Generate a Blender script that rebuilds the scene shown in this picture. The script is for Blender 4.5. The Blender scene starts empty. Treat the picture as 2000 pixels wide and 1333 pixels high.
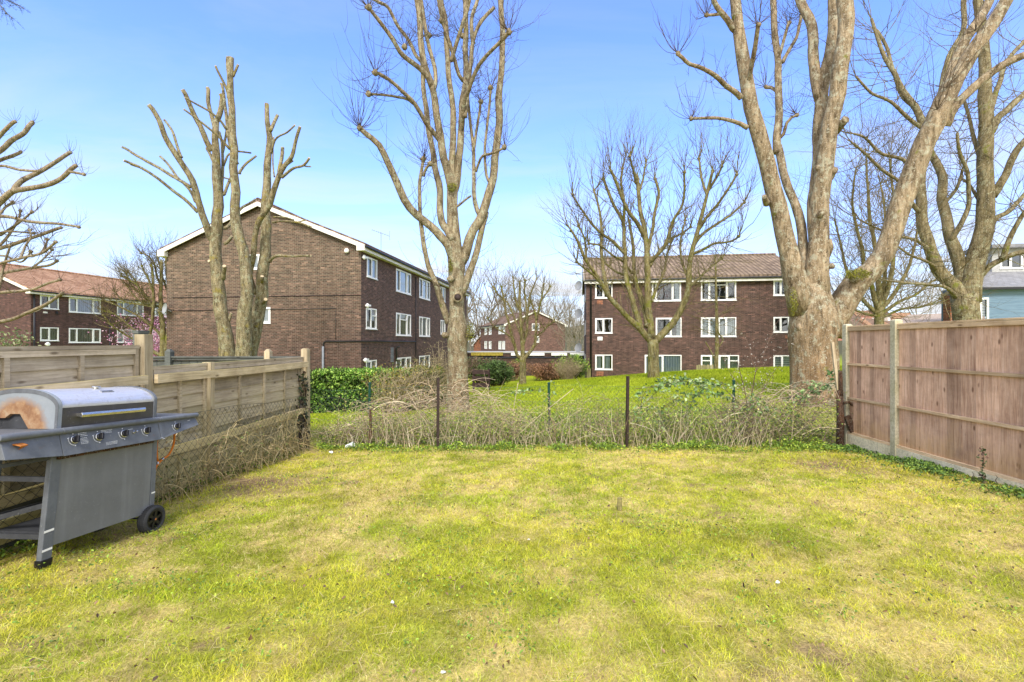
SKYS, SUNE, SUNA, SKYMUL, CLOUD, BACKC = .15, 4.5, 14, (1.42,1.70,2.7,1), (6.2,6.4,6.8,1), (15.0,14.5,13.2,1)
import bpy, math, random
import numpy as np
from mathutils import Vector, Matrix, noise
random.seed(7); RNG = np.random.default_rng(7)
sc = bpy.context.scene
col = sc.collection
F, PX, PY = 900.0, 1000.0, 669.0            # focal length in pixels of a 2000 px wide frame, principal point
R = math.radians
def W(px, py, Y):                           # a point of the photograph at a depth
    return Vector(((px-PX)/F*Y, Y, -(py-PY)/F*Y))

# ---------------------------------------------------------------- names and properties
def tag(o, label=None, cat=None, group=None, kind=None):
    if label: o['label'] = label
    if cat: o['category'] = cat
    if group: o['group'] = group
    if kind: o['kind'] = kind
    return o
def empty(name, loc, rz=0.0, label=None, cat=None, group=None):
    o = bpy.data.objects.new(name, None); col.objects.link(o)
    o.location = loc; o.rotation_euler = (0, 0, rz); o.empty_display_size = .2
    return tag(o, label, cat, group)

# ---------------------------------------------------------------- mesh builder
class MB:
    def __init__(s):
        s.V = []; s.Fc = []; s.C = []; s.n = 0
    def add(s, vs, fs, rnd=None):
        b = s.n
        if rnd is None: rnd = random.random()
        s.V.extend([tuple(v) for v in vs]); s.C.extend([rnd]*len(vs))
        s.Fc.extend([tuple(b+i for i in f) for f in fs]); s.n += len(vs)
    def box(s, x0, x1, y0, y1, z0, z1, rnd=None, M=None):
        vs = [Vector((x, y, z)) for z in (z0, z1) for y in (y0, y1) for x in (x0, x1)]
        if M is not None: vs = [M @ v for v in vs]
        s.add(vs, [(0,2,3,1),(4,5,7,6),(0,1,5,4),(2,6,7,3),(1,3,7,5),(0,4,6,2)], rnd)
    def bar(s, a, b, w, h, up=(0,0,1), rnd=None):         # rectangular bar from a to b
        a = Vector(a); b = Vector(b); d = (b-a).normalized(); u = Vector(up)
        sd = d.cross(u).normalized(); u = sd.cross(d).normalized()
        vs = [p + sd*i*w/2 + u*j*h/2 for p in (a, b) for j in (-1, 1) for i in (-1, 1)]
        s.add(vs, [(0,1,3,2),(4,6,7,5),(0,4,5,1),(2,3,7,6),(1,5,7,3),(0,2,6,4)], rnd)
    def quad(s, a, b, c, d, rnd=None): s.add([a,b,c,d], [(0,1,2,3)], rnd)
    def tube(s, pts, rad, n=8, rnd=None, caps=True, bump=0.0, bs=3.0):
        pts = [Vector(p) for p in pts]
        if not hasattr(rad, '__len__'): rad = [rad]*len(pts)
        m = len(pts); t0 = (pts[1]-pts[0]).normalized()
        ref = Vector((0,1,0)) if abs(t0.y) < .8 else Vector((1,0,0))
        x = t0.cross(ref).normalized(); vs = []
        for i, p in enumerate(pts):
            t = ((pts[i+1] if i < m-1 else p) - (pts[i-1] if i else p))
            if t.length < 1e-9: t = t0
            t = t.normalized(); x = (x - t*x.dot(t)).normalized(); y = t.cross(x)
            for k in range(n):
                a = 2*math.pi*k/n
                dv = x*math.cos(a) + y*math.sin(a); r = rad[i]
                if bump: r *= 1 + bump*noise.noise((p+dv*rad[i])*bs) + bump*.5*noise.noise((p+dv*rad[i])*bs*3.1)
                vs.append(p + dv*r)
        fs = [(i*n+k, i*n+(k+1) % n, (i+1)*n+(k+1) % n, (i+1)*n+k) for i in range(m-1) for k in range(n)]
        if caps and n > 3:
            fs += [tuple(range(n-1, -1, -1)), tuple(range((m-1)*n, m*n))]
        s.add(vs, fs, rnd)
    def lathe(s, c, axis, prof, n=20, rnd=None, caps=True):          # prof: (distance along axis, radius)
        c = Vector(c); ax = Vector(axis).normalized()
        s.tube_exact([c+ax*d for d, r in prof], [r for d, r in prof], ax, n, rnd, caps)
    def tube_exact(s, pts, rad, ax, n, rnd, caps=True):
        ref = Vector((0,0,1)) if abs(ax.z) < .8 else Vector((1,0,0))
        x = ax.cross(ref).normalized(); y = ax.cross(x); m = len(pts)
        vs = [p + (x*math.cos(2*math.pi*k/n)+y*math.sin(2*math.pi*k/n))*max(r,1e-4) for p, r in zip(pts, rad) for k in range(n)]
        fs = [(i*n+k, i*n+(k+1) % n, (i+1)*n+(k+1) % n, (i+1)*n+k) for i in range(m-1) for k in range(n)]
        if caps: fs += [tuple(range(n-1, -1, -1)), tuple(range((m-1)*n, m*n))]
        s.add(vs, fs, rnd)
    def build(s, name, mat, parent=None, smooth=False, bevel=0.0, uv=True):
        me = bpy.data.meshes.new(name)
        me.from_pydata(s.V, [], s.Fc)
        me.materials.append(mat)
        at = me.attributes.new('rnd', 'FLOAT', 'POINT'); at.data.foreach_set('value', np.array(s.C, dtype=np.float32))
        if smooth: me.shade_smooth()
        if uv: box_uv(me)
        o = bpy.data.objects.new(name, me); col.objects.link(o)
        if parent is not None: o.parent = parent
        if bevel:
            b = o.modifiers.new('bevel', 'BEVEL'); b.width = bevel; b.segments = 2; b.limit_method = 'ANGLE'
        return o
def box_uv(me):
    nl = len(me.loops)
    if not nl: return
    uvl = me.uv_layers.new(name='UVMap')
    co = np.empty(len(me.vertices)*3, np.float32); me.vertices.foreach_get('co', co); co = co.reshape(-1, 3)
    li = np.empty(nl, np.int32); me.loops.foreach_get('vertex_index', li)
    pn = np.empty(len(me.polygons)*3, np.float32); me.polygons.foreach_get('normal', pn); pn = np.abs(pn.reshape(-1, 3))
    tot = np.empty(len(me.polygons), np.int32); me.polygons.foreach_get('loop_total', tot)
    n = np.repeat(pn, tot, axis=0); c = co[li]
    top = n[:, 2] > .75; xs = n[:, 0] > n[:, 1]
    u = np.where(top, c[:, 0], np.where(xs, c[:, 1], c[:, 0])); v = np.where(top, c[:, 1], c[:, 2])
    uvl.data.foreach_set('uv', np.stack([u, v], 1).ravel().astype(np.float32))
def raw(name, verts, faces, mat, parent=None, colors=None, rnd=None, smooth=False):   # numpy arrays, triangles or quads
    me = bpy.data.meshes.new(name); k = faces.shape[1]
    me.vertices.add(len(verts)); me.vertices.foreach_set('co', verts.astype(np.float32).ravel())
    me.loops.add(faces.size); me.loops.foreach_set('vertex_index', faces.astype(np.int32).ravel())
    me.polygons.add(len(faces)); me.polygons.foreach_set('loop_start', np.arange(0, faces.size, k, dtype=np.int32))
    me.update(calc_edges=True); me.validate()
    me.materials.append(mat)
    if colors is not None:
        a = me.attributes.new('tint', 'FLOAT_COLOR', 'POINT')
        c4 = np.ones((len(verts), 4), np.float32); c4[:, :3] = colors; a.data.foreach_set('color', c4.ravel())
    if rnd is not None:
        a = me.attributes.new('rnd', 'FLOAT', 'POINT'); a.data.foreach_set('value', rnd.astype(np.float32))
    if smooth: me.shade_smooth()
    o = bpy.data.objects.new(name, me); col.objects.link(o)
    if parent is not None: o.parent = parent
    return o

# ---------------------------------------------------------------- materials
class NT:
    def __init__(s, name):
        s.m = bpy.data.materials.new(name); s.m.use_nodes = True; s.t = s.m.node_tree; s.t.nodes.clear()
        s.out = s.n('ShaderNodeOutputMaterial')
    def n(s, ty, **kw):
        nd = s.t.nodes.new(ty)
        for k, v in kw.items():
            if k.startswith('i_'): s.set(nd, k[2:].replace('_', ' '), v)
            else: setattr(nd, k, v)
        return nd
    def set(s, nd, key, v):
        sock = nd.inputs[int(key)] if key.isdigit() else nd.inputs[key]
        if isinstance(v, bpy.types.NodeSocket): s.t.links.new(v, sock)
        else: sock.default_value = v
    def coord(s, kind='Object', scale=None):
        c = s.n('ShaderNodeTexCoord').outputs[kind]
        if scale is not None:
            c = s.n('ShaderNodeMapping', i_Vector=c, i_Scale=scale).outputs[0]
        return c
    def noise(s, v, scale, detail=4, rough=.6, out='Fac', dist=0):
        return s.n('ShaderNodeTexNoise', i_Vector=v, i_Scale=scale, i_Detail=detail, i_Roughness=rough, i_Distortion=dist).outputs[out]
    def ramp(s, fac, stops, interp='LINEAR'):
        r = s.n('ShaderNodeValToRGB', i_Fac=fac); e = r.color_ramp; e.interpolation = interp
        while len(e.elements) < len(stops): e.elements.new(.5)
        for el, (p, c) in zip(e.elements, stops):
            el.position = p; el.color = (c[0], c[1], c[2], 1) if hasattr(c, '__len__') else (c, c, c, 1)
        return r.outputs[0]
    def mix(s, fac, a, b, mode='MIX'):
        m = s.n('ShaderNodeMix', data_type='RGBA', blend_type=mode)
        for sk, v in ((m.inputs[0], fac), (m.inputs[6], a), (m.inputs[7], b)):
            if isinstance(v, bpy.types.NodeSocket): s.t.links.new(v, sk)
            else: sk.default_value = v if not hasattr(v, '__len__') or len(v) == 4 else (*v, 1)
        return m.outputs[2]
    def math(s, op, a, b=0.0, c=None):
        m = s.n('ShaderNodeMath', operation=op); s.set(m, '0', a); s.set(m, '1', b)
        if c is not None: s.set(m, '2', c)
        return m.outputs[0]
    def attr(s, name, out='Fac'): return s.n('ShaderNodeAttribute', attribute_name=name).outputs[out]
    def bsdf(s, color, rough=.8, metal=0.0, bump=None, bs=.3, bd=.01, spec=.3, trans=None):
        b = s.n('ShaderNodeBsdfPrincipled')
        s.setc(b.inputs['Base Color'], color); s.setc(b.inputs['Roughness'], rough); s.setc(b.inputs['Metallic'], metal)
        b.inputs['Specular IOR Level'].default_value = spec
        if bump is not None:
            bn = s.n('ShaderNodeBump', i_Height=bump, i_Strength=bs, i_Distance=bd)
            s.t.links.new(bn.outputs[0], b.inputs['Normal'])
        r = b.outputs[0]
        if trans is not None:
            t = s.n('ShaderNodeBsdfTranslucent'); s.setc(t.inputs['Color'], color)
            mx = s.n('ShaderNodeMixShader'); mx.inputs[0].default_value = trans
            s.t.links.new(r, mx.inputs[1]); s.t.links.new(t.outputs[0], mx.inputs[2]); r = mx.outputs[0]
        s.t.links.new(r, s.out.inputs[0]); return s.m
    def setc(s, sk, v):
        if isinstance(v, bpy.types.NodeSocket): s.t.links.new(v, sk)
        elif hasattr(v, '__len__'): sk.default_value = (*v[:3], 1)
        else: sk.default_value = v

def simple(name, c, rough=.6, metal=0, var=.15, scale=6, spec=.3, bs=.1):
    t = NT(name); v = t.coord(); f = t.noise(v, scale, 5)
    lo = tuple(x*(1-var) for x in c); hi = tuple(min(1, x*(1+var)) for x in c)
    return t.bsdf(t.ramp(f, [(.3, lo), (.7, hi)]), rough, metal, bump=f, bs=bs, bd=.004, spec=spec)

def brick(name, c1, c2, mortar, stain=None, pale=None):
    t = NT(name); uv = t.coord('UV')
    b = t.n('ShaderNodeTexBrick', i_Vector=uv, i_Scale=1.0, i_Mortar_Size=.007, i_Mortar_Smooth=.2, i_Bias=-.1, i_Brick_Width=.225, i_Row_Height=.075)
    b.inputs['Color1'].default_value = (*c1, 1); b.inputs['Color2'].default_value = (*c2, 1); b.inputs['Mortar'].default_value = (*mortar, 1)
    # per-brick tone: white noise on the brick's cell
    sep = t.n('ShaderNodeSeparateXYZ', i_Vector=uv)
    row = t.math('FLOOR', t.math('DIVIDE', sep.outputs[1], .075)); off = t.math('MULTIPLY', t.math('MODULO', row, 2), .5)
    cx = t.math('FLOOR', t.math('ADD', t.math('DIVIDE', sep.outputs[0], .225), off))
    cv = t.n('ShaderNodeCombineXYZ', i_X=cx, i_Y=row)
    wn = t.n('ShaderNodeTexWhiteNoise', i_Vector=cv.outputs[0], noise_dimensions='2D')
    tone = t.ramp(wn.outputs[0], [(0, .52), (.3, .84), (.8, 1.12), (.93, 1.38), (1, 1.95)])
    cc = t.mix(b.outputs['Fac'], t.mix(1.0, b.outputs['Color'], tone, 'MULTIPLY'), (*mortar, 1))
    big = t.noise(t.coord('UV', (.35, .5, 1)), 1.0, 5, .65)
    if stain: cc = t.mix(t.ramp(big, [(.35, 0.0), (.62, .55)]), cc, t.mix(1.0, cc, stain, 'MULTIPLY'))
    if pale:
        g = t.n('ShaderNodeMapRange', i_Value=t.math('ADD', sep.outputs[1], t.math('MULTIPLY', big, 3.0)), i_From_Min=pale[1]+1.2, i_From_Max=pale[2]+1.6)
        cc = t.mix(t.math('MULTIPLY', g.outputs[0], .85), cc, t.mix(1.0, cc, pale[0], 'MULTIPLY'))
    st = t.noise(t.coord('UV', (6, .5, 1)), 1.0, 3, .6)
    cc = t.mix(.35, cc, t.mix(1.0, cc, t.ramp(st, [(.35, .6), (.65, 1.25)]), 'MULTIPLY'))
    h = t.math('ADD', t.math('SUBTRACT', 1.0, b.outputs['Fac']), t.math('MULTIPLY', wn.outputs[0], .5))
    return t.bsdf(cc, .85, bump=h, bs=.6, bd=.01, spec=.2)

def tiles(name, c1, c2, swap, moss=None):          # rows run along the ridge (local y unless swap)
    t = NT(name); uv = t.coord('UV'); sp = t.n('ShaderNodeSeparateXYZ', i_Vector=uv)
    a, b = (sp.outputs[0], sp.outputs[1]) if swap else (sp.outputs[1], sp.outputs[0])
    row = t.math('FLOOR', t.math('DIVIDE', b, .30)); fr = t.math('FRACT', t.math('DIVIDE', b, .30))
    cx = t.math('DIVIDE', a, .28); cell = t.math('FLOOR', cx); fx = t.math('FRACT', cx)
    wn = t.n('ShaderNodeTexWhiteNoise', i_Vector=t.n('ShaderNodeCombineXYZ', i_X=cell, i_Y=row).outputs[0], noise_dimensions='2D')
    roll = t.math('SINE', t.math('MULTIPLY', fx, 6.283)); 
    base = t.ramp(wn.outputs[0], [(0, c1), (1, c2)])
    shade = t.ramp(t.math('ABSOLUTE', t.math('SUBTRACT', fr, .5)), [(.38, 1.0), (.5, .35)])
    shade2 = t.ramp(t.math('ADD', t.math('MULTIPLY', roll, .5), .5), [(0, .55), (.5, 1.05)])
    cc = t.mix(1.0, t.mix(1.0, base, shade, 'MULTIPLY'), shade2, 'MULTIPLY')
    big = t.noise(uv, .5, 5)
    cc = t.mix(t.ramp(big, [(.4, 0.0), (.7, .6)]), cc, t.mix(1.0, cc, moss or (.7, .68, .62), 'MULTIPLY'))
    h = t.math('ADD', roll, t.math('MULTIPLY', fr, 1.2))
    return t.bsdf(cc, .85, bump=h, bs=.8, bd=.03, spec=.2)

def wood(name, dark, mid, lite, along='u', algae=None, gz=None, rows=None, knots=True):
    t = NT(name); rnd = t.attr('rnd')
    sc_ = (2.2, 45, 1) if along == 'u' else (45, 2.2, 1)
    uv = t.coord('UV'); off = t.n('ShaderNodeVectorMath', operation='ADD')
    t.t.links.new(uv, off.inputs[0])
    t.t.links.new(t.n('ShaderNodeCombineXYZ', i_X=t.math('MULTIPLY', rnd, 37.0), i_Y=t.math('MULTIPLY', rnd, 91.0)).outputs[0], off.inputs[1])
    g = t.noise(t.n('ShaderNodeMapping', i_Vector=off.outputs[0], i_Scale=sc_).outputs[0], 1.0, 6, .65, dist=.6)
    cc = t.ramp(g, [(.28, dark), (.5, mid), (.75, lite)])
    cc = t.mix(1.0, cc, t.ramp(rnd, [(0, .66), (.5, 1.0), (1, 1.25)]), 'MULTIPLY')
    if knots:
        vo = t.n('ShaderNodeTexVoronoi', i_Vector=t.n('ShaderNodeMapping', i_Vector=off.outputs[0], i_Scale=(3.5, 9, 1) if along == 'u' else (9, 3.5, 1)).outputs[0], i_Scale=1.0)
        k = t.ramp(vo.outputs['Distance'], [(.07, 1.0), (.16, 0.0)])
        cc = t.mix(t.math('MULTIPLY', k, .8), cc, (dark[0]*.45, dark[1]*.4, dark[2]*.35, 1))
    blot = t.noise(t.coord('UV'), 2.3, 5, .7)
    cc = t.mix(t.ramp(blot, [(.42, 0.0), (.68, .7)]), cc, t.mix(1.0, cc, (.55, .52, .5, 1), 'MULTIPLY'))
    if algae:
        sp = t.n('ShaderNodeSeparateXYZ', i_Vector=t.coord('UV'))
        zz = t.math('ADD', sp.outputs[1], t.math('MULTIPLY', t.math('SUBTRACT', blot, .5), 1.4))
        f = t.n('ShaderNodeMapRange', i_Value=zz, i_From_Min=algae[1], i_From_Max=algae[2], i_To_Min=.85, i_To_Max=0.0).outputs[0]
        cc = t.mix(f, cc, t.mix(.75, cc, algae[0], 'MIX'))
    return t.bsdf(cc, .85, bump=g, bs=.4, bd=.004, spec=.15)

def bark(name, dark, mid, lite, lichen, moss=.0, scale=1.0, spec=.15, mossc=(.16, .17, .02), low=None):
    t = NT(name); v = t.coord()
    f = t.noise(t.coord('Object', (9*scale, 9*scale, 2.2*scale)), 1.0, 6, .7)
    cc = t.ramp(f, [(.36, dark), (.5, mid), (.66, lite)])
    cc = t.mix(1.0, cc, t.ramp(t.noise(v, 1.6, 4, .6), [(.3, .72), (.7, 1.2)]), 'MULTIPLY')
    if low:
        sp = t.n('ShaderNodeSeparateXYZ', i_Vector=v)
        lf = t.n('ShaderNodeMapRange', i_Value=t.math('ADD', sp.outputs[2], t.math('MULTIPLY', t.noise(v, 1.5), 1.2)), i_From_Min=low[1], i_From_Max=low[2], i_To_Min=.8, i_To_Max=0.0).outputs[0]
        cc = t.mix(lf, cc, t.mix(1.0, t.ramp(f, [(.3, .5), (.7, 1.4)]), low[0], 'MULTIPLY'))
    l = t.noise(v, 5.5*scale, 6, .75)
    cc = t.mix(t.ramp(l, [(.53, 0.0), (.6, .75)]), cc, (*lichen, 1))
    sp2 = t.noise(v, 38*scale, 3, .6)
    cc = t.mix(t.ramp(sp2, [(.60, 0.0), (.66, .7)]), cc, (.60, .55, .45, 1))
    cc = t.mix(t.ramp(t.noise(v, 17*scale, 3, .6), [(.3, .75), (.4, 0.0)]), cc, (dark[0]*.35, dark[1]*.35, dark[2]*.35, 1))
    if moss:
        m = t.noise(v, 2.1*scale, 5, .7)
        cc = t.mix(t.ramp(m, [(.66-moss, 0.0), (.74-moss, .8)]), cc, (*mossc, 1))
    fis = t.noise(t.coord('Object', (26*scale, 26*scale, 3.0*scale)), 1.0, 5, .75, dist=.8)
    cc = t.mix(1.0, cc, t.ramp(fis, [(.34, .45), (.46, 1.0), (.7, 1.12)]), 'MULTIPLY')
    h = t.math('ADD', t.math('ADD', f, t.math('MULTIPLY', l, .5)), fis)
    return t.bsdf(cc, .9, bump=h, bs=.9, bd=.035, spec=spec)

def tinted(name, trans=.3, rough=.7, spec=.15, k=1.0):
    t = NT(name); return t.bsdf(t.attr('tint', 'Color'), rough, trans=trans, spec=spec)

M = {}
M['lb_brick'] = brick('lb_brick', (.128,.066,.052), (.083,.046,.041), (.22,.185,.15), stain=(.80,.76,.76), pale=None)
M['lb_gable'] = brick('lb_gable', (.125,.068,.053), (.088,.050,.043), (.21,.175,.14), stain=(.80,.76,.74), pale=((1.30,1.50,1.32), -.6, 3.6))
M['rb_brick'] = brick('rb_brick', (.118,.062,.048), (.080,.044,.037), (.165,.14,.115), stain=(.8,.76,.76))
M['fl_brick'] = brick('fl_brick', (.105,.048,.040), (.072,.034,.034), (.15,.12,.10), stain=(.78,.75,.78))
M['db_brick'] = brick('db_brick', (.16,.082,.066), (.12,.062,.052), (.20,.16,.13), stain=(.85,.8,.8))
M['wall_brick'] = brick('garage_brick', (.085,.045,.038), (.06,.035,.03), (.12,.10,.08), stain=(.75,.75,.7))
M['orange_brick'] = brick('orange_brick', (.32,.11,.05), (.24,.08,.04), (.3,.25,.2))
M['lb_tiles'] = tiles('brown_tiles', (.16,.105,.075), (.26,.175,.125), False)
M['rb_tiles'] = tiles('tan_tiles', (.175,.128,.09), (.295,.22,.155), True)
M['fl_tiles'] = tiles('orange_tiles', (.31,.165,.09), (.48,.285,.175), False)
M['upvc'] = simple('upvc', (.84,.83,.80), .35, var=.04, spec=.5, bs=.02)
M['fascia'] = simple('fascia', (.70,.67,.60), .6, var=.12, scale=2)
M['gutter'] = simple('gutter', (.02,.02,.022), .4, var=.2)
M['greymetal'] = simple('grey_conduit', (.25,.27,.29), .5, var=.15)
M['dish'] = simple('dish', (.28,.29,.30), .5, var=.08)
M['concrete'] = None
M['curtain_net'] = None
def curtain(name, a, b, sx=9.0, pattern=0.0, horiz=False):
    t = NT(name); sp = t.n('ShaderNodeSeparateXYZ', i_Vector=t.coord('UV'))
    w = t.math('SINE', t.math('MULTIPLY', sp.outputs[1 if horiz else 0], sx*6.283))
    f = t.math('ADD', t.math('MULTIPLY', w, .35), t.noise(t.coord('UV', (6, .6, 1)), 1.0, 3))
    cc = t.ramp(f, [(.2, a), (.85, b)])
    if pattern: cc = t.mix(t.ramp(t.noise(t.coord('UV'), 22, 2), [(.45, 0.0), (.55, pattern)]), cc, (a[0]*.5, a[1]*.5, a[2]*.6, 1))
    return t.bsdf(cc, .9, spec=.1)
M['net'] = curtain('net_curtain', (.42,.44,.45), (.75,.76,.75))
M['cream'] = curtain('cream_curtain', (.36,.34,.22), (.60,.58,.40), 7)
M['floral'] = curtain('floral_curtain', (.34,.32,.20), (.62,.60,.42), 5, .6)
M['slat'] = curtain('slatted_blind', (.22,.24,.26), (.68,.69,.68), 7, 0, True)
M['bluenet'] = curtain('blue_net_curtain', (.34,.40,.52), (.66,.70,.80), 6, .3)
M['vblind'] = curtain('vertical_blind', (.10,.13,.12), (.42,.47,.44), 11)
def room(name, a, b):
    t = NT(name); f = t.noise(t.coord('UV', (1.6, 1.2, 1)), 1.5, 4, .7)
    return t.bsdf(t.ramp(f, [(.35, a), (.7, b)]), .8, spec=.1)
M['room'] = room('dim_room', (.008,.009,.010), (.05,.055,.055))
M['warmroom'] = room('warm_room', (.012,.010,.008), (.14,.085,.04))
M['redroom'] = room('red_room', (.015,.012,.014), (.16,.03,.03))
def glass(name, refl=.35, tint=(.75,.82,.85)):
    t = NT(name); tr = t.n('ShaderNodeBsdfTransparent'); tr.inputs[0].default_value = (*tint, 1)
    g = t.n('ShaderNodeBsdfGlossy', i_Roughness=.03); g.inputs[0].default_value = (.9, .93, .95, 1)
    lw = t.n('ShaderNodeLayerWeight', i_Blend=refl)
    bn = t.n('ShaderNodeBump', i_Height=t.noise(t.coord(), 1.3, 1), i_Strength=.15, i_Distance=.02); t.t.links.new(bn.outputs[0], g.inputs['Normal'])
    mx = t.n('ShaderNodeMixShader'); t.t.links.new(t.math('ADD', t.math('MULTIPLY', lw.outputs['Fresnel'], .9), .12), mx.inputs[0])
    t.t.links.new(tr.outputs[0], mx.inputs[1]); t.t.links.new(g.outputs[0], mx.inputs[2]); t.t.links.new(mx.outputs[0], t.out.inputs[0])
    return t.m
M['glass'] = glass('window_glass')
GA = (.16,.19,.035,1)
M['fence_l'] = wood('weathered_fence', (.30,.25,.17), (.46,.385,.275), (.60,.515,.38), 'u', algae=((.25,.24,.04,1), -1.75, -.55))
M['post_l'] = wood('fence_post_wood', (.26,.21,.13), (.43,.355,.23), (.58,.49,.35), 'v', algae=((.17,.17,.05,1), -1.8, -.5))
M['rail_l'] = wood('rail_wood', (.34,.27,.16), (.54,.44,.27), (.66,.56,.38), 'u', algae=((.34,.30,.08,1), -1.6, -.6))
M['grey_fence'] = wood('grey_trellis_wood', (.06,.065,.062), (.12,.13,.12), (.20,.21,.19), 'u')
M['fence_r'] = wood('featheredge_boards', (.33,.19,.125), (.55,.355,.245), (.72,.515,.385), 'v', algae=((.46,.28,.09,1), -1.85, -1.2))
M['rail_r'] = wood('fence_rail_wood', (.42,.28,.16), (.62,.45,.27), (.74,.58,.40), 'u')
def concrete(name, c, green=.3):
    t = NT(name); v = t.coord(); f = t.noise(v, 30, 5, .7); b = t.noise(v, 3, 5)
    cc = t.ramp(f, [(.3, tuple(x*.65 for x in c)), (.5, c), (.75, tuple(x*1.3 for x in c))])
    cc = t.mix(t.ramp(b, [(.4, 0.0), (.7, green)]), cc, (.24,.22,.08,1))
    return t.bsdf(cc, .9, bump=f, bs=.5, bd=.006, spec=.15)
M['concrete'] = concrete('concrete_post', (.50,.46,.33), .4)
M['board_conc'] = concrete('gravel_board', (.74,.66,.47), .35)
M['cap_conc'] = concrete('concrete_cap', (.38,.37,.34), .2)
M['rust'] = bark('rusty_iron', (.05,.025,.015), (.09,.045,.025), (.15,.07,.035), (.12,.10,.07), scale=3)
M['darkpost'] = simple('dark_iron', (.035,.022,.018), .7, var=.5, scale=25)
M['greenpost'] = simple('green_plastic_post', (.012,.055,.035), .4, var=.25, scale=12)
M['wire'] = simple('wire', (.055,.06,.05), .6, var=.4, scale=20)
M['greenwire'] = simple('green_wire', (.03,.085,.045), .5, var=.3, scale=20)
M['bark_prune'] = bark('bark_pruned', (.075,.058,.028), (.21,.17,.09), (.33,.27,.155), (.32,.33,.21), moss=.08, scale=1.3, mossc=(.25,.20,.035))
M['bark_center'] = bark('bark_center', (.09,.066,.034), (.225,.178,.103), (.37,.30,.185), (.36,.36,.24), moss=.02, scale=1.2, low=((.21,.145,.08,1), 1.2, 3.4))
M['bark_big'] = bark('bark_big', (.11,.078,.042), (.26,.195,.115), (.42,.33,.21), (.40,.39,.28), moss=.03, scale=1.1, low=((.25,.155,.08,1), 1.4, 3.2))
M['bark_green'] = bark('bark_greenish', (.07,.055,.022), (.18,.145,.055), (.28,.235,.105), (.24,.24,.13), moss=.12, scale=1.2)
M['bark_left'] = bark('bark_left', (.12,.09,.055), (.26,.20,.12), (.38,.31,.21), (.33,.31,.22), moss=.02, scale=1.4)
M['bark_right'] = bark('bark_right', (.08,.062,.03), (.19,.15,.075), (.30,.245,.14), (.30,.29,.18), moss=.07, scale=1.0, low=((.20,.115,.045,1), .9, 2.2))
M['bark_far'] = bark('bark_far', (.12,.10,.07), (.20,.17,.12), (.28,.24,.18), (.24,.23,.17), scale=1.0)
M['twig'] = simple('twig', (.07,.048,.026), .8, var=.35, scale=3)
M['twig_green'] = simple('twig_green', (.115,.085,.032), .8, var=.35, scale=3)
M['twig_far'] = simple('twig_far', (.13,.105,.08), .9, var=.25, scale=.5)
M['cutwood'] = simple('cut_wood', (.50,.40,.26), .8, var=.2, scale=30)
M['leaf'] = tinted('leaf', .25, .5, .35)
M['grass'] = tinted('grass_blade', .35, .75, .1)
M['straw'] = tinted('straw', .1, .85, .1)
M['flower'] = tinted('blossom', .3, .7, .1)
# ---------------------------------------------------------------- value noise and terrain
TBL = np.random.default_rng(11).random((256, 256))
def vn(x, y, s, seed=0):
    x = np.asarray(x, float)*s + seed*17.3; y = np.asarray(y, float)*s + seed*5.7
    xi = np.floor(x).astype(int); yi = np.floor(y).astype(int); fx = x-xi; fy = y-yi
    fx = fx*fx*(3-2*fx); fy = fy*fy*(3-2*fy); T = TBL
    a = T[xi & 255, yi & 255]; b = T[(xi+1) & 255, yi & 255]; c = T[xi & 255, (yi+1) & 255]; d = T[(xi+1) & 255, (yi+1) & 255]
    return (a*(1-fx)+b*fx)*(1-fy) + (c*(1-fx)+d*fx)*fy
def fbm(x, y, s, seed=0, o=4):
    r = 0; a = .5; t = 0
    for i in range(o): r = r + a*vn(x, y, s*2**i, seed+i); t += a; a *= .55
    return r/t
def sstep(a, b, x):
    t = np.clip((x-a)/(b-a), 0, 1); return t*t*(3-2*t)
CP = [(-14,8.3,-1.9),(-9,8.3,-1.87),(-3.6,8.3,-1.86),(0,8.3,-1.86),(3,8.3,-1.86),(6.2,8.3,-1.85),(12,8.3,-1.8),
      (-6.05,17,-2.57),(-3,17,-2.5),(-7.4,22.7,-3.05),(-13,23,-3.0),(-20,24,-3.0),(-4,26,-2.9),(-3,36,-3.0),
      (.6,26,-2.4),(0,20,-2.2),(0,33,-2.75),(0,41,-3.0),(5.2,32,-2.65),(2.2,20,-1.95),
      (4.4,20,-1.66),(6.2,20,-1.45),(12.1,20,-1.15),(18,20,-1.1),(12,31.5,-2.2),(18,30,-1.9),(8,32,-2.45),
      (-1.5,13,-1.95),(-5,13,-2.2),(3,13,-1.8),(7.2,12,-1.5),(12,12,-1.3),(24,22,-1.3),(28,10,-1.5),(-30,20,-3.2),(-35,35,-3.8),(-28,10,-2.2),
      (30,36,-2.2),(20,50,-3),(0,60,-3.5),(-20,50,-3.8),(-45,60,-4),(40,60,-2.5),(-60,20,-3.5),(60,20,-2)]
CPa = np.array(CP)
def tps_fit(P):
    n = len(P); d = np.linalg.norm(P[:, None, :2]-P[None, :, :2], axis=2)
    K = np.where(d > 0, d**2*np.log(d+1e-9), 0) + np.eye(n)*2.0
    Q = np.hstack([np.ones((n, 1)), P[:, :2]]); A = np.zeros((n+3, n+3)); A[:n, :n] = K; A[:n, n:] = Q; A[n:, :n] = Q.T
    return np.linalg.solve(A, np.concatenate([P[:, 2], np.zeros(3)]))
TW = tps_fit(CPa)
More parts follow.
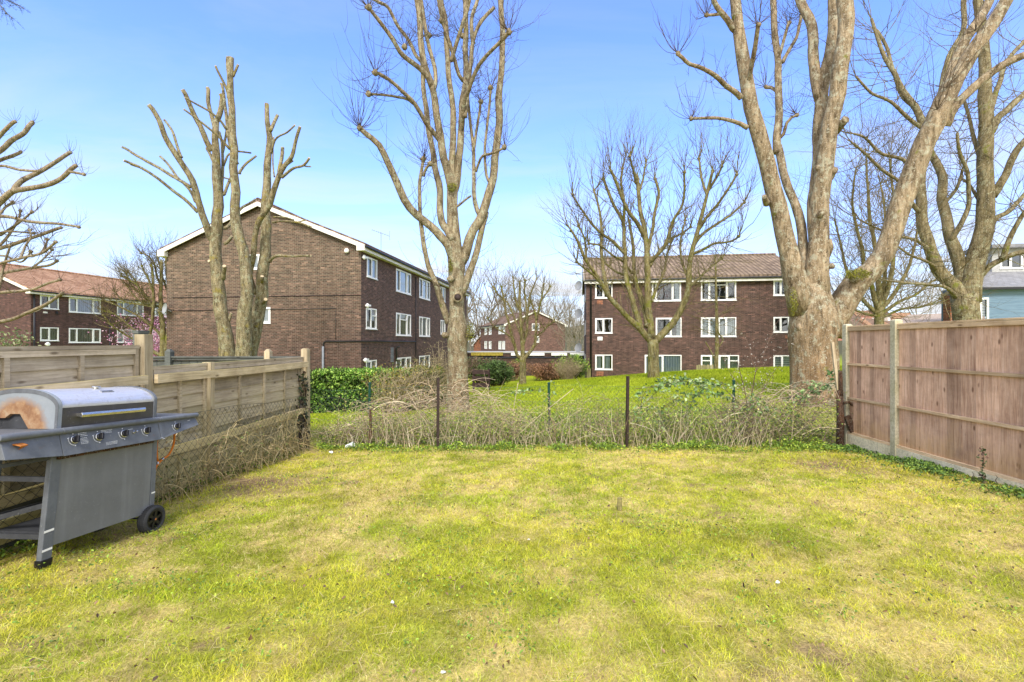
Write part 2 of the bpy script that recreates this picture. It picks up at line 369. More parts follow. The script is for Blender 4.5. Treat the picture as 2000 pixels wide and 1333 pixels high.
def ground(x, y):
    x = np.asarray(x, float); y = np.asarray(y, float); sh = np.broadcast(x, y).shape
    x = np.broadcast_to(x, sh).ravel(); y = np.broadcast_to(y, sh).ravel()
    xc = np.clip(x, -60, 60); yc = np.clip(y, 8, 65)
    d = np.hypot(xc[:, None]-CPa[None, :, 0], yc[:, None]-CPa[None, :, 1])
    z = (np.where(d > 0, d**2*np.log(d+1e-9), 0) @ TW[:-3]) + TW[-3] + TW[-2]*xc + TW[-1]*yc
    lawn = -(1.40+.055*y)
    k = sstep(8.0, 9.2, y); z = (lawn+.058*np.exp(-((x+3.15)/.4)**2-((y-3.1)/.4)**2))*(1-k) + z*k
    r = np.hypot(x, y); f = sstep(110, 420, r)
    z = z*(1-f) + f*(-3 + 17*sstep(.0, .9, (x/np.maximum(r, 1))*1.1+.35) + 5*np.sin(x/70)+4*np.sin(y/55+x/130))
    return z.reshape(sh)
def gz(x, y): return float(ground(x, y))
def garden_dirt(x, y):          # 0..1 bare, trodden earth
    d = np.exp(-(((x+2.9)/.65)**2 + ((y-5.5)/.55)**2))*1.1
    d = d + .75*np.exp(-(((x-4.6)/.7)**2 + ((y-6.6)/.7)**2)) + .6*np.exp(-(((x+3.3)/.5)**2+((y-3.7)/.5)**2))
    d = d + .55*np.exp(-((y-7.75)/.22)**2)*vn(x, y, 1.1, 3)
    d = d + .7*sstep(.70, .84, fbm(x, y, 5.3, 14, 2)) + .45*sstep(5.2, 7.4, y)*sstep(.57, .75, fbm(x, y, 3.1, 17, 3))
    return np.clip(d*(.55+.9*fbm(x, y, 2.5, 9)), 0, 1)
def straw_amt(x, y):
    a = fbm(x, y, .9, 21, 3)*.34 + fbm(x, y, 3.6, 31, 3)*.40 + vn(x, y, 11, 37)*.26
    g = np.exp(-(((x-.9)/1.3)**2 + ((y-3.7)/1.0)**2))*.16 + np.exp(-(((x+1.3)/.9)**2 + ((y-2.8)/.5)**2))*.12
    return sstep(.37, .64, a - g + .025)

def build_ground():
    ys = np.concatenate([np.arange(-6, 1, 1.0), np.arange(1, 12, .11), np.arange(12, 40, .4), np.arange(40, 110, 3), np.array([110,130,150,180,220,260,300,350,400,500,650,900,1300,1900])])
    xh = np.concatenate([np.arange(0, 7.5, .12), np.arange(7.5, 30, .6), np.arange(30, 80, 4), np.array([80,100,130,170,220,280,350,450,600,900,1400,2000])])
    xs = np.concatenate([-xh[:0:-1], xh]); X, Y = np.meshgrid(xs, ys); Z = ground(X, Y)
    near = (Y < 30) & (np.abs(X) < 30); Z = Z + np.where(near, (fbm(X, Y, 1.3, 5)-.5)*.05 + (fbm(X, Y, 6, 6)-.5)*.02, 0)
    h, w = X.shape; V = np.stack([X, Y, Z], 2).reshape(-1, 3)
    i = np.arange(h*w).reshape(h, w); Fc = np.stack([i[:-1, :-1], i[:-1, 1:], i[1:, 1:], i[1:, :-1]], 2).reshape(-1, 4)
    x, y = V[:, 0], V[:, 1]
    st = straw_amt(x, y)[:, None]; dirt = garden_dirt(x, y)[:, None]; ing = (sstep(8.6, 7.8, y))[:, None]
    green = np.array([.28, .30, .04]); straw = np.array([.60, .48, .17]); soil = np.array([.25, .165, .095])
    mound = np.array([.30, .36, .022]); c = green*(1-st)+straw*st
    m2 = mound*(.8+.45*fbm(x, y, .6, 41))[:, None]
    scrub = np.array([.30, .31, .06])*(.7+.5*fbm(x, y, 1.5, 43))[:, None]
    ks = (sstep(12.2, 9.8, y))[:, None]; m2 = m2*(1-ks)+scrub*ks
    c = c*ing + m2*(1-ing); c = c*(1-dirt*ing) + soil*dirt*ing
    bed = np.exp(-(((x-3.75)/1.1)**4 + ((y-29.5)/1.6)**4))[:, None]; c = c*(1-bed)+np.array([.10,.07,.045])*bed
    far = sstep(45, 120, np.hypot(x, y))[:, None]; c = c*(1-far) + np.array([.09, .085, .045])*far
    t = NT('ground_turf'); v = t.coord(); n1 = t.noise(v, 40, 5, .75); n2 = t.noise(v, 7, 4, .7)
    cc = t.mix(1.0, t.mix(1.0, t.attr('tint', 'Color'), t.ramp(n1, [(.3, .5), (.7, 1.45)]), 'MULTIPLY'), t.ramp(n2, [(.3, .8), (.7, 1.2)]), 'MULTIPLY')
    mat = t.bsdf(cc, .95, bump=t.math('ADD', n1, n2), bs=.8, bd=.03, spec=.05)
    o = raw('ground', V, Fc, mat, colors=c, smooth=True); tag(o, kind='structure'); return o
build_ground()

def blades(name, x, y, L, wd, tilt, colr, mat, parent=None, z=None, jitter=0.25, curl=.5):
    n = len(x); z = ground(x, y) + (fbm(x, y, 1.3, 5)-.5)*.05 + (fbm(x, y, 6, 6)-.5)*.02 if z is None else z
    a = RNG.random(n)*2*np.pi; b = RNG.random(n)*2*np.pi
    d = np.stack([np.cos(a)*np.sin(tilt), np.sin(a)*np.sin(tilt), np.cos(tilt)], 1)
    s = np.stack([np.cos(b), np.sin(b), np.zeros(n)], 1)*(wd/2)[:, None]
    p = np.stack([x, y, z-.004], 1); dn = np.stack([np.cos(a), np.sin(a), -np.ones(n)*.55], 1)*(curl*L*np.abs(RNG.normal(0, .6, n)))[:, None]
    m = p + d*(L*.55)[:, None]; tip = p + d*L[:, None] + dn*.5
    V = np.empty((n*5, 3)); V[0::5] = p-s; V[1::5] = p+s; V[2::5] = m+s*.75; V[3::5] = m-s*.75; V[4::5] = tip
    i = np.arange(n)*5
    Fc = np.concatenate([np.stack([i, i+1, i+2], 1), np.stack([i, i+2, i+3], 1), np.stack([i+3, i+2, i+4], 1)])
    c = colr*(1+RNG.normal(0, jitter, (n, 1))); c = np.clip(c, .004, .9); C = np.repeat(c, 5, axis=0)
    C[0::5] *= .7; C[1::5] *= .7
    return raw(name, V, Fc, mat, parent, colors=C)

def lawn():
    xs, ys = [], []
    def region(y0, y1, dens):
        w = 1.16
        n = int(dens*(y1-y0)*(2*w*(y0+y1)/2+1.0)); y = y0+(y1-y0)*RNG.random(n); x = (RNG.random(n)*2-1)*(w*y+.5)
        xs.append(x); ys.append(y)
    for y0, y1, d in ((1.7,2.4,20000),(2.4,3.2,15500),(3.2,4.2,11000),(4.2,5.5,7500),(5.5,7,5000),(7,8.3,4200)): region(y0, y1, d)
    x = np.concatenate(xs); y = np.concatenate(ys)
    ok = (x > -3.86+.0367*(y-8)) & (x < 5.93+.0422*(y-8.3)) & (RNG.random(len(x)) > garden_dirt(x, y)*.8)
    x, y = x[ok], y[ok]; n = len(x); st = straw_amt(x, y)
    is_s = RNG.random(n) < .20+.52*st
    g1 = np.array([.37, .45, .03]); g2 = np.array([.72, .65, .07]); q = np.clip(fbm(x, y, 1.1, 51)*1.6-.4+RNG.normal(0,.25,n), 0, 1)[:, None]
    deep = sstep(.56, .70, fbm(x, y, .9, 61))[:, None]; g = g1*(1-q)+g2*q; g = g*(1-.3*deep)
    s1 = np.array([.86, .69, .29]); s2 = np.array([.60, .44, .20]); r = RNG.random((n, 1)); s = s1*(1-r)+s2*r
    c = np.where(is_s[:, None], s, g)
    near = np.clip(y/3.0, .8, 2.2)
    L = .80*np.where(is_s, .045+.035*RNG.random(n), .03+.035*RNG.random(n))*(.9+.1*near)*(.75+.5*vn(x, y, 3, 71))
    wd = np.where(is_s, .0022, .0028)*near
    tilt = np.where(is_s, 1.0+.55*RNG.random(n), .35+.85*RNG.random(n)); c = c*(.62+.62*fbm(x, y, 7, 57, 3))[:, None]*(.8+.4*vn(x, y, 22, 58))[:, None]*1.12
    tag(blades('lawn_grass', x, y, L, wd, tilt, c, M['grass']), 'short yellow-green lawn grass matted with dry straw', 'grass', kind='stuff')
    # loose dry stalks lying on the lawn
    k = 1300; y = 1.8+6.2*RNG.random(k)**1.3; x = (RNG.random(k)*2-1)*1.1*y
    ok = (x > -3.5) & (x < 5.6); x, y = x[ok], y[ok]; k = len(x)
    z = ground(x, y)+.03
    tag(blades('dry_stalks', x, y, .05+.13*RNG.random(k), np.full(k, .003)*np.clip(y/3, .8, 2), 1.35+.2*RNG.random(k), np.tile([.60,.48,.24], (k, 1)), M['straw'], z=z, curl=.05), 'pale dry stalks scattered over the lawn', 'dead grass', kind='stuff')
def mound_grass():
    n = 190000; y = 8.6+19*RNG.random(n)**.9; x = (RNG.random(n)*2-1)*.95*y
    ok = ((x > -6.6) | (y < 15)) & (y < 29) & ~((x < -3.9) & (y < 9.3)); ok &= ~((np.abs(x-3.75) < 1.2) & (np.abs(y-29.5) < 1.5))
    x, y = x[ok], y[ok]; n = len(x)
    q = np.clip(fbm(x, y, .8, 81)*1.7-.35+RNG.normal(0, .2, n), 0, 1)[:, None]
    c = (np.array([.26, .35, .018])*(1-q) + np.array([.48, .53, .04])*q)*(.7+.5*fbm(x, y, 3.0, 85))[:, None]
    k = (y < 11.5)[:, None]*(RNG.random((n, 1)) < .35); c = np.where(k, np.array([.48,.40,.18]), c)
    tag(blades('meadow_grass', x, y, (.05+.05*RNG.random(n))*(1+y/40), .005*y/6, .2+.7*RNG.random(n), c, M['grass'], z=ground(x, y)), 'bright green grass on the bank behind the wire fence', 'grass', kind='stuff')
lawn(); mound_grass()

# ---------------------------------------------------------------- buildings
ROT = R(-8.0)
class Frame:                     # local frame of a facade: maps photo pixels onto its vertical planes
    def __init__(s, cx, Y, rz=ROT):
        s.o = Vector(((cx-PX)/F*Y, Y, 0)); s.rz = rz
        s.X = Vector((math.cos(rz), math.sin(rz), 0)); s.Y = Vector((-math.sin(rz), math.cos(rz), 0))
    def s(s, px, axis, off=0.0): # distance along local axis ('x' or 'y') where pixel column px meets the wall plane
        d = s.X if axis == 'x' else s.Y; n = s.Y if axis == 'x' else s.X; o = s.o + n*off
        k = (px-PX)/F; return (k*o.y - o.x)/(d.x - k*d.y)
    def z(s, py, px, axis, off=0.0):
        t = s.s(px, axis, off); d = s.X if axis == 'x' else s.Y; n = s.Y if axis == 'x' else s.X
        return -(py-PY)/F*((s.o+n*off).y + d.y*t)

def wall_grid(mb, a0, a1, z0, z1, holes, axis, pos, out, depth=.09, top=None):
    """wall with openings on a local plane; axis 'x': runs along x at y=pos; out=+-1 outward normal sign on the other axis"""
    us = sorted({a0, a1, *[h[0] for h in holes], *[h[1] for h in holes]}); zs = sorted({z0, z1, *[h[2] for h in holes], *[h[3] for h in holes]})
    P = (lambda u, z, d=0: Vector((u, pos-out*d, z))) if axis == 'x' else (lambda u, z, d=0: Vector((pos-out*d, u, z)))
    for i in range(len(us)-1):
        for j in range(len(zs)-1):
            uc = (us[i]+us[i+1])/2; zc = (zs[j]+zs[j+1])/2
            if any(h[0] < uc < h[1] and h[2] < zc < h[3] for h in holes): continue
            mb.quad(P(us[i], zs[j]), P(us[i+1], zs[j]), P(us[i+1], zs[j+1]), P(us[i], zs[j+1]), .5)
    for (u0, u1, h0, h1) in [h[:4] for h in holes]:
        mb.quad(P(u0,h0), P(u0,h1), P(u0,h1,depth), P(u0,h0,depth), .5); mb.quad(P(u1,h0), P(u1,h1), P(u1,h1,depth), P(u1,h0,depth), .5)
        mb.quad(P(u0,h1), P(u1,h1), P(u1,h1,depth), P(u0,h1,depth), .5); mb.quad(P(u0,h0), P(u1,h0), P(u1,h0,depth), P(u0,h0,depth), .5)

def window(parent, u0, u1, z0, z1, axis, pos, out, lights, kind='net', transom=None, depth=.05, door=False):
    def bx(mb, a0, a1, b0, b1, d0, d1):
        lo, hi = sorted((pos-out*d0, pos-out*d1))
        if axis == 'x': mb.box(a0, a1, lo, hi, b0, b1)
        else: mb.box(lo, hi, a0, a1, b0, b1)
    f = MB(); t = .055; e = .006
    bx(f, u0-e, u0+t, z0-e, z1+e, -.012, depth+.04); bx(f, u1-t, u1+e, z0-e, z1+e, -.012, depth+.04)
    bx(f, u0+t, u1-t, z1-t, z1+e, -.010, depth+.04); bx(f, u0+t, u1-t, z0-e, z0+t, -.010, depth+.04)
    w = u1-u0; cuts = [u0+w*c for c in lights]
    for c in cuts: bx(f, c-t*.62, c+t*.62, z0+t, z1-t, -.004, depth+.035)
    ed = [u0]+cuts+[u1]
    for i in range(len(ed)-1):                      # opening sashes
        if i % 2 == 0:
            a, b = ed[i]+t*.9, ed[i+1]-t*.9
            bx(f, a, a+.04, z0+t, z1-t, -.014, .02); bx(f, b-.04, b, z0+t, z1-t, -.014, .02); bx(f, a+.04, b-.04, z0+t, z0+t+.04, -.014, .02); bx(f, a+.04, b-.04, z1-t-.04, z1-t, -.014, .02)
    if transom:
        for (i, zt) in transom: bx(f, ed[i]+t, ed[i+1]-t, z1-(z1-z0)*zt-.03, z1-(z1-z0)*zt+.03, -.006, depth+.03)
    wn = f.build('window', M['upvc'], parent)
    P = (lambda u, z, d: Vector((u, pos-out*d, z))) if axis == 'x' else (lambda u, z, d: Vector((pos-out*d, u, z)))
    g = MB(); g.quad(P(u0+.02, z0+.02, depth), P(u1-.02, z0+.02, depth), P(u1-.02, z1-.02, depth), P(u0+.02, z1-.02, depth))
    g.build('pane', M['glass'], wn)
    ks = kind if isinstance(kind, tuple) else (kind,)
    for kd in ks:
        lo, hi, zl, zh = u0, u1, z0, z1; mat = kd
        if ':' in kd:
            mat, a, b = kd.split(':'); lo, hi = u0+w*float(a), u0+w*float(b)
        c = MB()
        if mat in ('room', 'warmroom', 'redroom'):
            c.quad(P(lo-.3, zl-.3, .55), P(hi+.3, zl-.3, .55), P(hi+.3, zh+.3, .55), P(lo-.3, zh+.3, .55)); c.build('dim_room_sheet', M[mat], wn)  # flat sheet behind the pane; the room's dimness is put into its colour
        else:
            m = max(6, int((hi-lo)/.035)); pts = [(lo+(hi-lo)*i/m, .13+.014*math.sin(i*1.9)+.008*math.sin(i*.7)) for i in range(m+1)]
            zb = zl if mat != 'slat' else zl+(zh-zl)*.3
            for (ua, da), (ub, db) in zip(pts[:-1], pts[1:]): c.quad(P(ua, zb, da), P(ub, zb, db), P(ub, zh, db), P(ua, zh, da))
            c.build('blind' if mat in ('slat', 'vblind') else 'curtain', M[mat], wn)
    if not door:
        s = MB(); bx(s, u0-.04, u1+.04, z0-.045, z0-.008, -.05, .04); s.build('sill', M['upvc'], wn)
    return wn

def gable_building(fr, name, label, w, L, zg, ze, rise, mats, xside, windows_x=(), windows_front=(), over=.28, verge=.22, cat='block of flats'):
    """w: local x extent (x from 0 toward xside*w), ridge along local y (L long). For ridge-along-x buildings see row_building."""
    root = empty(name, (fr.o.x, fr.o.y, 0), fr.rz, label, cat)
    x0, x1 = (0, xside*w) if xside > 0 else (xside*w, 0)
    wall = MB()
    # long walls
    wall_grid(wall, 0, L, zg, ze, [h[:4] for h in windows_x], 'y', 0.0, 1 if xside < 0 else -1)
    wo = wall.build('wall', mats[0], root); wall = MB()
    wall_grid(wall, 0, L, zg, ze, [], 'y', xside*w, -1 if xside < 0 else 1); wall.build('wall', mats[0], root)
    g = MB(); wall_grid(g, x0, x1, zg, ze, [h[:4] for h in windows_front], 'x', 0.0, -1)
    xm = (x0+x1)/2
    g.add([Vector((x0,0,ze)), Vector((x1,0,ze)), Vector((xm,0,ze+rise))], [(0,1,2)], .5)
    g.build('gable_wall', mats[1], root)
    g = MB(); wall_grid(g, x0, x1, zg, ze, [], 'x', L, 1); g.add([Vector((x0,L,ze)), Vector((x1,L,ze)), Vector((xm,L,ze+rise))], [(0,1,2)], .5); g.build('gable_wall', mats[0], root)
    hw = w/2; k = rise/hw; th = .16
    r = MB()
    for sg in (-1, 1):
        xe = xm+sg*(hw+over); zE = ze+.10-over*k; zR = ze+.10+rise
        a = [Vector((xm, -verge, zR)), Vector((xm, L+verge, zR)), Vector((xe, L+verge, zE)), Vector((xe, -verge, zE))]
        b = [v+Vector((0,0,th)) for v in a]
        r.add(a+b, [(0,1,2,3),(4,7,6,5),(0,4,5,1),(2,6,7,3),(3,7,4,0),(1,5,6,2)])
    ro = r.build('roof', mats[2], root)
    rt = MB(); rt.tube([Vector((xm, -verge-.02, ze+rise+.25)), Vector((xm, L+verge+.02, ze+rise+.25))], .13, 10); rt.build('ridge_tile', mats[2], ro)
    for yy, nm in ((-verge-.012, 1), (L+verge+.012, 2)):
        bb = MB()
        for sg in (-1, 1):
            xe = xm+sg*(hw+over+.03)
            a = Vector((xm, yy, ze+rise+.06)); b = Vector((xe, yy, ze+.06-(over+.03)*k)); dz = Vector((0,0,.22))
            dy = Vector((0,.025,0)); vs = [a-dz/2-dy, b-dz/2-dy, b+dz/2-dy, a+dz/2-dy, a-dz/2+dy, b-dz/2+dy, b+dz/2+dy, a+dz/2+dy]
            bb.add(vs, [(0,1,2,3),(4,7,6,5),(0,4,5,1),(3,2,6,7),(1,5,6,2),(0,3,7,4)])
            bb.box(*(sorted((xe-sg*.42, xe))), yy-.03, yy+.2, ze-.24, ze+.02)
        bb.build('bargeboard', M['fascia'], ro)
    for sg in (-1, 1):
        xe = xm+sg*(hw+over); zE = ze-over*k
        fb = MB(); fb.box(*(sorted((xe-sg*.02, xe+sg*.01))), -verge+.03, L+verge-.03, zE-.13, zE+.09); fb.box(*(sorted((xe-sg*.03, xe-sg*(over+.0)))), -verge+.03, L+verge-.03, zE-.12, zE-.10); fb.build('fascia', M['fascia'], ro)
        gt = MB(); gt.tube([Vector((xe+sg*.07, -verge, zE+.07)), Vector((xe+sg*.07, L+verge, zE+.07))], .06, 8); gt.build('gutter', M['gutter'], ro)
    for h in windows_x: window(root, *h[:4], 'y', 0.0, 1 if xside < 0 else -1, *h[4:])
    for h in windows_front: window(root, *h[:4], 'x', 0.0, -1, *h[4:])
    return root

def add_tube(parent, name, pts, r, mat, n=8):
    m = MB(); m.tube(pts, r, n); return m.build(name, mat, parent, smooth=True)
def dish(parent, c, nrm, r):
    m = MB(); c = Vector(c); nrm = Vector(nrm).normalized()
    m.lathe(c, nrm, [(-.10, .01), (-.07, r*.55), (-.03, r*.85), (.0, r), (-.01, r*1.01), (-.05, r*.84), (-.09, r*.5), (-.12, .01)], 20)
    m.bar(c-nrm*.08, c-nrm*.3+Vector((0,0,-.1)), .04, .04); m.bar(c+Vector((0,0,-r*.9)), c+nrm*.35+Vector((0,0,-.1)), .015, .015, up=(1,0,0)); m.box(*[v for p in (c+nrm*.35+Vector((0,0,-.1)),) for v in (p.x-.04,p.x+.04,p.y-.04,p.y+.04,p.z-.04,p.z+.04)])
    return m.build('satellite_dish', M['dish'], parent, smooth=False)

# ---- left block
LB = Frame(705, 22.7)
def col_windows(fr, specs, heads, axis='y'):
    out = []
    for (p0, p1, rows) in specs:
        a, b = sorted((fr.s(p0, axis), fr.s(p1, axis)))
        for (ri, h, lights, kind, tr) in rows: out.append((a, b, heads[ri]-h, heads[ri], lights, kind, tr))
    return out
hd = (4.36, 1.75, -.93)
wx = col_windows(LB, [
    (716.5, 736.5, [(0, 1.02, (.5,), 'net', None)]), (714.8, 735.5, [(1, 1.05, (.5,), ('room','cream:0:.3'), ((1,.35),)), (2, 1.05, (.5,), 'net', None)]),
    (773.5, 802.5, [(0, 1.33, (.27,.72), 'net', None), (1, 1.33, (.27,.72), ('cream','warmroom'), ((1,.28),)), (2, 2.0, (.33,.66), 'vblind', ((1,.3),))]),
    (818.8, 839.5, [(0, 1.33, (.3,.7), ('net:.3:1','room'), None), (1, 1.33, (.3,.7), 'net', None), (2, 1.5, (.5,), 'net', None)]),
    (860.5, 869.5, [(0, 1.1, (.5,), 'net', None), (1, 1.1, (.5,), 'net', None)])], hd)
wf = []
for (p0, p1, q0, q1) in ((484, 507, 497, 526), (508, 528, 600.5, 631)):
    a, b = LB.s(p0, 'x'), LB.s(p1, 'x'); wf.append((a, b, LB.z(q1, p1, 'x'), LB.z(q0, p1, 'x'), (), 'net', None))
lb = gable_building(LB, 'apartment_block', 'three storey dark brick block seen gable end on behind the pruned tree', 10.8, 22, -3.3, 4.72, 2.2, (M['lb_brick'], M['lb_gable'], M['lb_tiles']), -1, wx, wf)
xg = lambda px: LB.s(px, 'x'); yg = lambda px: LB.s(px, 'y')
pz = LB.z(667, 660, 'x')
add_tube(lb, 'cable_duct', [(xg(633), -.05, -2.8), (xg(633), -.05, pz-.1), (xg(633.6)+.02, -.05, pz-.03), (xg(638), -.05, pz), (.05, -.05, pz), (.05, yg(811), pz)], .035, M['gutter'])
add_tube(lb, 'conduit', [(xg(633), -.10, -3.2), (xg(633), -.10, LB.z(677, 633, 'x'))], .055, M['greymetal'])
zb = LB.z(578.5, 600, 'x'); add_tube(lb, 'cable', [(xg(338), -.02, LB.z(579.5, 500, 'x')), (.02, -.02, zb)], .014, M['gutter'], 5)
zc = LB.z(603.5, 600, 'x'); add_tube(lb, 'cable', [(xg(338), -.02, zc-.03), (xg(656), -.02, zc), (xg(656), -.02, LB.z(664, 656, 'x'))], .014, M['gutter'], 5)
add_tube(lb, 'drainpipe', [(.06, yg(810.5), 4.3), (.06, yg(810.5), -3)], .03, M['gutter'])
for (px, py, ax) in ((679, 491, 'x'), (707.5, 503, 'y'), (714, 597.5, 'y'), (710, 704, 'y')):
    s_ = LB.s(px, ax); z_ = LB.z(py, px, ax); m = MB()
    if ax == 'x': m.lathe((s_, 0, z_), (0,-1,0), [(0,.05),(.06,.05),(.07,.11),(.12,.12),(.17,.08),(.18,.01)], 16)
    else: m.lathe((0, s_, z_), (1,0,0), [(0,.05),(.06,.05),(.07,.11),(.12,.12),(.17,.08),(.18,.01)], 16); m.box(.05,.13,s_+.05,s_+.35,z_-.02,z_+.07)
    m.build('security_light', M['upvc'], lb, smooth=False)
m = MB(); s0, s1 = yg(763), yg(768)
for i in range(12): m.box(.0, .03, s0, s1, -.35-i*.07, -.31-i*.07)
m.build('vent_grille', M['greymetal'], lb)
add_tube(lb, 'flue', [(.05, yg(772.5), -1.1), (.05, yg(772.5), -.35), (.14, yg(772.5), -.26), (.25, yg(772.5), -.26)], .045, M['gutter'])
dish(lb, (-10.62, -.32, LB.z(604, 333, 'x')), (-.5, -1, .15), .28)
aer = MB(); P0 = Vector((-2.5, 8.0, 5.2)); aer.tube([P0, P0+Vector((0,0,2.2))], .022, 6)
T_ = P0+Vector((0,0,2.1)); aer.tube([T_+Vector((-.5,-.3,.2)), T_+Vector((.45,.3,-.1))], .012, 5)
for i in range(9):
    c = T_+Vector((-.5,-.3,.2)).lerp(Vector((.45,.3,-.1)), i/8); aer.tube([c+Vector((.10,-.2,0)), c+Vector((-.10,.2,0))], .007, 4)
aer.tube([T_+Vector((.45,.3,-.1)), T_+Vector((.5,.3,.25))], .012, 4); aer.tube([T_+Vector((.45,.3,-.1)), T_+Vector((.5,.3,-.4))], .012, 4)
aer.build('aerial', M['greymetal'], lb)

# ---- far left block
FL = Frame(60, 35.5)
hf = (3.72, 1.18, -1.4)
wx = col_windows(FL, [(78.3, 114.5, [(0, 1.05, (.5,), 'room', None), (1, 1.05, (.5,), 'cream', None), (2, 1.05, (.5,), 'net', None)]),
    (134.5, 196.5, [(0, 1.2, (.25,.75), 'bluenet', None), (1, 1.2, (.25,.75), 'floral', None), (2, 1.2, (.25,.75), 'net', None)]),
    (228.5, 280, [(0, 1.2, (.25,.75), ('net:0:.4','vblind'), None), (1, 1.2, (.25,.75), ('net'), None)]),
    (297, 311, [(0, 1.1, (.5,), 'net', None), (1, 1.1, (.5,), 'net', None)]), (319, 327, [(0, 1.1, (.5,), 'net', None), (1, 1.1, (.5,), 'net', None)])], hf)
fl = gable_building(FL, 'apartment_block', 'brick block with orange tiled roof at the far left', 10.8, 26, -4.4, 3.98, 2.25, (M['fl_brick'], M['fl_brick'], M['fl_tiles']), -1, wx, [])
add_tube(fl, 'drainpipe', [(.07, .18, 3.8), (.07, .18, -4)], .06, M['gutter'])
add_tube(fl, 'drainpipe', [(.07, FL.s(213,'y'), 2.0), (.07, FL.s(213,'y'), -4)], .045, M['gutter'])
m = MB(); m.box(.0, .05, FL.s(84,'y'), FL.s(92,'y'), 2.3, 2.45); m.build('vent_grille', M['fascia'], fl)
m = MB(); m.box(.0, .12, FL.s(108,'y'), FL.s(111,'y'), 2.3, 2.5); m.build('flue', M['gutter'], fl)
m = MB(); m.lathe((0, FL.s(90,'y'), -.15), (1,0,0), [(0,.1),(.15,.1),(.17,.16),(.25,.12),(.26,.01)], 14); m.build('flue', M['upvc'], fl)

# ---- right block: ridge along local x, facade faces the garden
RB = Frame(1145, 32.0)
def row_building(fr, name, label, Lx, D, zg, ze, rise, mats, wins, over=.3, verge=.15, cat='block of flats', endwins=()):
    root = empty(name, (fr.o.x, fr.o.y, 0), fr.rz, label, cat)
    w = MB(); wall_grid(w, 0, Lx, zg, ze, [h[:4] for h in wins], 'x', 0.0, -1); w.build('wall', mats[0], root); w = MB(); wall_grid(w, 0, Lx, zg, ze, [], 'x', D, 1); w.build('wall', mats[0], root)
    for xx, out in ((0, -1), (Lx, 1)):
        g = MB(); wall_grid(g, 0, D, zg, ze, [h[:4] for h in endwins] if out < 0 else [], 'y', xx, out); g.add([Vector((xx,0,ze)), Vector((xx,D,ze)), Vector((xx,D/2,ze+rise))], [(0,1,2)], .5); g.build('gable_wall', mats[0], root)
    r = MB(); hw = D/2; k = rise/hw; th = .16
    for sg in (-1, 1):
        ye = hw+sg*(hw+over); zE = ze+.10-over*k; zR = ze+.10+rise
        a = [Vector((-verge, hw, zR)), Vector((Lx+verge, hw, zR)), Vector((Lx+verge, ye, zE)), Vector((-verge, ye, zE))]; b = [v+Vector((0,0,th)) for v in a]
        r.add(a+b, [(0,1,2,3),(4,7,6,5),(0,4,5,1),(2,6,7,3),(3,7,4,0),(1,5,6,2)])
    ro = r.build('roof', mats[1], root)
    rt = MB(); rt.tube([Vector((-verge-.02, hw, ze+rise+.25)), Vector((Lx+verge+.02, hw, ze+rise+.25))], .12, 10); rt.build('ridge_tile', mats[1], ro)
    zE = ze-over*k
    f = MB(); f.box(-verge+.03, Lx+verge-.03, -over-.01, -over+.02, zE-.16, zE+.09); f.box(-verge+.03, Lx+verge-.03, -over+.03, .0, zE-.14, zE-.12); f.build('fascia', M['fascia'], ro)
    g = MB(); g.tube([Vector((-verge, -over-.07, zE+.06)), Vector((Lx+verge, -over-.07, zE+.06))], .06, 8); g.build('gutter', M['gutter'], ro)
    for xx in (-verge-.012, Lx+verge+.012):
        bb = MB()
        for sg in (-1, 1):
            ye = hw+sg*(hw+over+.02); a = Vector((xx, hw, ze+rise+.12)); b = Vector((xx, ye, ze+.12-(over+.02)*k)); dz = Vector((0,0,.2)); dx = Vector((.02,0,0))
            vs = [a-dz/2-dx, b-dz/2-dx, b+dz/2-dx, a+dz/2-dx, a-dz/2+dx, b-dz/2+dx, b+dz/2+dx, a+dz/2+dx]
            bb.add(vs, [(0,1,2,3),(4,7,6,5),(0,4,5,1),(3,2,6,7),(1,5,6,2),(0,3,7,4)])
        bb.build('bargeboard', M['fascia'], ro)
    for h in wins: window(root, *h[:4], 'x', 0.0, -1, *h[4:])
    for h in endwins: window(root, *h[:4], 'y', 0.0, -1, *h[4:])
    return root
hr = (4.08, 1.66, -.86)
def cw(p): return 1050+p/2.564
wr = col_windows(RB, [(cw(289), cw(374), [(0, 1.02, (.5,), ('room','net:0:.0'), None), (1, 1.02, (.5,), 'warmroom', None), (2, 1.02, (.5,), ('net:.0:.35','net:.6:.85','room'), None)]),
    (cw(572), cw(718), [(0, 1.27, (.16,.70), ('redroom','net:.8:1'), None)]), (cw(592), cw(720), [(1, 1.27, (.6,), ('room','net:.82:1'), None)]), (cw(537), cw(720), [(2, 1.55, (.5,), 'bluenet', None)]),
    (cw(818), cw(994), [(0, 1.27, (.25,.73), ('room'), ((1,.2),)), (1, 1.27, (.25,.5,.73), 'net', None)]), (cw(818), cw(1008), [(2, 1.5, (.28,.48,.75), 'vblind', ((0,.25),(3,.25)))]),
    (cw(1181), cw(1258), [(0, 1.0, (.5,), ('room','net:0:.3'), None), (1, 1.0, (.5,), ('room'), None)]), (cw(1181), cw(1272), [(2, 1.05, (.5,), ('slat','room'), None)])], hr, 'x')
ew = [(a, a+.9, z0, z0+1.0, (.5,), 'net', None) for a in (1.6, 6.0) for z0 in (3.0, .6, -1.9)]
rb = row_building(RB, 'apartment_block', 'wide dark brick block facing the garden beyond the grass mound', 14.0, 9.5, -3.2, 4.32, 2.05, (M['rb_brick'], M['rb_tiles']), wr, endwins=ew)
add_tube(rb, 'drainpipe', [(RB.s(1154,'x'), -.30, 4.15), (RB.s(1154,'x'), -.08, 3.9), (RB.s(1154,'x'), -.08, -3)], .07, M['gutter'])
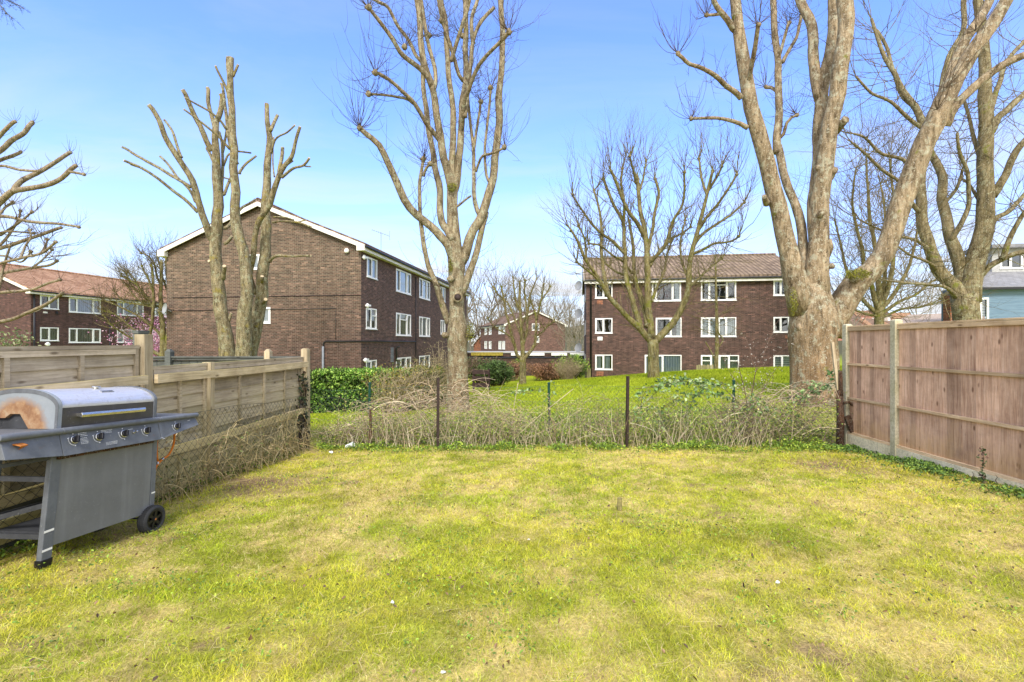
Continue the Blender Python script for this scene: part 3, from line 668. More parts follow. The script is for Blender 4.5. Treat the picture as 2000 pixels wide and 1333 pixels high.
for (a, b, c, d, mt) in ((297,327,480,500,'orange_brick'), (300,325,662,680,'upvc'), (295,330,835,857,'orange_brick'), (1240,1262,655,670,'orange_brick')):
    m = MB(); s0, s1 = RB.s(cw(a),'x'), RB.s(cw(b),'x'); z1, z0 = RB.z(400+c/2.564, cw(a),'x'), RB.z(400+d/2.564, cw(a),'x'); m.box(s0, s1, -.02, .0, z0, z1)
    if mt == 'upvc': m.box((s0+s1)/2-.05, (s0+s1)/2+.05, -.08, -.02, (z0+z1)/2-.05, (z0+z1)/2+.05)
    m.build('vent_grille', M[mt], rb)
for py in (558, 612, 680): dish(rb, (-.55, 2.0+(py-558)*.005, -(py-PY)/F*34.0), (-.8, -.8, .2), .36)
# small timber screen, bin and edging beside the block
m = MB(); m.box(RB.s(1147,'x'), RB.s(1330,'x'), -1.55, -1.5, -2.62, -2.5); m.box(RB.s(1147,'x'), RB.s(1330,'x'), -1.55, -1.5, -2.85, -2.72)
fo = empty('low_fence', (RB.o.x, RB.o.y, 0), ROT, 'low timber knee rail in front of the wide brick block', 'fence'); m.build('rail', M['post_l'], fo)
for px in (1147, 1151, 1240, 1330):
    m = MB(); s_ = RB.s(px,'x'); m.box(s_-.06, s_+.06, -1.5, -1.38, -3.1, -1.75 if px < 1160 else -2.45); m.build('post', M['post_l'], fo)
m = MB()
for i in range(8): m.box(RB.s(1346,'x')+i*.13, RB.s(1346,'x')+i*.13+.11, -1.9, -1.86, -2.7, -1.45+.04*(i % 2))
tag(m.build('timber_screen', M['post_l']), 'small timber screen beside the patio door of the wide block', 'screen'); o = bpy.data.objects['timber_screen']; o.location = (RB.o.x, RB.o.y, 0); o.rotation_euler = (0,0,ROT)

# ---- distant block
DB = Frame(987, 75, R(20))
wd = []
for (p0, p1) in ((946.5, 951.5), (955, 960), (974, 979.5), (981.5, 990)):
    for z1 in (2.75, .2):
        a, b = sorted((DB.s(p0,'y'), DB.s(p1 if p1 < 987 else 986.4,'y'))); wd.append((a, b, z1-1.35, z1, (.5,), 'net', None))
wg = [(DB.s(1048,'x'), DB.s(1053,'x'), .0, 1.0, (), 'net', None), (DB.s(1039,'x'), DB.s(1053,'x'), 2.0, 3.1, (.5,), 'net', None)]
db = gable_building(DB, 'apartment_block', 'distant reddish brick block with white verge beyond the garages', 10.8, 14.5, -5, 2.9, 2.2, (M['db_brick'], M['db_brick'], M['lb_tiles']), 1, wd, wg)

# garages with long brick wall
gw = MB(); gw.box(-5.5, 6.6, 41.0, 41.25, -3.6, -1.42); g0 = empty('garden_wall', (0,0,0), 0, 'long low brick wall with dark coping behind the small round tree', 'wall'); gw.build('brickwork', M['wall_brick'], g0)
c = MB(); c.box(-5.55, 6.65, 40.95, 41.3, -1.416, -1.32); c.build('coping', M['gutter'], g0)
gr = empty('garage_row', (0,0,0), 0, 'flat roofed garages with pale fascias behind the brick wall', 'garage')
m = MB(); m.box(-5, 7.6, 47, 52, -3.8, -1.15); m.build('wall', M['wall_brick'], gr)
m = MB()
for a, b in ((-.1, 1.2), (1.6, 3.3), (4.0, 5.6), (5.9, 8.0)): m.box(a, b, 46.8, 46.98, -1.35, -1.08)
m.build('fascia', M['upvc'], gr); m = MB(); m.box(-5.2, 7.8, 46.9, 52.2, -1.1, -1.0); m.build('roof', M['cap_conc'], gr)
m = MB(); m.box(-4.0, -.9, 45, 46.7, -1.3, -1.0); m.build('porch_roof', simple('mossy_roof', (.30,.24,.04), .9, var=.5), gr)

# white gabled house far behind the centre tree
hs = Frame(925, 95, R(-35))
h2 = gable_building(hs, 'house', 'small brick house with steep white edged gable far behind the centre tree', 7, 9, -6, -.5, 3.2, (M['orange_brick'], M['orange_brick'], M['lb_tiles']), 1, [], [], cat='house')

# ---- blue clad house on the right
BH = Frame(1857, 24.5)
blue = NT('blue_cladding'); sp = blue.n('ShaderNodeSeparateXYZ', i_Vector=blue.coord('UV')); fr_ = blue.math('FRACT', blue.math('DIVIDE', sp.outputs[1], .19))
nz_ = blue.noise(blue.coord('UV', (1.5, 9, 1)), 1.0, 4)
cb = blue.mix(1.0, blue.ramp(nz_, [(.3, (.12,.19,.27)), (.7, (.165,.245,.33))]), blue.ramp(fr_, [(.0, .35), (.06, 1.0), (1, 1.0)]), 'MULTIPLY'); M['blue'] = blue.bsdf(cb, .6, bump=fr_, bs=.5, bd=.02)
sl = NT('slate'); uv_ = sl.coord('UV'); bk = sl.n('ShaderNodeTexBrick', i_Vector=uv_, i_Scale=1.0, i_Mortar_Size=.006, i_Brick_Width=.3, i_Row_Height=.22); bk.inputs['Color1'].default_value=(.26,.26,.27,1); bk.inputs['Color2'].default_value=(.19,.19,.20,1); bk.inputs['Mortar'].default_value=(.07,.07,.07,1)
M['slate'] = sl.bsdf(bk.outputs[0], .6, bump=bk.outputs['Fac'], bs=.4, bd=-.01)
bh = empty('house', (BH.o.x, BH.o.y, 0), ROT, 'blue clad house with slate roof at the right edge above the fence', 'house')
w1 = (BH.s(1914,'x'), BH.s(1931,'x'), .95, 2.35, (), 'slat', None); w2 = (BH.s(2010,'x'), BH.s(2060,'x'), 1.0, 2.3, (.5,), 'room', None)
m = MB(); wall_grid(m, .25, 11, -2, 2.86, [w1[:4], w2[:4]], 'x', 0.0, -1); m.quad(Vector((.25,0,-2)), Vector((.25,0,2.86)), Vector((.25,1,2.86)), Vector((.25,1,-2))); m.quad(Vector((11,0,-2)), Vector((11,0,2.86)), Vector((11,8,2.86)), Vector((11,8,-2))); m.build('cladding', M['blue'], bh)
m = MB(); m.box(-.05, .22, -.05, .45, -2, 2.5); m.build('brick_pier', M['orange_brick'], bh)
m = MB(); a = [Vector((1.2,-.3,2.80)), Vector((11.2,-.3,2.80)), Vector((11.2,2.2,3.95)), Vector((3.0,2.2,3.95))]; b = [v+Vector((0,0,.1)) for v in a]; m.add(a+b, [(0,1,2,3),(4,7,6,5),(0,4,5,1),(2,6,7,3),(3,7,4,0),(1,5,6,2)]); ro = m.build('roof', M['slate'], bh)
m = MB(); m.box(1.2, 11.2, -.36, -.305, 2.74, 2.85); m.build('gutter', M['gutter'], ro)
w3 = [(a, a+1.1, 4.15, 5.0, (.5,), 'room', None) for a in (3.9, 5.4, 7.4, 9.2)]
m = MB(); wall_grid(m, 3.5, 11, 3.8, 5.25, [h[:4] for h in w3], 'x', 2.0, -1); m.quad(Vector((3.5,2,3.8)), Vector((3.5,2,5.25)), Vector((3.5,3.4,5.25)), Vector((3.5,3.4,3.8))); m.build('upper_wall', simple('grey_render', (.40,.40,.38), .9, var=.2), bh)
m = MB(); m.box(3.2, 11.3, 1.6, 3.8, 5.25, 5.45); m.build('upper_roof', M['slate'], bh)
for h in (w1, w2): window(bh, *h[:4], 'x', 0.0, -1, *h[4:])
for h in w3: window(bh, *h[:4], 'x', 2.0, -1, *h[4:])
# low tiled roof just behind the right fence
m = MB(); m.add([W(1740,634,30), W(1860,626,30), W(1858,612,36), W(1775,615,36)], [(0,1,2,3)]); m.add([W(1740,634,30), W(1860,626,30), W(1860,690,30), W(1740,690,30)], [(0,1,2,3)])
tag(m.build('outbuilding', simple('brown_flat_roof', (.36,.28,.21), .9, var=.35, scale=9, bs=.6)), 'low brown tiled outbuilding left of the blue clad house', 'outbuilding')
# rows of far houses on the hill
hc = [(.36,.17,.12), (.42,.36,.30), (.33,.18,.12), (.48,.44,.38)]
k = 0
for row, (Y, y0, n) in enumerate(((150, 628, 7), (210, 612, 8))):
    for i in range(n):
        px = 1650+i*34+row*11; w = 9; X = (px-PX)/F*Y; zt = -(y0-6*math.sin(i)-PY)/F*Y
        e_ = empty('house', (X, Y, zt-7), R(random.uniform(-25, 25)), '%s house on the far hillside, %s from the left in the %s row' % (('red brick','rendered','russet brick','pale')[k % 4], ('first','second','third','fourth','fifth','sixth','seventh','eighth')[i], ('nearer','farther')[row]), 'house', 'houses on the far hillside')
        m = MB(); m.box(-w/2, w/2, 0, 7, -12, 4.6); m.build('wall', simple('render%d' % k, hc[k % 4], .9), e_)
        m = MB(); m.add([Vector((-w/2-.3,-.3,4.6)), Vector((w/2+.3,-.3,4.6)), Vector((w/2+.3,3.5,7.2)), Vector((-w/2-.3,3.5,7.2)), Vector((w/2+.3,7.3,4.6)), Vector((-w/2-.3,7.3,4.6))], [(0,1,2,3),(3,2,4,5),(0,3,5),(1,4,2)]); m.build('roof', M['lb_tiles'] if k % 2 else M['fl_tiles'], e_)
        for sx in (-2.4, 2.4):
            m = MB(); m.box(sx-.8, sx+.8, -.04, .0, 2.2, 3.6); m.build('window', M['upvc'], e_)
        k += 1
# ---------------------------------------------------------------- fences
FA = -math.atan(.0367)
def make_left_fence():
    f = empty('boundary_fence', (-3.58, 8.0, 0), FA, 'weathered horizontal board fence behind the barbecue on the left of the lawn', 'fence')
    def panel(y0, y1, zt, zb, nb, x=-.04):
        m = MB(); rows = max(3, int(round((zt-.04-zb)/.145))); hh = (zt-.04-zb)/rows
        for r in range(rows):
            z0 = zb+r*hh; t = random.uniform(-.004, .004)
            vs = []
            for yy in (y0, y1):
                for (dx, dz) in ((-.022, -.012), (.010+t, -.012), (-.012, hh+.008), (-.026, hh+.008)): vs.append(Vector((x+dx, yy, z0+dz)))
            m.add(vs, [(0,1,2,3),(7,6,5,4),(0,4,5,1),(1,5,6,2),(2,6,7,3),(3,7,4,0)])
        for i in range(nb+1):
            yy = y0+(y1-y0)*i/nb; yy = min(max(yy, y0+.02), y1-.02); m.box(x-.002, x+.026, yy-.019, yy+.019, zb+.01, zt-.036)
        m.box(x-.035, x+.035, y0-.0, y1+.0, zt-.034, zt); m.box(x+.006, x+.03, y0+.04, y1-.04, zt-.085, zt-.036)
        return m.build('panel', M['fence_l'], f)
    panel(-2.36, -.06, -.25, -1.95, 4); panel(-3.27, -2.44, -.25, -1.9, 2)
    panel(-5.15, -3.41, -.03, -1.20, 3); panel(-6.95, -5.20, -.03, -1.20, 3)
    m = MB()
    for y0 in (-5.15, -6.95):
        m.box(-.07, -.03, y0, y0+1.74, -1.50, -1.33); m.box(-.065, -.035, y0, y0+1.74, -1.75, -1.56)
    m.build('base_board', M['fence_l'], f); m = MB(); m.box(-.14, -.12, -7.0, -3.4, -1.8, -1.15, .05); m.build('gap_shade_sheet', M['grey_fence'], f)  # dark sheet added behind the gap under the panels, standing in for shade
    for (y, zt, w) in ((-2.40, -.24, .075), (-3.34, .08, .11), (-5.18, .0, .09), (-7.0, .0, .09)):
        m = MB(); m.box(-.075, .03, y-w/2, y+w/2, -1.95, zt); m.build('post', M['post_l'], f, bevel=.004)
    m = MB(); m.box(-.12, -.06, -3.36, -3.24, -1.8, .11); m.box(-.125,-.055,-3.37,-3.23,.09,.12); m.build('post', M['grey_fence'], f)
    for (zt, zb, nm) in ((-.335, -.425, 1), (-1.115, -1.205, 2)):
        for (y0, y1) in ((-7.2, -3.40), (-3.385 if nm == 2 else -3.28, -.05)):
            m = MB(); N = 12
            for i in range(N):
                a = y0+(y1-y0)*i/N; b = y0+(y1-y0)*(i+1)/N; da = .006*math.sin(a*1.7+nm); db = .006*math.sin(b*1.7+nm)
                m.add([Vector((.035,a,zb+da)),Vector((.075,a,zb+da)),Vector((.035,a,zt+da)),Vector((.075,a,zt+da)),Vector((.035,b,zb+db)),Vector((.075,b,zb+db)),Vector((.035,b,zt+db)),Vector((.075,b,zt+db))], [(0,1,5,4),(2,6,7,3),(0,4,6,2),(1,3,7,5)]+([(0,2,3,1)] if i == 0 else [])+([(4,5,7,6)] if i == N-1 else []), .5+nm*.1)
            m.build('rail', M['rail_l'], f)
    m = MB(); m.box(-.06, .05, -.06, .06, -2.0, -.12); m.box(-.045, .035, -.045, .045, -.12, -.105); m.build('post', M['post_l'], f, bevel=.006)
    return f
fence_l = make_left_fence()
def gpt(f, p): return f.matrix_basis @ Vector(p)
def chain_mesh(name, p0, p1, h0, h1, mat, cell=.088, r=.0022, parent=None, sag=.03, out=0.0, holes=0):
    """diamond mesh between two ground points, h = height above ground"""
    p0 = Vector((p0[0], p0[1], 0)); p1 = Vector((p1[0], p1[1], 0)); L = (p1-p0).length; d = (p1-p0)/L; n = Vector((-d.y, d.x, 0))
    m = MB()
    def P(u, v):            # v 0..1
        u = min(max(u, 0), L); q = p0+d*u; g = gz(q.x, q.y)+.02; h = h0+(h1-h0)*u/L - sag*(.5-.5*math.cos(u*2.2)) - .02*noise.noise((u*1.3, 0, 4))
        off = .03*noise.noise((u*.9, v*2, 1.5))+out
        return Vector((q.x, q.y, 0))+n*off+Vector((0, 0, g+h*v))
    H = max(h0, h1); k = int(L/cell); vs = 7
    for sg in (-1, 1):
        for i in range(-int(H/cell)-1, k+int(H/cell)+2):
            u0 = i*cell; pts = []
            for j in range(vs+1):
                v = j/vs; u = u0+sg*v*H*.95
                if -.001 <= u <= L: pts.append(P(u, v))
            if len(pts) > 1: m.tube(pts, r, 3, caps=False)
    for v in (1.0, .52):
        m.tube([P(L*i/40, v) for i in range(41)], r*1.3, 3, caps=False)
    return m.build(name, mat, parent, uv=False)
a0 = gpt(fence_l, (.12, -4.9, 0)); a1 = gpt(fence_l, (.10, -.05, 0))
cl = empty('wire_fence', (a0.x, a0.y, 0), 0, 'sagging green-grey chain link wire in front of the left board fence', 'fence')
o = chain_mesh('wire_mesh', a0, a1, .88, .90, M['wire'], r=.0019); o.parent = cl; o.location = -Vector(cl.location)

# neighbour's dark trellis fence behind the left garden
nf = empty('trellis_fence', (-4.1, 8.55, 0), 0, 'low dark grey fence of the next garden with pointed posts', 'fence')
m = MB(); m.box(-4.6, .35, -.02, .02, -.33, -.285); m.box(-4.6, .35, -.015, .015, -.60, -.56)
m.box(-4.6,.35,-.045,.045,-.283,-.262); m.build('rail', M['grey_fence'], nf)
m = MB()
for i in range(33): x = -4.6+i*.15; m.box(x, x+.142, .022, .034, -1.9, -.335, rnd=.1+.2*random.random())
m.build('panel', M['grey_fence'], nf)
for x in (-2.25, -.42, -4.05):
    m = MB(); m.box(x-.05, x+.05, -.06, .05, -1.95, -.17); m.add([Vector((x-.05,-.06,-.17)),Vector((x+.05,-.06,-.17)),Vector((x+.05,.05,-.17)),Vector((x-.05,.05,-.17)),Vector((x-.02,-.03,-.125)),Vector((x+.02,-.03,-.125)),Vector((x+.02,.02,-.125)),Vector((x-.02,.02,-.125))], [(0,1,5,4),(1,2,6,5),(2,3,7,6),(3,0,4,7),(4,5,6,7)])
    m.build('post', M['post_l'] if x > -1 else M['grey_fence'], nf)

FB = -math.atan(.0422)
def make_right_fence():
    f = empty('panel_fence', (6.02, 8.25, 0), FB, 'pinkish brown vertical board fence with concrete posts on the right of the lawn', 'fence')
    ps = [0.0, -1.11, -3.17, -5.07, -6.97]
    def gl(y): q = gpt(f, (0, y, 0)); return gz(q.x, q.y)
    for i, y in enumerate(ps):
        zt = .335 if i else .305; w = .052
        m = MB(); m.box(-.075, .045, y-w, y+w, gl(y)-.2, zt)
        m.add([Vector((a, b, c)) for (a, b, c) in ((-.075,y-w,zt),(.045,y-w,zt),(.045,y+w,zt),(-.075,y+w,zt),(-.055,y-w+.02,zt+.022),(.025,y-w+.02,zt+.022),(.025,y+w-.02,zt+.022),(-.055,y+w-.02,zt+.022))], [(0,1,5,4),(1,2,6,5),(2,3,7,6),(3,0,4,7),(4,5,6,7)])
        m.build('post', M['concrete'], f, bevel=.006)
    for i in range(len(ps)-1):
        y1, y0 = ps[i]-.052, ps[i+1]+.052
        m = MB(); n = max(4, int(round((y1-y0)/.103))); w = (y1-y0)/n
        for k in range(n):
            a = y0+k*w; t = random.uniform(-.003, .003)
            m.add([Vector(v) for z in (-1.60, .25) for v in ((-.004+t, a-.008, z), (-.016+t, a+w+.004, z), (-.001+t, a+w+.004, z), (.006, a-.008, z))], [(0,3,2,1),(4,5,6,7),(0,1,5,4),(1,2,6,5),(2,3,7,6),(3,0,4,7)])
        m.build('board_panel', M['fence_r'], f)
        for z in (-.385, -.99, -1.60):
            m = MB(); m.box(-.052, -.014, y0, y1, z-.022, z+.020); m.build('rail', M['rail_r'], f, bevel=.003)
        m = MB(); m.box(-.05, .03, y0, y1, .262, .288); m.box(-.05, -.014, y0, y1, .20, .258); m.build('capping', M['rail_r'], f, bevel=.003)
        m = MB(); m.box(-.062, .02, y0, y1, min(gl(y0), gl(y1))-.25, -1.624); m.build('gravel_board', M['board_conc'], f)
    return f
fence_r = make_right_fence()

# old iron posts and green mesh fence across the end of the garden
bf = empty('wire_fence', (0, 8.05, 0), 0, 'old chain link fence on dark iron posts across the end of the lawn', 'fence')
for (px, pt, Y) in ((855, 738, 8.0), (1225, 735, 8.0), (723, 800, 8.1)):
    b = W(px, 0, Y); g = gz(b.x, Y); top = -(pt-PY)/F*Y; m = MB()
    m.box(-.022, .022, -.004, .004, 0, top-g+.1); m.box(-.022, -.014, .0, .035, 0, top-g+.1)
    o = m.build('post', M['darkpost'] if px > 800 else M['rust'], bf); o.location = (b.x, Y-8.05, g-.1); o.rotation_euler = (random.uniform(-.02,.02), random.uniform(-.015,.015), .3)
o = chain_mesh('wire_mesh', (-3.5, 8.1), (5.85, 8.1), .86, .86, M['wire'], cell=.088, r=.0016, sag=.10); o.parent = bf; o.location = (0, -8.05, 0)
gf = empty('wire_fence', (0, 9.2, 0), 0, 'green plastic coated mesh fence with green posts behind the brambles', 'fence')
for (px, pt) in ((720, 750), (1073, 750), (1432, 745)):
    b = W(px, pt, 9.2); g = gz(b.x, 9.2); m = MB(); m.tube([(0,0,0),(0,0,b.z-g+.1)], .026, 10); m.lathe((0,0,b.z-g+.09),(0,0,1),[(0,.03),(.03,.03),(.04,.012)],10)
    o = m.build('post', M['greenpost'], gf, smooth=False); o.location = (b.x, 0, g-.1); o.rotation_euler = (random.uniform(-.03,.03), random.uniform(-.02,.02), 0)
o = chain_mesh('wire_mesh', (-4.6, 9.2), (6.6, 9.2), .95, 1.0, M['greenwire'], cell=.088, r=.0016, sag=.04); o.parent = gf; o.location = (0, -9.2, 0)
# rusty post with leaning stake and bracket beside the right fence
rp = empty('rusty_post', (5.80, 8.15, 0), 0, 'rusty iron post with an old stake leaning on it by the right fence', 'post')
g = gz(5.8, 8.15); m = MB(); m.tube([(0,0,g-.1),(.01,0,g+.5),(0,0,g+1.0)], [.06,.055,.05], 10, bump=.15, bs=14); m.tube([(.0,-.02,g+.9),(.0,-.01,g+1.35)], [.035,.03], 8, bump=.15, bs=14); m.build('post', M['rust'], rp, smooth=True)
m = MB(); m.tube([(.03,-.05,g+.78),(.12,-.06,g+.80),(.17,-.06,g+.74)], [.03,.025,.018], 7, bump=.2, bs=12); m.build('bracket', M['rust'], rp, smooth=True)
m = MB(); m.bar((-.10,.05,g+1.85),(.02,.0,g+.55),.05,.035, up=(0,1,0)); m.build('stake', M['post_l'], rp)
m = MB(); m.bar((.10,-.03,g+.55),(.32,-.06,g-.02),.10,.04, up=(0,1,0)); m.build('broken_board', M['rust'], rp)

# stump peg in the lawn, litter, daisies
def place(px, py):            # lawn point seen at a pixel: intersect z = -(1.40+.055 y)
    k = (py-PY)/F; y = 1.40/(k-.055); return Vector(((px-PX)/F*y, y, gz((px-PX)/F*y, y)))
p = place(1210, 994); m = MB(); m.tube([(0,0,-.02),(0,.0,.055),(.002,0,.105)], [.026,.024,.023], 9, bump=.12, bs=30)
o = m.build('wooden_peg', simple('mossy_peg', (.22,.19,.07), .9, var=.5, scale=40), smooth=False); o.location = p; tag(o, 'short sawn off wooden peg standing in the middle of the lawn', 'peg')
for (px, py, lab, sc_, k_) in ((683, 874, 'crumpled clear plastic tub lying by the left end of the wire fence', .075, 1), (646, 884, 'scrap of white plastic in the grass beside the board fence end post', .035, 2), (1033, 1056, 'white scrap of paper on the lawn below the wooden peg', .016, 3), (766, 1180, 'small white scrap on the lower left of the lawn', .016, 4), (1519, 1141, 'tiny pale scrap on the right of the lawn', .014, 5), (866, 1318, 'pale pink scrap near the bottom edge of the lawn', .012, 6)):
    p = place(px, py+3); m = MB(); rs = random.Random(k_)
    if k_ == 1:
        m.tube([(-.9,0,.35),(-.3,0,.5),(.5,.1,.8),(.9,.1,.95)], [.35,.5,.55,.6], 12, bump=.25, bs=1.6, caps=False)
    else:
        pts = [Vector((math.cos(a)*rs.uniform(.6,1.2), math.sin(a)*rs.uniform(.6,1.2), rs.uniform(.1,1.2))) for a in np.arange(0, 6.2, .9)]
        m.add(pts+[Vector((0,0,1.1))], [(i, (i+1) % len(pts), len(pts)) for i in range(len(pts))])
    o = m.build('plastic_tub' if k_ == 1 else 'litter_scrap', M['upvc'] if k_ > 1 else simple('cloudy_plastic', (.62,.66,.66), .3, spec=.5, var=.2), smooth=True); o.location = p+Vector((0,0,.01)); o.scale = (sc_,)*3; tag(o, lab, 'litter')

# ---------------------------------------------------------------- trees
def smooth_pts(P, rads, step):
    out, ro = [], []
    n = len(P)
    for i in range(n-1):
        p0 = P[max(i-1,0)]; p1 = P[i]; p2 = P[i+1]; p3 = P[min(i+2,n-1)]; k = max(1, min(14, int((p2-p1).length/step)))
        for j in range(k):
            t = j/k; t2 = t*t; t3 = t2*t
            out.append(.5*((2*p1)+(p2-p0)*t+(2*p0-5*p1+4*p2-p3)*t2+(3*p1-p0-3*p2+p3)*t3)); ro.append(rads[i]*(1-t)+rads[i+1]*t)
    out.append(P[-1]); ro.append(rads[-1]); return out, ro
class Tree:
    def __init__(s, name, label, base_px, Y, mat, twigmat, cat='tree', group=None, base_y=None):
        b = W(base_px, 0, Y); s.g = gz(b.x, Y) if base_y is None else base_y
        s.o = Vector((b.x, Y, s.g)); s.root = empty(name, s.o, 0, label, cat, group); s.Y = Y; s.mat = mat; s.tm = twigmat
        s.nodes = []; s.k = {'pruned_tree': .86, 'plane_tree': .93, 'bare_tree': .7}.get(name, .84); s.tw = MB(); s.limbs = []; s.small = MB()
    def nearest(s, px, py):
        if not s.nodes: return s.Y
        return min(s.nodes, key=lambda n: (n[0]-px)**2+(n[1]-py)**2)[2]
    def limb(s, pts, r0, r1, dy=0.0, part='limb', cap=True, bump=.10, rs=None, sep=True, start_y=None, rscale=None):
        """pts in photo pixels, radii in photo pixels, dy = how far the tip lies behind (+) or before (-) its root, metres"""
        y0 = s.nearest(*pts[0]) if start_y is None else start_y
        L = [0]
        for a, b in zip(pts[:-1], pts[1:]): L.append(L[-1]+math.hypot(b[0]-a[0], b[1]-a[1]))
        P, rr = [], []
        for (px, py), l in zip(pts, L):
            t = l/L[-1]; yy = y0+dy*t; P.append(W(px, py, yy)-s.o)
            rr.append((rs[len(rr)] if rs else (r0+(r1-r0)*t**.8))*s.k/F*yy)
        step = max(.08, rr[0]*1.2); Q, qr = smooth_pts(P, rr, step)
        for i in range(1, len(Q)-1): Q[i] = Q[i]+Vector((noise.noise(Q[i]*1.1), noise.noise(Q[i]*1.1+Vector((9,9,9))), noise.noise(Q[i]*1.3+Vector((3,1,7)))))*min(.09, qr[i]*.7)
        n = 16 if rr[0] > .18 else 12 if rr[0] > .08 else 8 if rr[0] > .03 else 6
        m = MB() if sep else s.small
        m.tube(Q, qr, n, bump=bump, bs=4.0 if rr[0] > .1 else 9.0)
        if sep: m.build(part, s.mat, s.root, smooth=True, uv=False)
        if s.root.name.startswith('pruned') and part == 'limb' and sep:
            e = (Q[-1]-Q[-2]).normalized(); ct_ = MB(); ct_.lathe(Q[-1]-e*.004, e, [(0, qr[-1]*1.02), (.012, qr[-1]*.9)], 8); ct_.build('cut_face', M['cutwood'], s.root, uv=False)
        for q in Q[::2]:
            w = q+s.o; s.nodes.append((PX+w.x/w.y*F, PY-w.z/w.y*F, w.y))
        s.limbs.append((Q, qr)); return Q, qr
    def knob(s, q, r):
        m = s.small; q = Vector(q); r = r*.66 if r > .1 else r; m.tube([q-Vector((0,0,r*.8)), q, q+Vector((0,0,r*.8))], [r*.55, r, r*.5], 8, bump=.4, bs=14)
    def sprout(s, q, d, n, L, r=.006, up=1.0, spread=.8, seg=5, kink=.08, sub=0):
        for i in range(n):
            kink = .15
            dv = (Vector(d).normalized()*random.uniform(.2,1)+Vector((random.gauss(0,spread),random.gauss(0,spread),random.gauss(0,spread*.6)))).normalized()
            l = L*random.uniform(.45,1.15); p = Vector(q); pts = [p]; h = l/seg
            for j in range(seg):
                dv = (dv+Vector((0,0,up*.32))+Vector((random.gauss(0,kink),random.gauss(0,kink),random.gauss(0,kink)))).normalized(); p = p+dv*h; pts.append(p)
            s.tw.tube(pts, [r*(1-.75*j/seg) for j in range(seg+1)], 3, caps=False)
            if sub:
                for _ in range(sub):
                    j = random.randint(1, seg-1); s.sprout(pts[j], dv, 1, l*.45, r*.6, up*.6, .7, 3, kink*1.5)
    def grow(s, q, d, L, r, lvl, up=.25, kids=3, spread=.55, kink=.12, wander=.5):
        """procedural side branch"""
        seg = 6 if lvl > 1 else 5; p = Vector(q); dv = Vector(d).normalized(); pts = [p]; h = L/seg; dirs = [dv]
        for j in range(seg):
            dv = (dv+Vector((random.gauss(0,kink),random.gauss(0,kink),random.gauss(0,kink)+up*.25))).normalized(); p = p+dv*h; pts.append(p); dirs.append(dv)
        rr = [r*(1-.65*j/seg) for j in range(seg+1)]
        (s.small if r > .012 else s.tw).tube(pts, rr, 6 if r > .02 else 4 if r > .01 else 3, caps=False)
        if lvl > 0:
            for k in range(kids):
                j = random.randint(2, seg) if k else seg
                a = dirs[j]; side = a.cross(Vector((random.gauss(0,1),random.gauss(0,1),random.gauss(0,1)))).normalized()
                s.grow(pts[j], (a+side*random.uniform(.3,1)*spread*1.4), L*random.uniform(.5,.75), rr[j]*.8, lvl-1, up, kids, spread, kink)
    def side_twigs(s, k, every, L, r, up=.6, sub=0, r_max=9, start=.2, lvl=0):
        for Q, qr in (s.limbs[k:] if isinstance(k, int) else [s.limbs[i] for i in k]):
            for i in range(max(1, int(len(Q)*start)), len(Q)-1):
                if qr[i] > r_max or random.random() > every: continue
                t = (Q[i+1]-Q[i-1]).normalized(); side = t.cross(Vector((random.gauss(0,1),random.gauss(0,1),random.gauss(0,1)))).normalized()
                if lvl: s.grow(Q[i], t*.5+side, L*random.uniform(.5,1.1), r, lvl)
                else: s.sprout(Q[i]+side*qr[i]*.8, side+t*.5, 1, L, r, up, .3, 5, .09, sub)
    def done(s):
        if s.small.n: s.small.build('crown', s.mat, s.root, smooth=True, uv=False)
        if s.tw.n: tag(s.tw.build('twigs', s.tm, s.root, uv=False), kind='stuff')

# pruned three stemmed tree on the left
t = Tree('pruned_tree', 'hard pruned tree with bare cut stems in front of the brick gable', 462, 16.0, M['bark_prune'], M['twig'])
t.limb([(446,740),(442,700),(440,650),(432,600),(425,550),(421,500),(424,450),(425,400),(421,350),(421,300),(420,270),(422,236)], 17, 7, 0, 'trunk', rs=[19,17,15,14,13,12,11.5,10.5,9,8,7,6.5], start_y=16)
t.limb([(422,260),(414,225),(407,200),(405,172)], 5, 4); t.limb([(422,240),(430,220),(432,200),(432,184)], 6, 5)
t.limb([(427,470),(414,467),(404,440),(393,406),(376,353),(352,312),(323,266),(308,235),(291,206)], 8, 5, -1.5)
t.limb([(387,415),(364,391),(332,368),(297,342),(270,326),(242,314)], 4, 2.6, -1.2); t.limb([(373,365),(343,347),(302,324),(270,305),(239,288)], 4, 2.6, .8)
t.limb([(270,326),(256,322),(252,318)], 2.6, 2.2); t.limb([(355,308),(347,285),(335,255),(321,235)], 3.2, 2.4, .5)
t.limb([(383,395),(372,372),(346,345),(325,318),(313,306)], 3.4, 2.4, .8)
t.limb([(414,296),(404,275),(396,254),(378,219),(366,195),(357,176)], 6, 4.6, -.7); t.limb([(418,320),(410,300),(404,290)], 4, 3, .4)
t.limb([(449,292),(428,268),(393,239),(359,214)], 3, 2, -1.0, start_y=15.4); t.limb([(443,254),(431,236),(411,219),(380,202),(361,191)], 2.8, 2, -1.0, start_y=15.3)
t.limb([(430,385),(434,340),(434,310),(433,280),(428,258)], 4.2, 2.6, .6); t.limb([(434,300),(440,270),(443,250)], 3, 2.2)
t.limb([(438,476),(446,470),(453,462)], 4, 3.2); t.limb([(436,545),(437,530),(438,520)], 5, 4, -.3); t.limb([(418,514),(412,513),(408,510)], 5, 3.5, -.2); t.limb([(446,630),(450,620),(452,612)], 4,3)
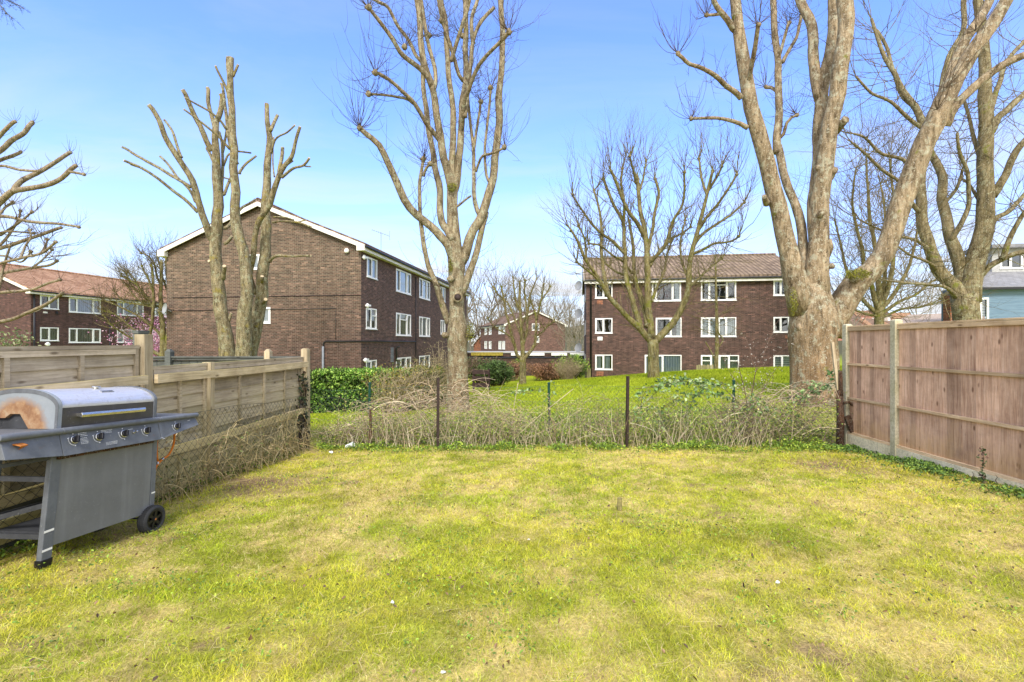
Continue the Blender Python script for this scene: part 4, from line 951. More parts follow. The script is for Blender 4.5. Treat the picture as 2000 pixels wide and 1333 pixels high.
t.limb([(482,742),(475,693),(478,627),(483,578),(480,545),(478,512),(465,446),(460,400),(460,353),(458,310),(456,265),(451,186),(450,150),(451,113)], 14, 7, 0, 'trunk', rs=[20,17,15,13,12,11.5,11,10,9,8.5,8,7,6.5,6.3], start_y=15.5)
t.limb([(447,150),(445,130),(445,112)], 4, 3.4); t.limb([(455,150),(461,138),(465,127)], 3, 2.6)
t.limb([(463,321),(457,300),(451,289),(443,230),(437,195),(432,164)], 5, 3, .5); t.limb([(446,192),(442,175),(434,157),(421,129)], 3.2, 2.4, -.4)
t.limb([(436,381),(446,358),(452,345)], 3.4, 3, .4); t.limb([(436,325),(444,305),(449,300)], 2.6, 2); t.limb([(464,296),(477,297),(490,299)], 2.2, 1.8, .5)
t.limb([(468,340),(480,322),(492,311),(500,305)], 3, 2.3, .5); t.limb([(438,446),(450,436),(470,408),(485,398),(498,390)], 4, 2.4, 1.2)
t.limb([(436,347),(446,350),(452,349)], 1.8, 1.4)
t.limb([(490,742),(488,687),(498,644),(510,578),(515,545),(520,500),(520,446),(520,397),(523,324),(525,266),(522,235),(521,203)], 14, 5, .3, 'trunk', rs=[18,15,14,13,12,11.5,11,9.5,7.5,6,5.2,4.6], start_y=16.2)
t.limb([(494,575),(488,540),(492,525),(498,480),(504,435),(525,406),(539,365),(551,333),(569,306),(577,277),(586,248)], 8, 3, -1.4, rs=[8,7,6.5,6,6,6,6,5.5,4.5,3.6,3.2])
t.limb([(551,347),(572,330),(592,323),(604,309)], 3.4, 2.6, -.6); t.limb([(592,324),(600,325),(607,326)], 1.8, 1.5); t.limb([(546,340),(549,318),(551,305),(552,289)], 4.5, 3.8, .4); t.limb([(556,325),(566,318),(572,314)], 3, 2.4)
t.limb([(536,346),(533,320),(533,295),(534,268)], 2, 1.6, .4); t.limb([(529,300),(536,276),(545,266),(562,258),(576,245)], 2.6, 1.8, -.5); t.limb([(528,256),(535,240),(542,226)], 4, 3.4, .3)
t.limb([(532,435),(551,432),(580,435),(608,444)], 2.8, 2, -.8); t.limb([(580,435),(590,432),(598,430)], 1.8, 1.5); t.limb([(534,424),(555,424),(574,430)], 2.2, 1.5, .3)
t.limb([(527,512),(534,503),(548,500),(575,501),(607,500)], 4, 2.2, -1.0); t.limb([(505,600),(515,590),(519,585)], 4.5, 4, -.3); t.limb([(510,560),(513,548),(512,540)], 4.5, 4, -.3)
t.done()

# tall centre tree
t = Tree('sycamore_tree', 'tall bare many stemmed tree with mossy knots beside the hedge', 895, 13.0, M['bark_center'], M['twig'])
t.limb([(897,830),(895,765),(893,720),(893,685),(892,662),(893,640),(893,610),(892,575),(891,540),(890,515),(888,480),(885,450),(883,400),(884,370)], 0, 0, 0, 'trunk', rs=[30,25,23.5,23,24.5,23,18.5,18,19,21,17,14.5,12.5,12.5], start_y=13, bump=.14)
t.limb([(884,378),(874,335),(862,295),(857,260),(850,220),(843,170),(828,120),(822,60),(814,0),(806,-60)], 10, 6, -.8)
t.limb([(886,376),(895,337),(900,262),(904,206),(909,169),(909,112),(909,56),(908,0),(905,-80)], 9, 5, .9)
t.limb([(884,372),(882,330),(883,290),(883,206),(876,150),(870,60),(862,0),(858,-70)], 8.5, 5, .3)
t.limb([(899,262),(904,225),(907,196),(915,178),(920,160),(937,126),(960,100),(978,82),(994,63)], 5.5, 4, -1.6)
t.limb([(889,515),(882,495),(876,480),(858,462),(840,442),(802,405),(776,360),(757,319),(739,285),(716,262),(703,251)], 11, 5.5, -1.5, rs=[12,11,10.5,9.8,9.3,9,8.5,7.5,7,6,5.5])
t.limb([(876,632),(862,590),(850,550),(838,520),(826,470),(821,422),(821,380),(821,356),(827,311)], 8, 3.4, -.6)
t.limb([(827,345),(833,330),(841,320)], 3.5, 3)
t.limb([(884,470),(872,450),(862,431),(859,375),(852,340),(847,307),(840,262),(829,187),(825,130),(822,100)], 9, 5, 1.0)
t.limb([(842,168),(836,152),(822,136),(787,109),(768,82),(750,56),(735,35),(720,15)], 6.5, 4, -1.2)
t.limb([(828,124),(814,110),(804,90),(795,75),(775,50),(757,15),(740,5),(727,-3)], 4.5, 3.6, -.3)
t.limb([(846,180),(850,160),(849,131),(840,95),(834,67),(826,30),(821,0),(818,-50)], 5, 4, .3)
t.limb([(859,276),(846,258),(832,240),(810,202),(787,180),(761,157),(733,142)], 5.8, 3.6, -1.4)
t.limb([(810,204),(797,195),(780,191),(750,186),(720,184)], 3.4, 2.6, -.4)
t.limb([(905,158),(896,146),(892,135),(881,94),(870,60),(862,41),(855,0),(850,-40)], 5, 3.6, -.7)
t.limb([(896,520),(906,500),(911,487),(925,455),(937,431),(950,400),(957,375),(967,319),(971,262),(975,217),(977,150),(981,75),(979,0),(978,-70)], 12, 6, .5, rs=[13,12,11.5,10.5,10.5,10,9.5,9,8.5,9,7,6.5,6.2,6])
t.limb([(942,428),(933,412),(927,375),(926,300),(919,232),(915,195),(914,170)], 5.5, 3, .6); t.limb([(926,296),(929,275),(934,240),(938,215),(939,199)], 3.4, 3, .2)
t.limb([(960,362),(950,345),(947,292),(952,244),(957,200),(958,172)], 3.4, 2.8, -.3); t.limb([(930,336),(936,318),(943,304),(960,300),(976,294),(985,288)], 3.2, 2.6, -.6)
t.limb([(898,580),(908,560),(914,540),(920,520),(930,494),(938,468),(944,440),(950,415)], 10, 6, .2); t.limb([(888,406),(898,400),(908,392),(920,383)], 3, 2.4, -.3)
t.limb([(908,230),(920,120),(925,80),(935,50),(950,30),(965,15)], 6, 4, .6); t.limb([(925,85),(920,40),(932,0),(938,-50)], 5, 4, .4); t.limb([(880,120),(900,60),(915,10),(922,-40)], 5, 4, -.6)
for c_ in [(720,15),(733,142),(703,251),(720,184),(827,311),(841,320),(994,63),(985,288),(862,41),(914,170),(939,199),(958,172),(790,92),(838,70),(903,70)]:
    Yk = t.nearest(*c_); q = W(c_[0], c_[1], Yk)-t.o; t.knob(q, .085); t.sprout(q, (0,0,.3), 15, 1.5, .0075, .7, 1.2, 6, .10, sub=1)
for q_ in ((703,251),(703,251),(994,63),(720,15)): q = W(q_[0], q_[1], t.nearest(*q_))-t.o; t.sprout(q, (-.2,-.1,.4), 10, 1.7, .007, .9, .8, 7)
t.side_twigs(1, .62, 1.0, .0065, .9, sub=2, start=.22)
t.side_twigs([15], .8, 1.1, .006, 1.0, sub=1, start=.35)
for c_ in [(869,655),(918,655),(880,545)]: t.knob(W(c_[0], c_[1], 12.75)-t.o, .16)
hm = MB(); hc = W(894,581,12.66)-t.o; hm.lathe(hc+Vector((0,.04,0)), (0,-1,.05), [(0,.13),(.03,.14),(.055,.12),(.05,.095),(.0,.08)], 14); hm.build('branch_scar', M['bark_center'], t.root, smooth=True); hm = MB(); hm.lathe(hc, (0,-1,.05), [(0,.092),(.035,.085),(.04,.001)], 12); hm.build('rot_hole', M['darkpost'], t.root, smooth=True)
q = W(925,660,12.8)-t.o; t.sprout(q, (.8,-.1,.6), 10, 2.3, .009, .5, .5, 7, .08, sub=2); q = W(858,560,12.6)-t.o; t.sprout(q, (-.5,0,.8), 5, 1.6, .007, .6, .4, 6)
t.done()
mo = MB(); 
def moss_patch(name, centre, rx, rz, ny, lab, seed):
    n = 1500; rs = np.random.default_rng(seed); a = rs.random(n)*6.283; r = np.sqrt(rs.random(n)); x = np.cos(a)*r*rx; z = np.sin(a)*r*rz
    return x, z

# big tree on the right
t = Tree('plane_tree', 'massive smooth barked tree splitting into three limbs beside the right fence', 1592, 11.6, M['bark_big'], M['twig'])
t.limb([(1594,812),(1593,770),(1591,735),(1589,700),(1588,665),(1588,640),(1588,610),(1586,580),(1580,555)], 0, 0, 0, 'trunk', rs=[52,47,44.5,43,43.5,46,43,35,27], start_y=11.6, bump=.10)
t.limb([(1572,610),(1560,570),(1547,535),(1541,495),(1533,450),(1519,405),(1510,370),(1500,320),(1481,258),(1468,210),(1460,160),(1451,112),(1444,56),(1436,0),(1425,-80)], 0, 0, -.5, rs=[30,26,21,18.5,17,16.5,16,15.5,15,14.5,13.5,12.5,11.5,10.5,9])
t.limb([(1592,600),(1594,540),(1598,500),(1600,460),(1603,394),(1608,340),(1616,290),(1624,244),(1634,187),(1643,112),(1652,37),(1652,0),(1650,-80)], 0, 0, -.6, rs=[30,25,20,19,18,17.5,16.5,16,15.5,15,15,15,14])
t.limb([(1592,470),(1592,400),(1598,330),(1602,270),(1605,207),(1612,150),(1622,94),(1628,40),(1629,0),(1630,-60)], 0, 0, .5, rs=[13,13,12.5,12.5,12,11,10,9.5,9,8])
t.limb([(1603,195),(1597,165),(1592,130),(1589,94),(1581,50),(1570,20),(1562,-10),(1550,-60)], 11, 8.5, .6)
t.limb([(1576,540),(1568,485),(1562,440),(1550,395),(1537,360),(1526,320),(1519,285)], 10, 7.5, .8)
t.limb([(1516,300),(1517,265),(1519,225),(1521,150),(1517,75),(1510,0),(1508,-50)], 8, 5.5, .5)
t.limb([(1528,122),(1540,100),(1556,75),(1562,50),(1566,30)], 4, 3, .3); t.limb([(1522,110),(1534,70),(1541,45)], 3.5, 3, -.2); t.limb([(1519,272),(1530,262),(1536,240),(1545,230),(1557,225)], 3.5, 2.8, -.3)
t.limb([(1618,655),(1630,620),(1650,582),(1672,553),(1700,528),(1722,497),(1738,460),(1762,394),(1792,319),(1822,244),(1845,195),(1868,150),(1905,94),(1942,45),(1968,0),(2010,-50)], 0, 0, -1.4, rs=[30,27,26,24,21,19.5,19,19.5,20,19,18,15,14,12.5,11.5,10])
t.limb([(1842,195),(1852,160),(1866,122),(1890,75),(1910,45),(1927,19),(1950,-30)], 11, 8, .3)
t.limb([(1846,246),(1862,215),(1880,193),(1916,157),(1954,131),(2000,109),(2060,80)], 9, 7, -.6)
t.limb([(1448,192),(1434,178),(1421,169),(1399,150),(1372,135),(1346,127),(1334,115),(1324,105)], 6, 3.6, -1.0)
t.limb([(1460,250),(1448,243),(1432,238),(1402,232),(1375,231),(1350,232)], 5, 2.8, -.6)
t.limb([(1464,172),(1467,140),(1471,112),(1477,75),(1481,49)], 5, 4.4, -.9)
t.limb([(1436,60),(1420,38),(1406,22),(1395,5),(1388,-20)], 6.5, 4.5, -.4); t.limb([(1410,26),(1395,29),(1380,30)], 4, 2.5)
t.limb([(1520,182),(1506,170),(1496,170)], 3.5, 3.5, .4)
t.limb([(1632,256),(1641,244),(1652,233)], 9, 7.5, -.4); t.limb([(1602,350),(1600,335),(1598,325)], 7, 6, -.3); t.limb([(1614,355),(1624,340),(1630,331)], 8, 7, -.4)
t.limb([(1598,432),(1603,422),(1605,416)], 8, 7, -.4); t.limb([(1498,398),(1495,388),(1493,384)], 7, 5, -.3); t.limb([(1612,500),(1622,485),(1618,470)], 9, 6, -.2)
for c_, r_ in (((1600,632),.24),((1565,640),.20),((1612,590),.22),((1624,520),.13),((1668,545),.20)): t.knob(W(c_[0], c_[1], t.nearest(*c_)-.18)-t.o, r_)
for c_ in [(1324,105),(1350,232),(1481,49),(1380,30),(1557,225),(1541,45),(1566,30),(1388,-20),(1496,170)]:
    q = W(c_[0], c_[1], t.nearest(*c_))-t.o; t.knob(q, .06); t.sprout(q, (-.1,0,.4), 15, 1.2, .007, .9, .8, 6, .11, sub=1)
for c_ in [(1848,172),(1905,60),(1830,215)]:
    q = W(c_[0], c_[1], t.nearest(*c_)-.2)-t.o; t.sprout(q, (-.4,-.2,.6), 7, 1.9, .008, .6, .6, 7, .08, sub=1)
t.side_twigs([6,7,8,9], .75, 1.1, .0065, .8, sub=2); t.side_twigs([13,14,15,16], .8, .8, .006, .9, sub=2); t.side_twigs([10,11,12], .5, 1.5, .0075, .6, sub=3, start=.5); t.side_twigs([1,2,3,4,5], .4, 1.0, .0065, .8, sub=1, start=.5)
t.done()

# pollard in front of the wide block
t = Tree('pollard_tree', 'broad fan shaped bare tree with fine twigs in front of the wide brick block', 1277, 19.0, M['bark_green'], M['twig_green'])
t.limb([(1278,760),(1277,735),(1276,705),(1275,680),(1275,664)], 0, 0, 0, 'trunk', rs=[17,14,12.5,12,13], start_y=19)
Ls = [([(1273,668),(1255,650),(1228,622),(1193,583),(1175,556),(1158,529),(1140,500),(1128,474),(1115,450)], 8, 2.6, -1.6),
 ([(1250,645),(1240,605),(1226,552),(1220,493),(1216,435),(1197,396),(1186,370),(1179,349)], 7, 3, .8), ([(1271,660),(1266,600),(1264,540),(1261,458),(1250,410),(1244,345)], 9.5, 4, .2),
 ([(1265,492),(1276,440),(1283,400),(1287,376),(1279,349)], 4.5, 3, 1.2), ([(1263,470),(1248,440),(1228,415),(1209,369),(1193,334)], 5.5, 3.2, -1.3),
 ([(1280,668),(1297,652),(1314,630),(1330,605),(1340,575),(1345,529),(1357,474),(1369,427),(1382,376),(1392,334)], 9, 3.2, -.8),
 ([(1353,497),(1372,488),(1395,476),(1415,474),(1431,470),(1443,462)], 3.6, 2, -1.2), ([(1357,478),(1372,458),(1392,443),(1423,423),(1454,396)], 4, 2.2, .8),
 ([(1365,448),(1385,420),(1404,396),(1427,361),(1439,341)], 4, 2.4, -1.0), ([(1380,380),(1372,355),(1369,337),(1365,310)], 3.4, 2.2, .6), ([(1384,372),(1398,350),(1410,325)], 3, 2.2, -.5),
 ([(1270,520),(1290,490),(1314,466),(1335,455),(1349,443)], 3.6, 2, 1.2), ([(1270,512),(1284,500),(1298,480),(1314,435),(1334,396),(1337,337)], 4.4, 2.4, -1.5),
 ([(1172,552),(1155,535),(1138,521),(1126,512)], 3, 1.8, -.8), ([(1220,497),(1200,475),(1177,458),(1154,435),(1127,396),(1118,380)], 4, 2, -1.2), ([(1190,580),(1180,545),(1174,490),(1174,443),(1168,400),(1160,372)], 5, 2.4, .9),
 ([(1262,600),(1252,575),(1240,555),(1222,540),(1200,530),(1180,512)], 4, 2.2, 1.6), ([(1272,590),(1283,560),(1297,530),(1302,500),(1312,470)], 4, 2, 1.6), ([(1262,640),(1258,600),(1244,560),(1237,520),(1236,470),(1228,430)], 6, 3, 1.4),
 ([(1345,560),(1365,545),(1385,525),(1410,505)], 3.4, 1.8, 1.4), ([(1216,440),(1220,400),(1214,360),(1216,330)], 3.6, 2.4, -.8), ([(1246,380),(1256,350),(1262,315)], 3, 2, .8), ([(1242,360),(1236,330),(1230,305)], 3, 2, -.8),
 ([(1160,532),(1146,505),(1142,470),(1130,440)], 3, 1.8, .6), ([(1343,545),(1332,510),(1330,470),(1338,430)], 3.4, 2, .9), ([(1235,535),(1215,510),(1198,500),(1172,480),(1150,476)], 3, 1.8, -1.4)]
for p_, a_, b_, d_ in Ls: t.limb(p_, a_, b_, d_)
for Q, qr in t.limbs[1:]:
    d = (Q[-1]-Q[-3]).normalized(); t.knob(Q[-1], .07)
    for k in range(5): t.grow(Q[-1], d*.5+Vector((random.gauss(0,.45),random.gauss(0,.45),.75)), random.uniform(.8,1.5), .017, 2, up=.45, kids=3, spread=.6)
    for i in range(3, len(Q)-1):
        if random.random() < .9:
            tt = (Q[i+1]-Q[i-1]).normalized(); side = tt.cross(Vector((random.gauss(0,1),random.gauss(0,1),random.gauss(0,1)))).normalized()
            t.grow(Q[i], tt*.6+side*.9+Vector((0,0,.25)), random.uniform(.5,1.25), .015, 1, up=.45, kids=3, spread=.6)
t.done()

# small round headed tree by the garages
t = Tree('pollard_tree', 'small round headed bare tree in front of the long garage wall', 1021, 26.0, M['bark_green'], M['twig_green'])
t.limb([(1021,765),(1021,752),(1021,720),(1021,698)], 0, 0, 0, 'trunk', rs=[10,8.5,7.2,7.5], start_y=26)
for p_, a_, b_, d_ in [([(1019,700),(1009,693),(999,655),(992,626),(984,584),(980,561)], 4.4, 2, -.9), ([(998,658),(984,650),(971,643),(962,634),(952,622)], 2.2, 1.2, -.8), ([(1021,700),(1020,668),(1017,626),(1015,584),(1015,550)], 5.5, 2.4, 0),
    ([(1017,610),(1008,590),(1004,563),(1002,542)], 3, 1.6, .6), ([(1023,700),(1032,693),(1045,668),(1047,626),(1043,605),(1034,584)], 4.6, 2, .8), ([(1047,625),(1054,600),(1060,573),(1062,555)], 3, 1.6, -.5), ([(1056,590),(1066,575),(1075,560)], 2, 1.3, .5),
    ([(1047,657),(1060,648),(1072,635),(1082,628)], 2, 1.2, -.8), ([(1021,665),(1012,640),(1000,610),(990,590),(972,575),(964,560)], 3, 1.5, 1), ([(1017,640),(1030,610),(1035,580),(1042,560),(1048,545)], 3, 1.5, 1), ([(1020,680),(1030,640),(1028,600),(1024,570),(1026,548)], 3.4, 1.6, -.8)]: t.limb(p_, a_, b_, d_)
for Q, qr in t.limbs[1:]:
    t.knob(Q[-1], .07)
    for k in range(4): t.grow(Q[-1], Vector((random.gauss(0,.6),random.gauss(0,.6),.8)), random.uniform(.5,.95), .018, 1, up=.3, kids=3)
    for i in range(4, len(Q)-1, 1):
        if random.random() < .85: t.grow(Q[i], Vector((random.gauss(0,1),random.gauss(0,1),.6)), random.uniform(.4,.9), .020, 1, up=.4, kids=2)
t.done()

# small pollard left of the gable with magnolia behind it
t = Tree('pollard_tree', 'small knobbly pollard between the far left block and the brick gable', 316, 27.0, M['bark_green'], M['twig_green'])
t.limb([(316,760),(316,720),(319,694),(317,645),(315,606),(314,567),(315,538),(315,509)], 0, 0, 0, 'trunk', rs=[9,8,7.5,5.5,4.6,4,3.4,3], start_y=27)
for p_, a_, b_, d_ in [([(316,695),(307,692),(295,684),(292,665),(297,626),(299,577),(299,545),(295,518)], 4.4, 2.4, -.6), ([(319,690),(325,675),(328,636),(333,597),(332,567),(327,538),(323,499)], 5, 2.4, .6), ([(314,655),(300,640),(268,616),(229,597),(202,587)], 3, 1.6, -1),
    ([(293,668),(275,655),(258,641),(235,622),(219,612),(202,608)], 2.8, 1.5, -1), ([(292,672),(270,667),(254,659),(236,648),(219,636),(202,616)], 2.8, 1.5, -1.6), ([(298,600),(285,580),(268,558),(252,548),(237,540)], 2.6, 1.6, -.8), ([(314,600),(300,597),(282,594),(262,578),(250,560)], 2.4, 1.4, -.8),
    ([(299,570),(290,545),(281,530),(277,520)], 2.4, 1.8, -.4), ([(315,560),(306,540),(300,515),(288,500),(275,495)], 2.4, 1.6, -.6), ([(298,585),(270,570),(255,555),(247,533)], 2, 1.4, -.4), ([(300,600),(280,575),(262,545),(250,530)], 2, 1.3, .6), ([(322,640),(310,610),(296,600),(270,595),(245,590),(222,568)], 2, 1.3, -.7), ([(332,575),(322,555),(312,520),(307,498)], 2.4, 1.7, .2),([(333,600),(334,560),(333,530),(334,505)], 2.2, 1.6, .5)]: t.limb(p_, a_, b_, d_)
for Q, qr in t.limbs[1:]:
    t.knob(Q[-1], .075); t.sprout(Q[-1], (-.1,0,.6), 16, 1.6, .009, .8, .7, 5, .12, sub=1)
    for i in range(3, len(Q)-1, 1):
        if random.random() < .95: t.grow(Q[i], Vector((random.gauss(-.3,1),random.gauss(0,1),.6)), random.uniform(.5,1.3), .018, 2, up=.35, kids=2)
t.done()

# tree at the left edge, limbs reaching into the frame
t = Tree('pollard_tree', 'tree at the left edge with knobbly cut limbs reaching in over the board fence', -95, 14.0, M['bark_left'], M['twig'], base_y=-2.2)
t.limb([(-95,830),(-95,700),(-92,600),(-85,500),(-80,420),(-80,330)], 0, 0, 0, 'trunk', rs=[34,28,24,21,18,14], start_y=14)
for p_, a_, b_, d_ in [([(-84,480),(-40,425),(0,395),(23,377),(47,371),(90,362),(121,348),(140,330),(148,324)], 9, 4.4, -.8), ([(136,336),(150,338),(164,341)], 3.4, 2.6, -.1), ([(27,376),(43,356),(78,336),(105,317),(125,304),(137,298)], 6, 3.8, .5), ([(-60,400),(-30,345),(0,325),(39,332),(76,335)], 4, 2.6, -.6),
    ([(-80,360),(-40,320),(0,293),(20,274),(47,258),(56,246),(64,239)], 7, 4.6, .4), ([(-60,340),(-20,290),(0,266),(15,250),(29,238)], 5, 3.8, -.5), ([(-70,380),(-30,330),(0,313),(20,306),(41,297)], 5, 3.6, .6), ([(-85,500),(-40,440),(0,424),(59,432),(113,438),(154,444)], 5, 2.6, -1),
    ([(-85,540),(-40,500),(0,485),(39,471),(80,458),(119,445)], 5.5, 3.4, .6), ([(-88,560),(-40,530),(0,515),(39,504),(78,496),(95,485),(109,473)], 4.6, 2.6, -.8), ([(-88,600),(-40,550),(0,535),(59,524),(95,519),(111,510)], 4.6, 2.6, .8), ([(-90,640),(-40,585),(0,572),(59,567),(95,553),(117,547)], 4.4, 2.6, -.6),
    ([(-88,680),(-30,640),(20,625),(51,613),(90,594),(121,573)], 5.5, 3, -1), ([(0,480),(20,455),(36,430),(40,412)], 3, 2, .3), ([(-10,430),(10,405),(25,395)], 3, 2, .3), ([(0,460),(30,440),(62,414)], 3, 2, -.6), ([(-20,600),(0,560),(8,520),(20,480)], 3, 2, 0), ([(39,504),(50,480),(60,465),(58,450)], 2.6, 1.8, .4), ([(78,497),(90,480),(92,468)], 2.4, 1.6, .2), ([(60,525),(80,510),(102,488)], 2.4, 1.6, .2),([(-40,470),(0,455),(30,453),(66,456)],2.6,1.8,.7),([(-20,500),(10,500),(40,512),(60,492)],2.4,1.8,-.7)]: t.limb(p_, a_, b_, d_)
for Q, qr in t.limbs[1:]:
    t.knob(Q[-1], .055); t.sprout(Q[-1], (.1,0,.6), 7, .55, .005, .8, .7, 5, .12)
t.side_twigs(1, .42, .5, .0048, .8, start=.3)
for k in range(26): Q, qr = random.choice(t.limbs[8:]); i = random.randint(2, len(Q)-2); t.grow(Q[i], (random.gauss(.6,.4), random.gauss(0,.5), random.gauss(.3,.4)), .9, .016, 2, up=.3, kids=3)
t.done()

# tree behind the right fence
t = Tree('sycamore_tree', 'bare greenish tree with three rising stems right behind the right fence', 1889, 16.0, M['bark_right'], M['twig_green'], base_y=-1.6)
t.limb([(1891,770),(1890,690),(1889,640),(1886,605),(1884,575)], 0, 0, 0, 'trunk', rs=[31,26,24,24,25], start_y=16)
t.limb([(1880,592),(1862,560),(1844,539),(1818,492),(1800,439),(1796,396),(1799,340),(1804,300),(1804,252),(1787,209),(1765,175),(1752,157),(1722,100),(1702,37)], 0, 0, .9, rs=[15,14,13.5,12,11,10.5,10,9,8,7,6,5.5,4,3])
t.limb([(1884,585),(1876,530),(1857,470),(1844,405),(1837,344),(1822,305),(1812,280)], 15, 7, 1.2)
t.limb([(1892,590),(1901,526),(1916,470),(1924,405),(1924,318),(1926,230),(1928,165),(1922,100),(1915,30),(1910,-50)], 0, 0, -.3, rs=[22,19,17.5,16,14.5,13,11.5,10,9.5,8])
for p_, a_, b_, d_ in [([(1938,385),(1950,360),(1961,344),(1983,296),(2005,270),(2030,240)], 8.5, 6, -.8), ([(1932,262),(1948,235),(1961,222),(1985,195),(2020,160)], 8, 6, .6), ([(1905,556),(1931,522),(1970,500),(2005,492),(2050,480)], 7, 5, -1.2), ([(1932,440),(1950,426),(1970,413),(2010,370)], 6, 4, .8),
    ([(1872,584),(1844,561),(1809,555),(1770,553),(1730,548)], 4.6, 2, -1.8), ([(1797,420),(1780,395),(1760,360),(1720,330),(1690,300),(1665,280)], 5, 2.6, -1.2), ([(1798,360),(1780,330),(1760,310),(1720,300),(1690,270),(1668,262)], 5, 2.5, -.8), ([(1800,250),(1780,235),(1740,200),(1700,180),(1672,150)], 4.6, 2.4, -.6),
    ([(1790,212),(1768,190),(1748,155),(1735,100),(1712,60)], 5, 3, .8), ([(1818,490),(1790,470),(1750,460),(1710,445),(1680,430)], 4, 2, -1.4), ([(1840,536),(1820,515),(1780,500),(1740,470)], 3.6, 2, -1), ([(1857,470),(1880,430),(1893,395),(1890,340),(1876,300),(1870,260)], 6, 3, -1),
    ([(1844,400),(1868,370),(1880,330)], 4, 2.6, -.6), ([(1926,240),(1940,200),(1955,150),(1975,110),(2000,80)], 6, 4, .8), ([(1920,320),(1905,280),(1895,240),(1885,200)], 5, 3, .8), ([(1955,506),(1985,440),(2010,400)], 6, 4, -.6), ([(1924,420),(1900,370),(1880,350)], 4, 2.4, 1),([(1804,300),(1825,250),(1835,200),(1850,120),(1880,60),(1882,0)],7,5,1.4)]: t.limb(p_, a_, b_, d_)
for Q, qr in t.limbs[1:]:
    d = (Q[-1]-Q[-3]).normalized()
    for k in range(3): t.grow(Q[-1], d+Vector((random.gauss(0,.5),random.gauss(0,.5),.3)), random.uniform(.9,1.7), .017, 2, up=.3, kids=3)
    for i in range(3, len(Q)-1):
        if random.random() < .5:
            tt = (Q[i+1]-Q[i-1]).normalized(); side = tt.cross(Vector((random.gauss(0,1),random.gauss(0,1),random.gauss(0,1)))).normalized()
            t.grow(Q[i], tt*.4+side*1.1+Vector((0,0,.1)), random.uniform(.8,2.0), .015, 2, up=.25, kids=3, spread=.6)
t.done()
# finer tree further back
t = Tree('bare_tree', 'fine twigged bare tree behind the fence between the big limb and the blue house', 1717, 24.0, M['bark_green'], M['twig_green'], base_y=-1.8)
t.limb([(1717,720),(1717,660),(1717,626),(1717,600)], 0, 0, 0, 'trunk', rs=[14,12,11,10], start_y=24)
for p_, a_, b_, d_ in [([(1714,605),(1705,570),(1690,520),(1680,470),(1668,420),(1665,380),(1672,330)], 7, 2, -1), ([(1712,615),(1690,590),(1668,560),(1650,520),(1640,470),(1630,430)], 6, 2, 1), ([(1718,600),(1716,550),(1714,500),(1700,440),(1695,380),(1692,310)], 8, 2.4, .5), ([(1720,600),(1735,560),(1745,500),(1750,440),(1745,380),(1738,310)], 7, 2.2, -.6),
    ([(1721,606),(1750,570),(1775,520),(1790,460),(1796,400)], 6, 2, 1), ([(1722,615),(1755,590),(1790,575),(1820,550),(1850,535)], 5, 1.8, -1), ([(1712,618),(1685,612),(1660,600),(1640,590)], 4, 1.6, -1), ([(1722,620),(1760,605),(1800,600),(1835,585)], 4, 1.6, 1), ([(1718,590),(1728,540),(1724,480),(1728,420),(1720,360)], 6, 2, 1.5)]: t.limb(p_, a_, b_, d_)
for Q, qr in t.limbs[1:]:
    for i in range(2, len(Q)):
        if random.random() < .75:
            j = min(i, len(Q)-2); tt = (Q[j+1]-Q[j-1]).normalized()
            t.grow(Q[i], tt*.8+Vector((random.gauss(0,.7),random.gauss(0,.7),random.gauss(.2,.4))), random.uniform(1.1,2.6), .018, 2, up=.3, kids=4, spread=.7)
    for k in range(5): t.grow(Q[-1], (Q[-1]-Q[-3]).normalized()+Vector((random.gauss(0,.5),random.gauss(0,.5),.2)), random.uniform(1.2,2.6), .016, 2, up=.3, kids=3, spread=.6)
t.done()
# thin birch in front of the wide block
t = Tree('young_tree', 'slender young tree with level sprays of twigs against the wide block', 1399, 24.0, M['bark_green'], M['twig_green'])
t.limb([(1398,760),(1398,727),(1400,680),(1400,630),(1399,590),(1398,545),(1397,500)], 0, 0, 0, 'trunk', rs=[6,5,4.4,3.8,3,2.2,1.4], start_y=24)
t.limb([(1402,680),(1412,665),(1403,650),(1401,640)], 2, 1.4, -.3); t.limb([(1395,700),(1385,680),(1378,668)], 1.8, 1.2)
for i in range(46):
    z = random.uniform(1.6, 6.6); a = random.uniform(0, 6.283); t.grow(Vector((0,0,z)), (math.cos(a), math.sin(a), random.uniform(-.15,.3)), random.uniform(1.1,2.9)*(1-.06*z), .014, 2, up=.02, kids=4, spread=.5, kink=.16)
t.done()

# woodland trees in the distance
def far_tree(name, label, px, Y, h, wid, group=None, mat='bark_far', tw='twig_far', lvl=3, nb=9):
    t = Tree(name, label, px, Y, M[mat], M[tw], group=group)
    q = []; p = Vector((0,0,-.5)); dv = Vector((0,0,1)); pts = [p]
    for j in range(7): dv = (dv+Vector((random.gauss(0,.05),random.gauss(0,.05),.2))).normalized(); p = p+dv*h*.7/7; pts.append(p)
    m = MB(); m.tube(pts, [h*.017*(1-.1*j) for j in range(8)], 8); m.build('trunk', M[mat], t.root, smooth=True)
    for k in range(nb):
        j = random.randint(2, 7); a = random.uniform(0, 6.28)
        t.grow(pts[j], (math.cos(a)*wid, math.sin(a)*wid, random.uniform(.5,1.1)), h*random.uniform(.26,.46), h*.0065, lvl, up=.5, kids=3, spread=.7)
    t.done(); return t
posd = ['first','second','third','fourth','fifth','sixth','seventh','eighth','ninth','tenth']
for i, (px, Y, h) in enumerate(((905,88,15),(922,105,18),(938,95,17),(957,110,19),(978,105,18),(1000,112,18),(1022,118,17),(1062,115,16),(1086,108,15),(1112,125,16))):
    far_tree('bare_tree', 'tall hazy bare tree on the skyline behind the distant block, %s from the left' % posd[i], px, Y, h, .8, group='bare trees on the skyline', nb=16)
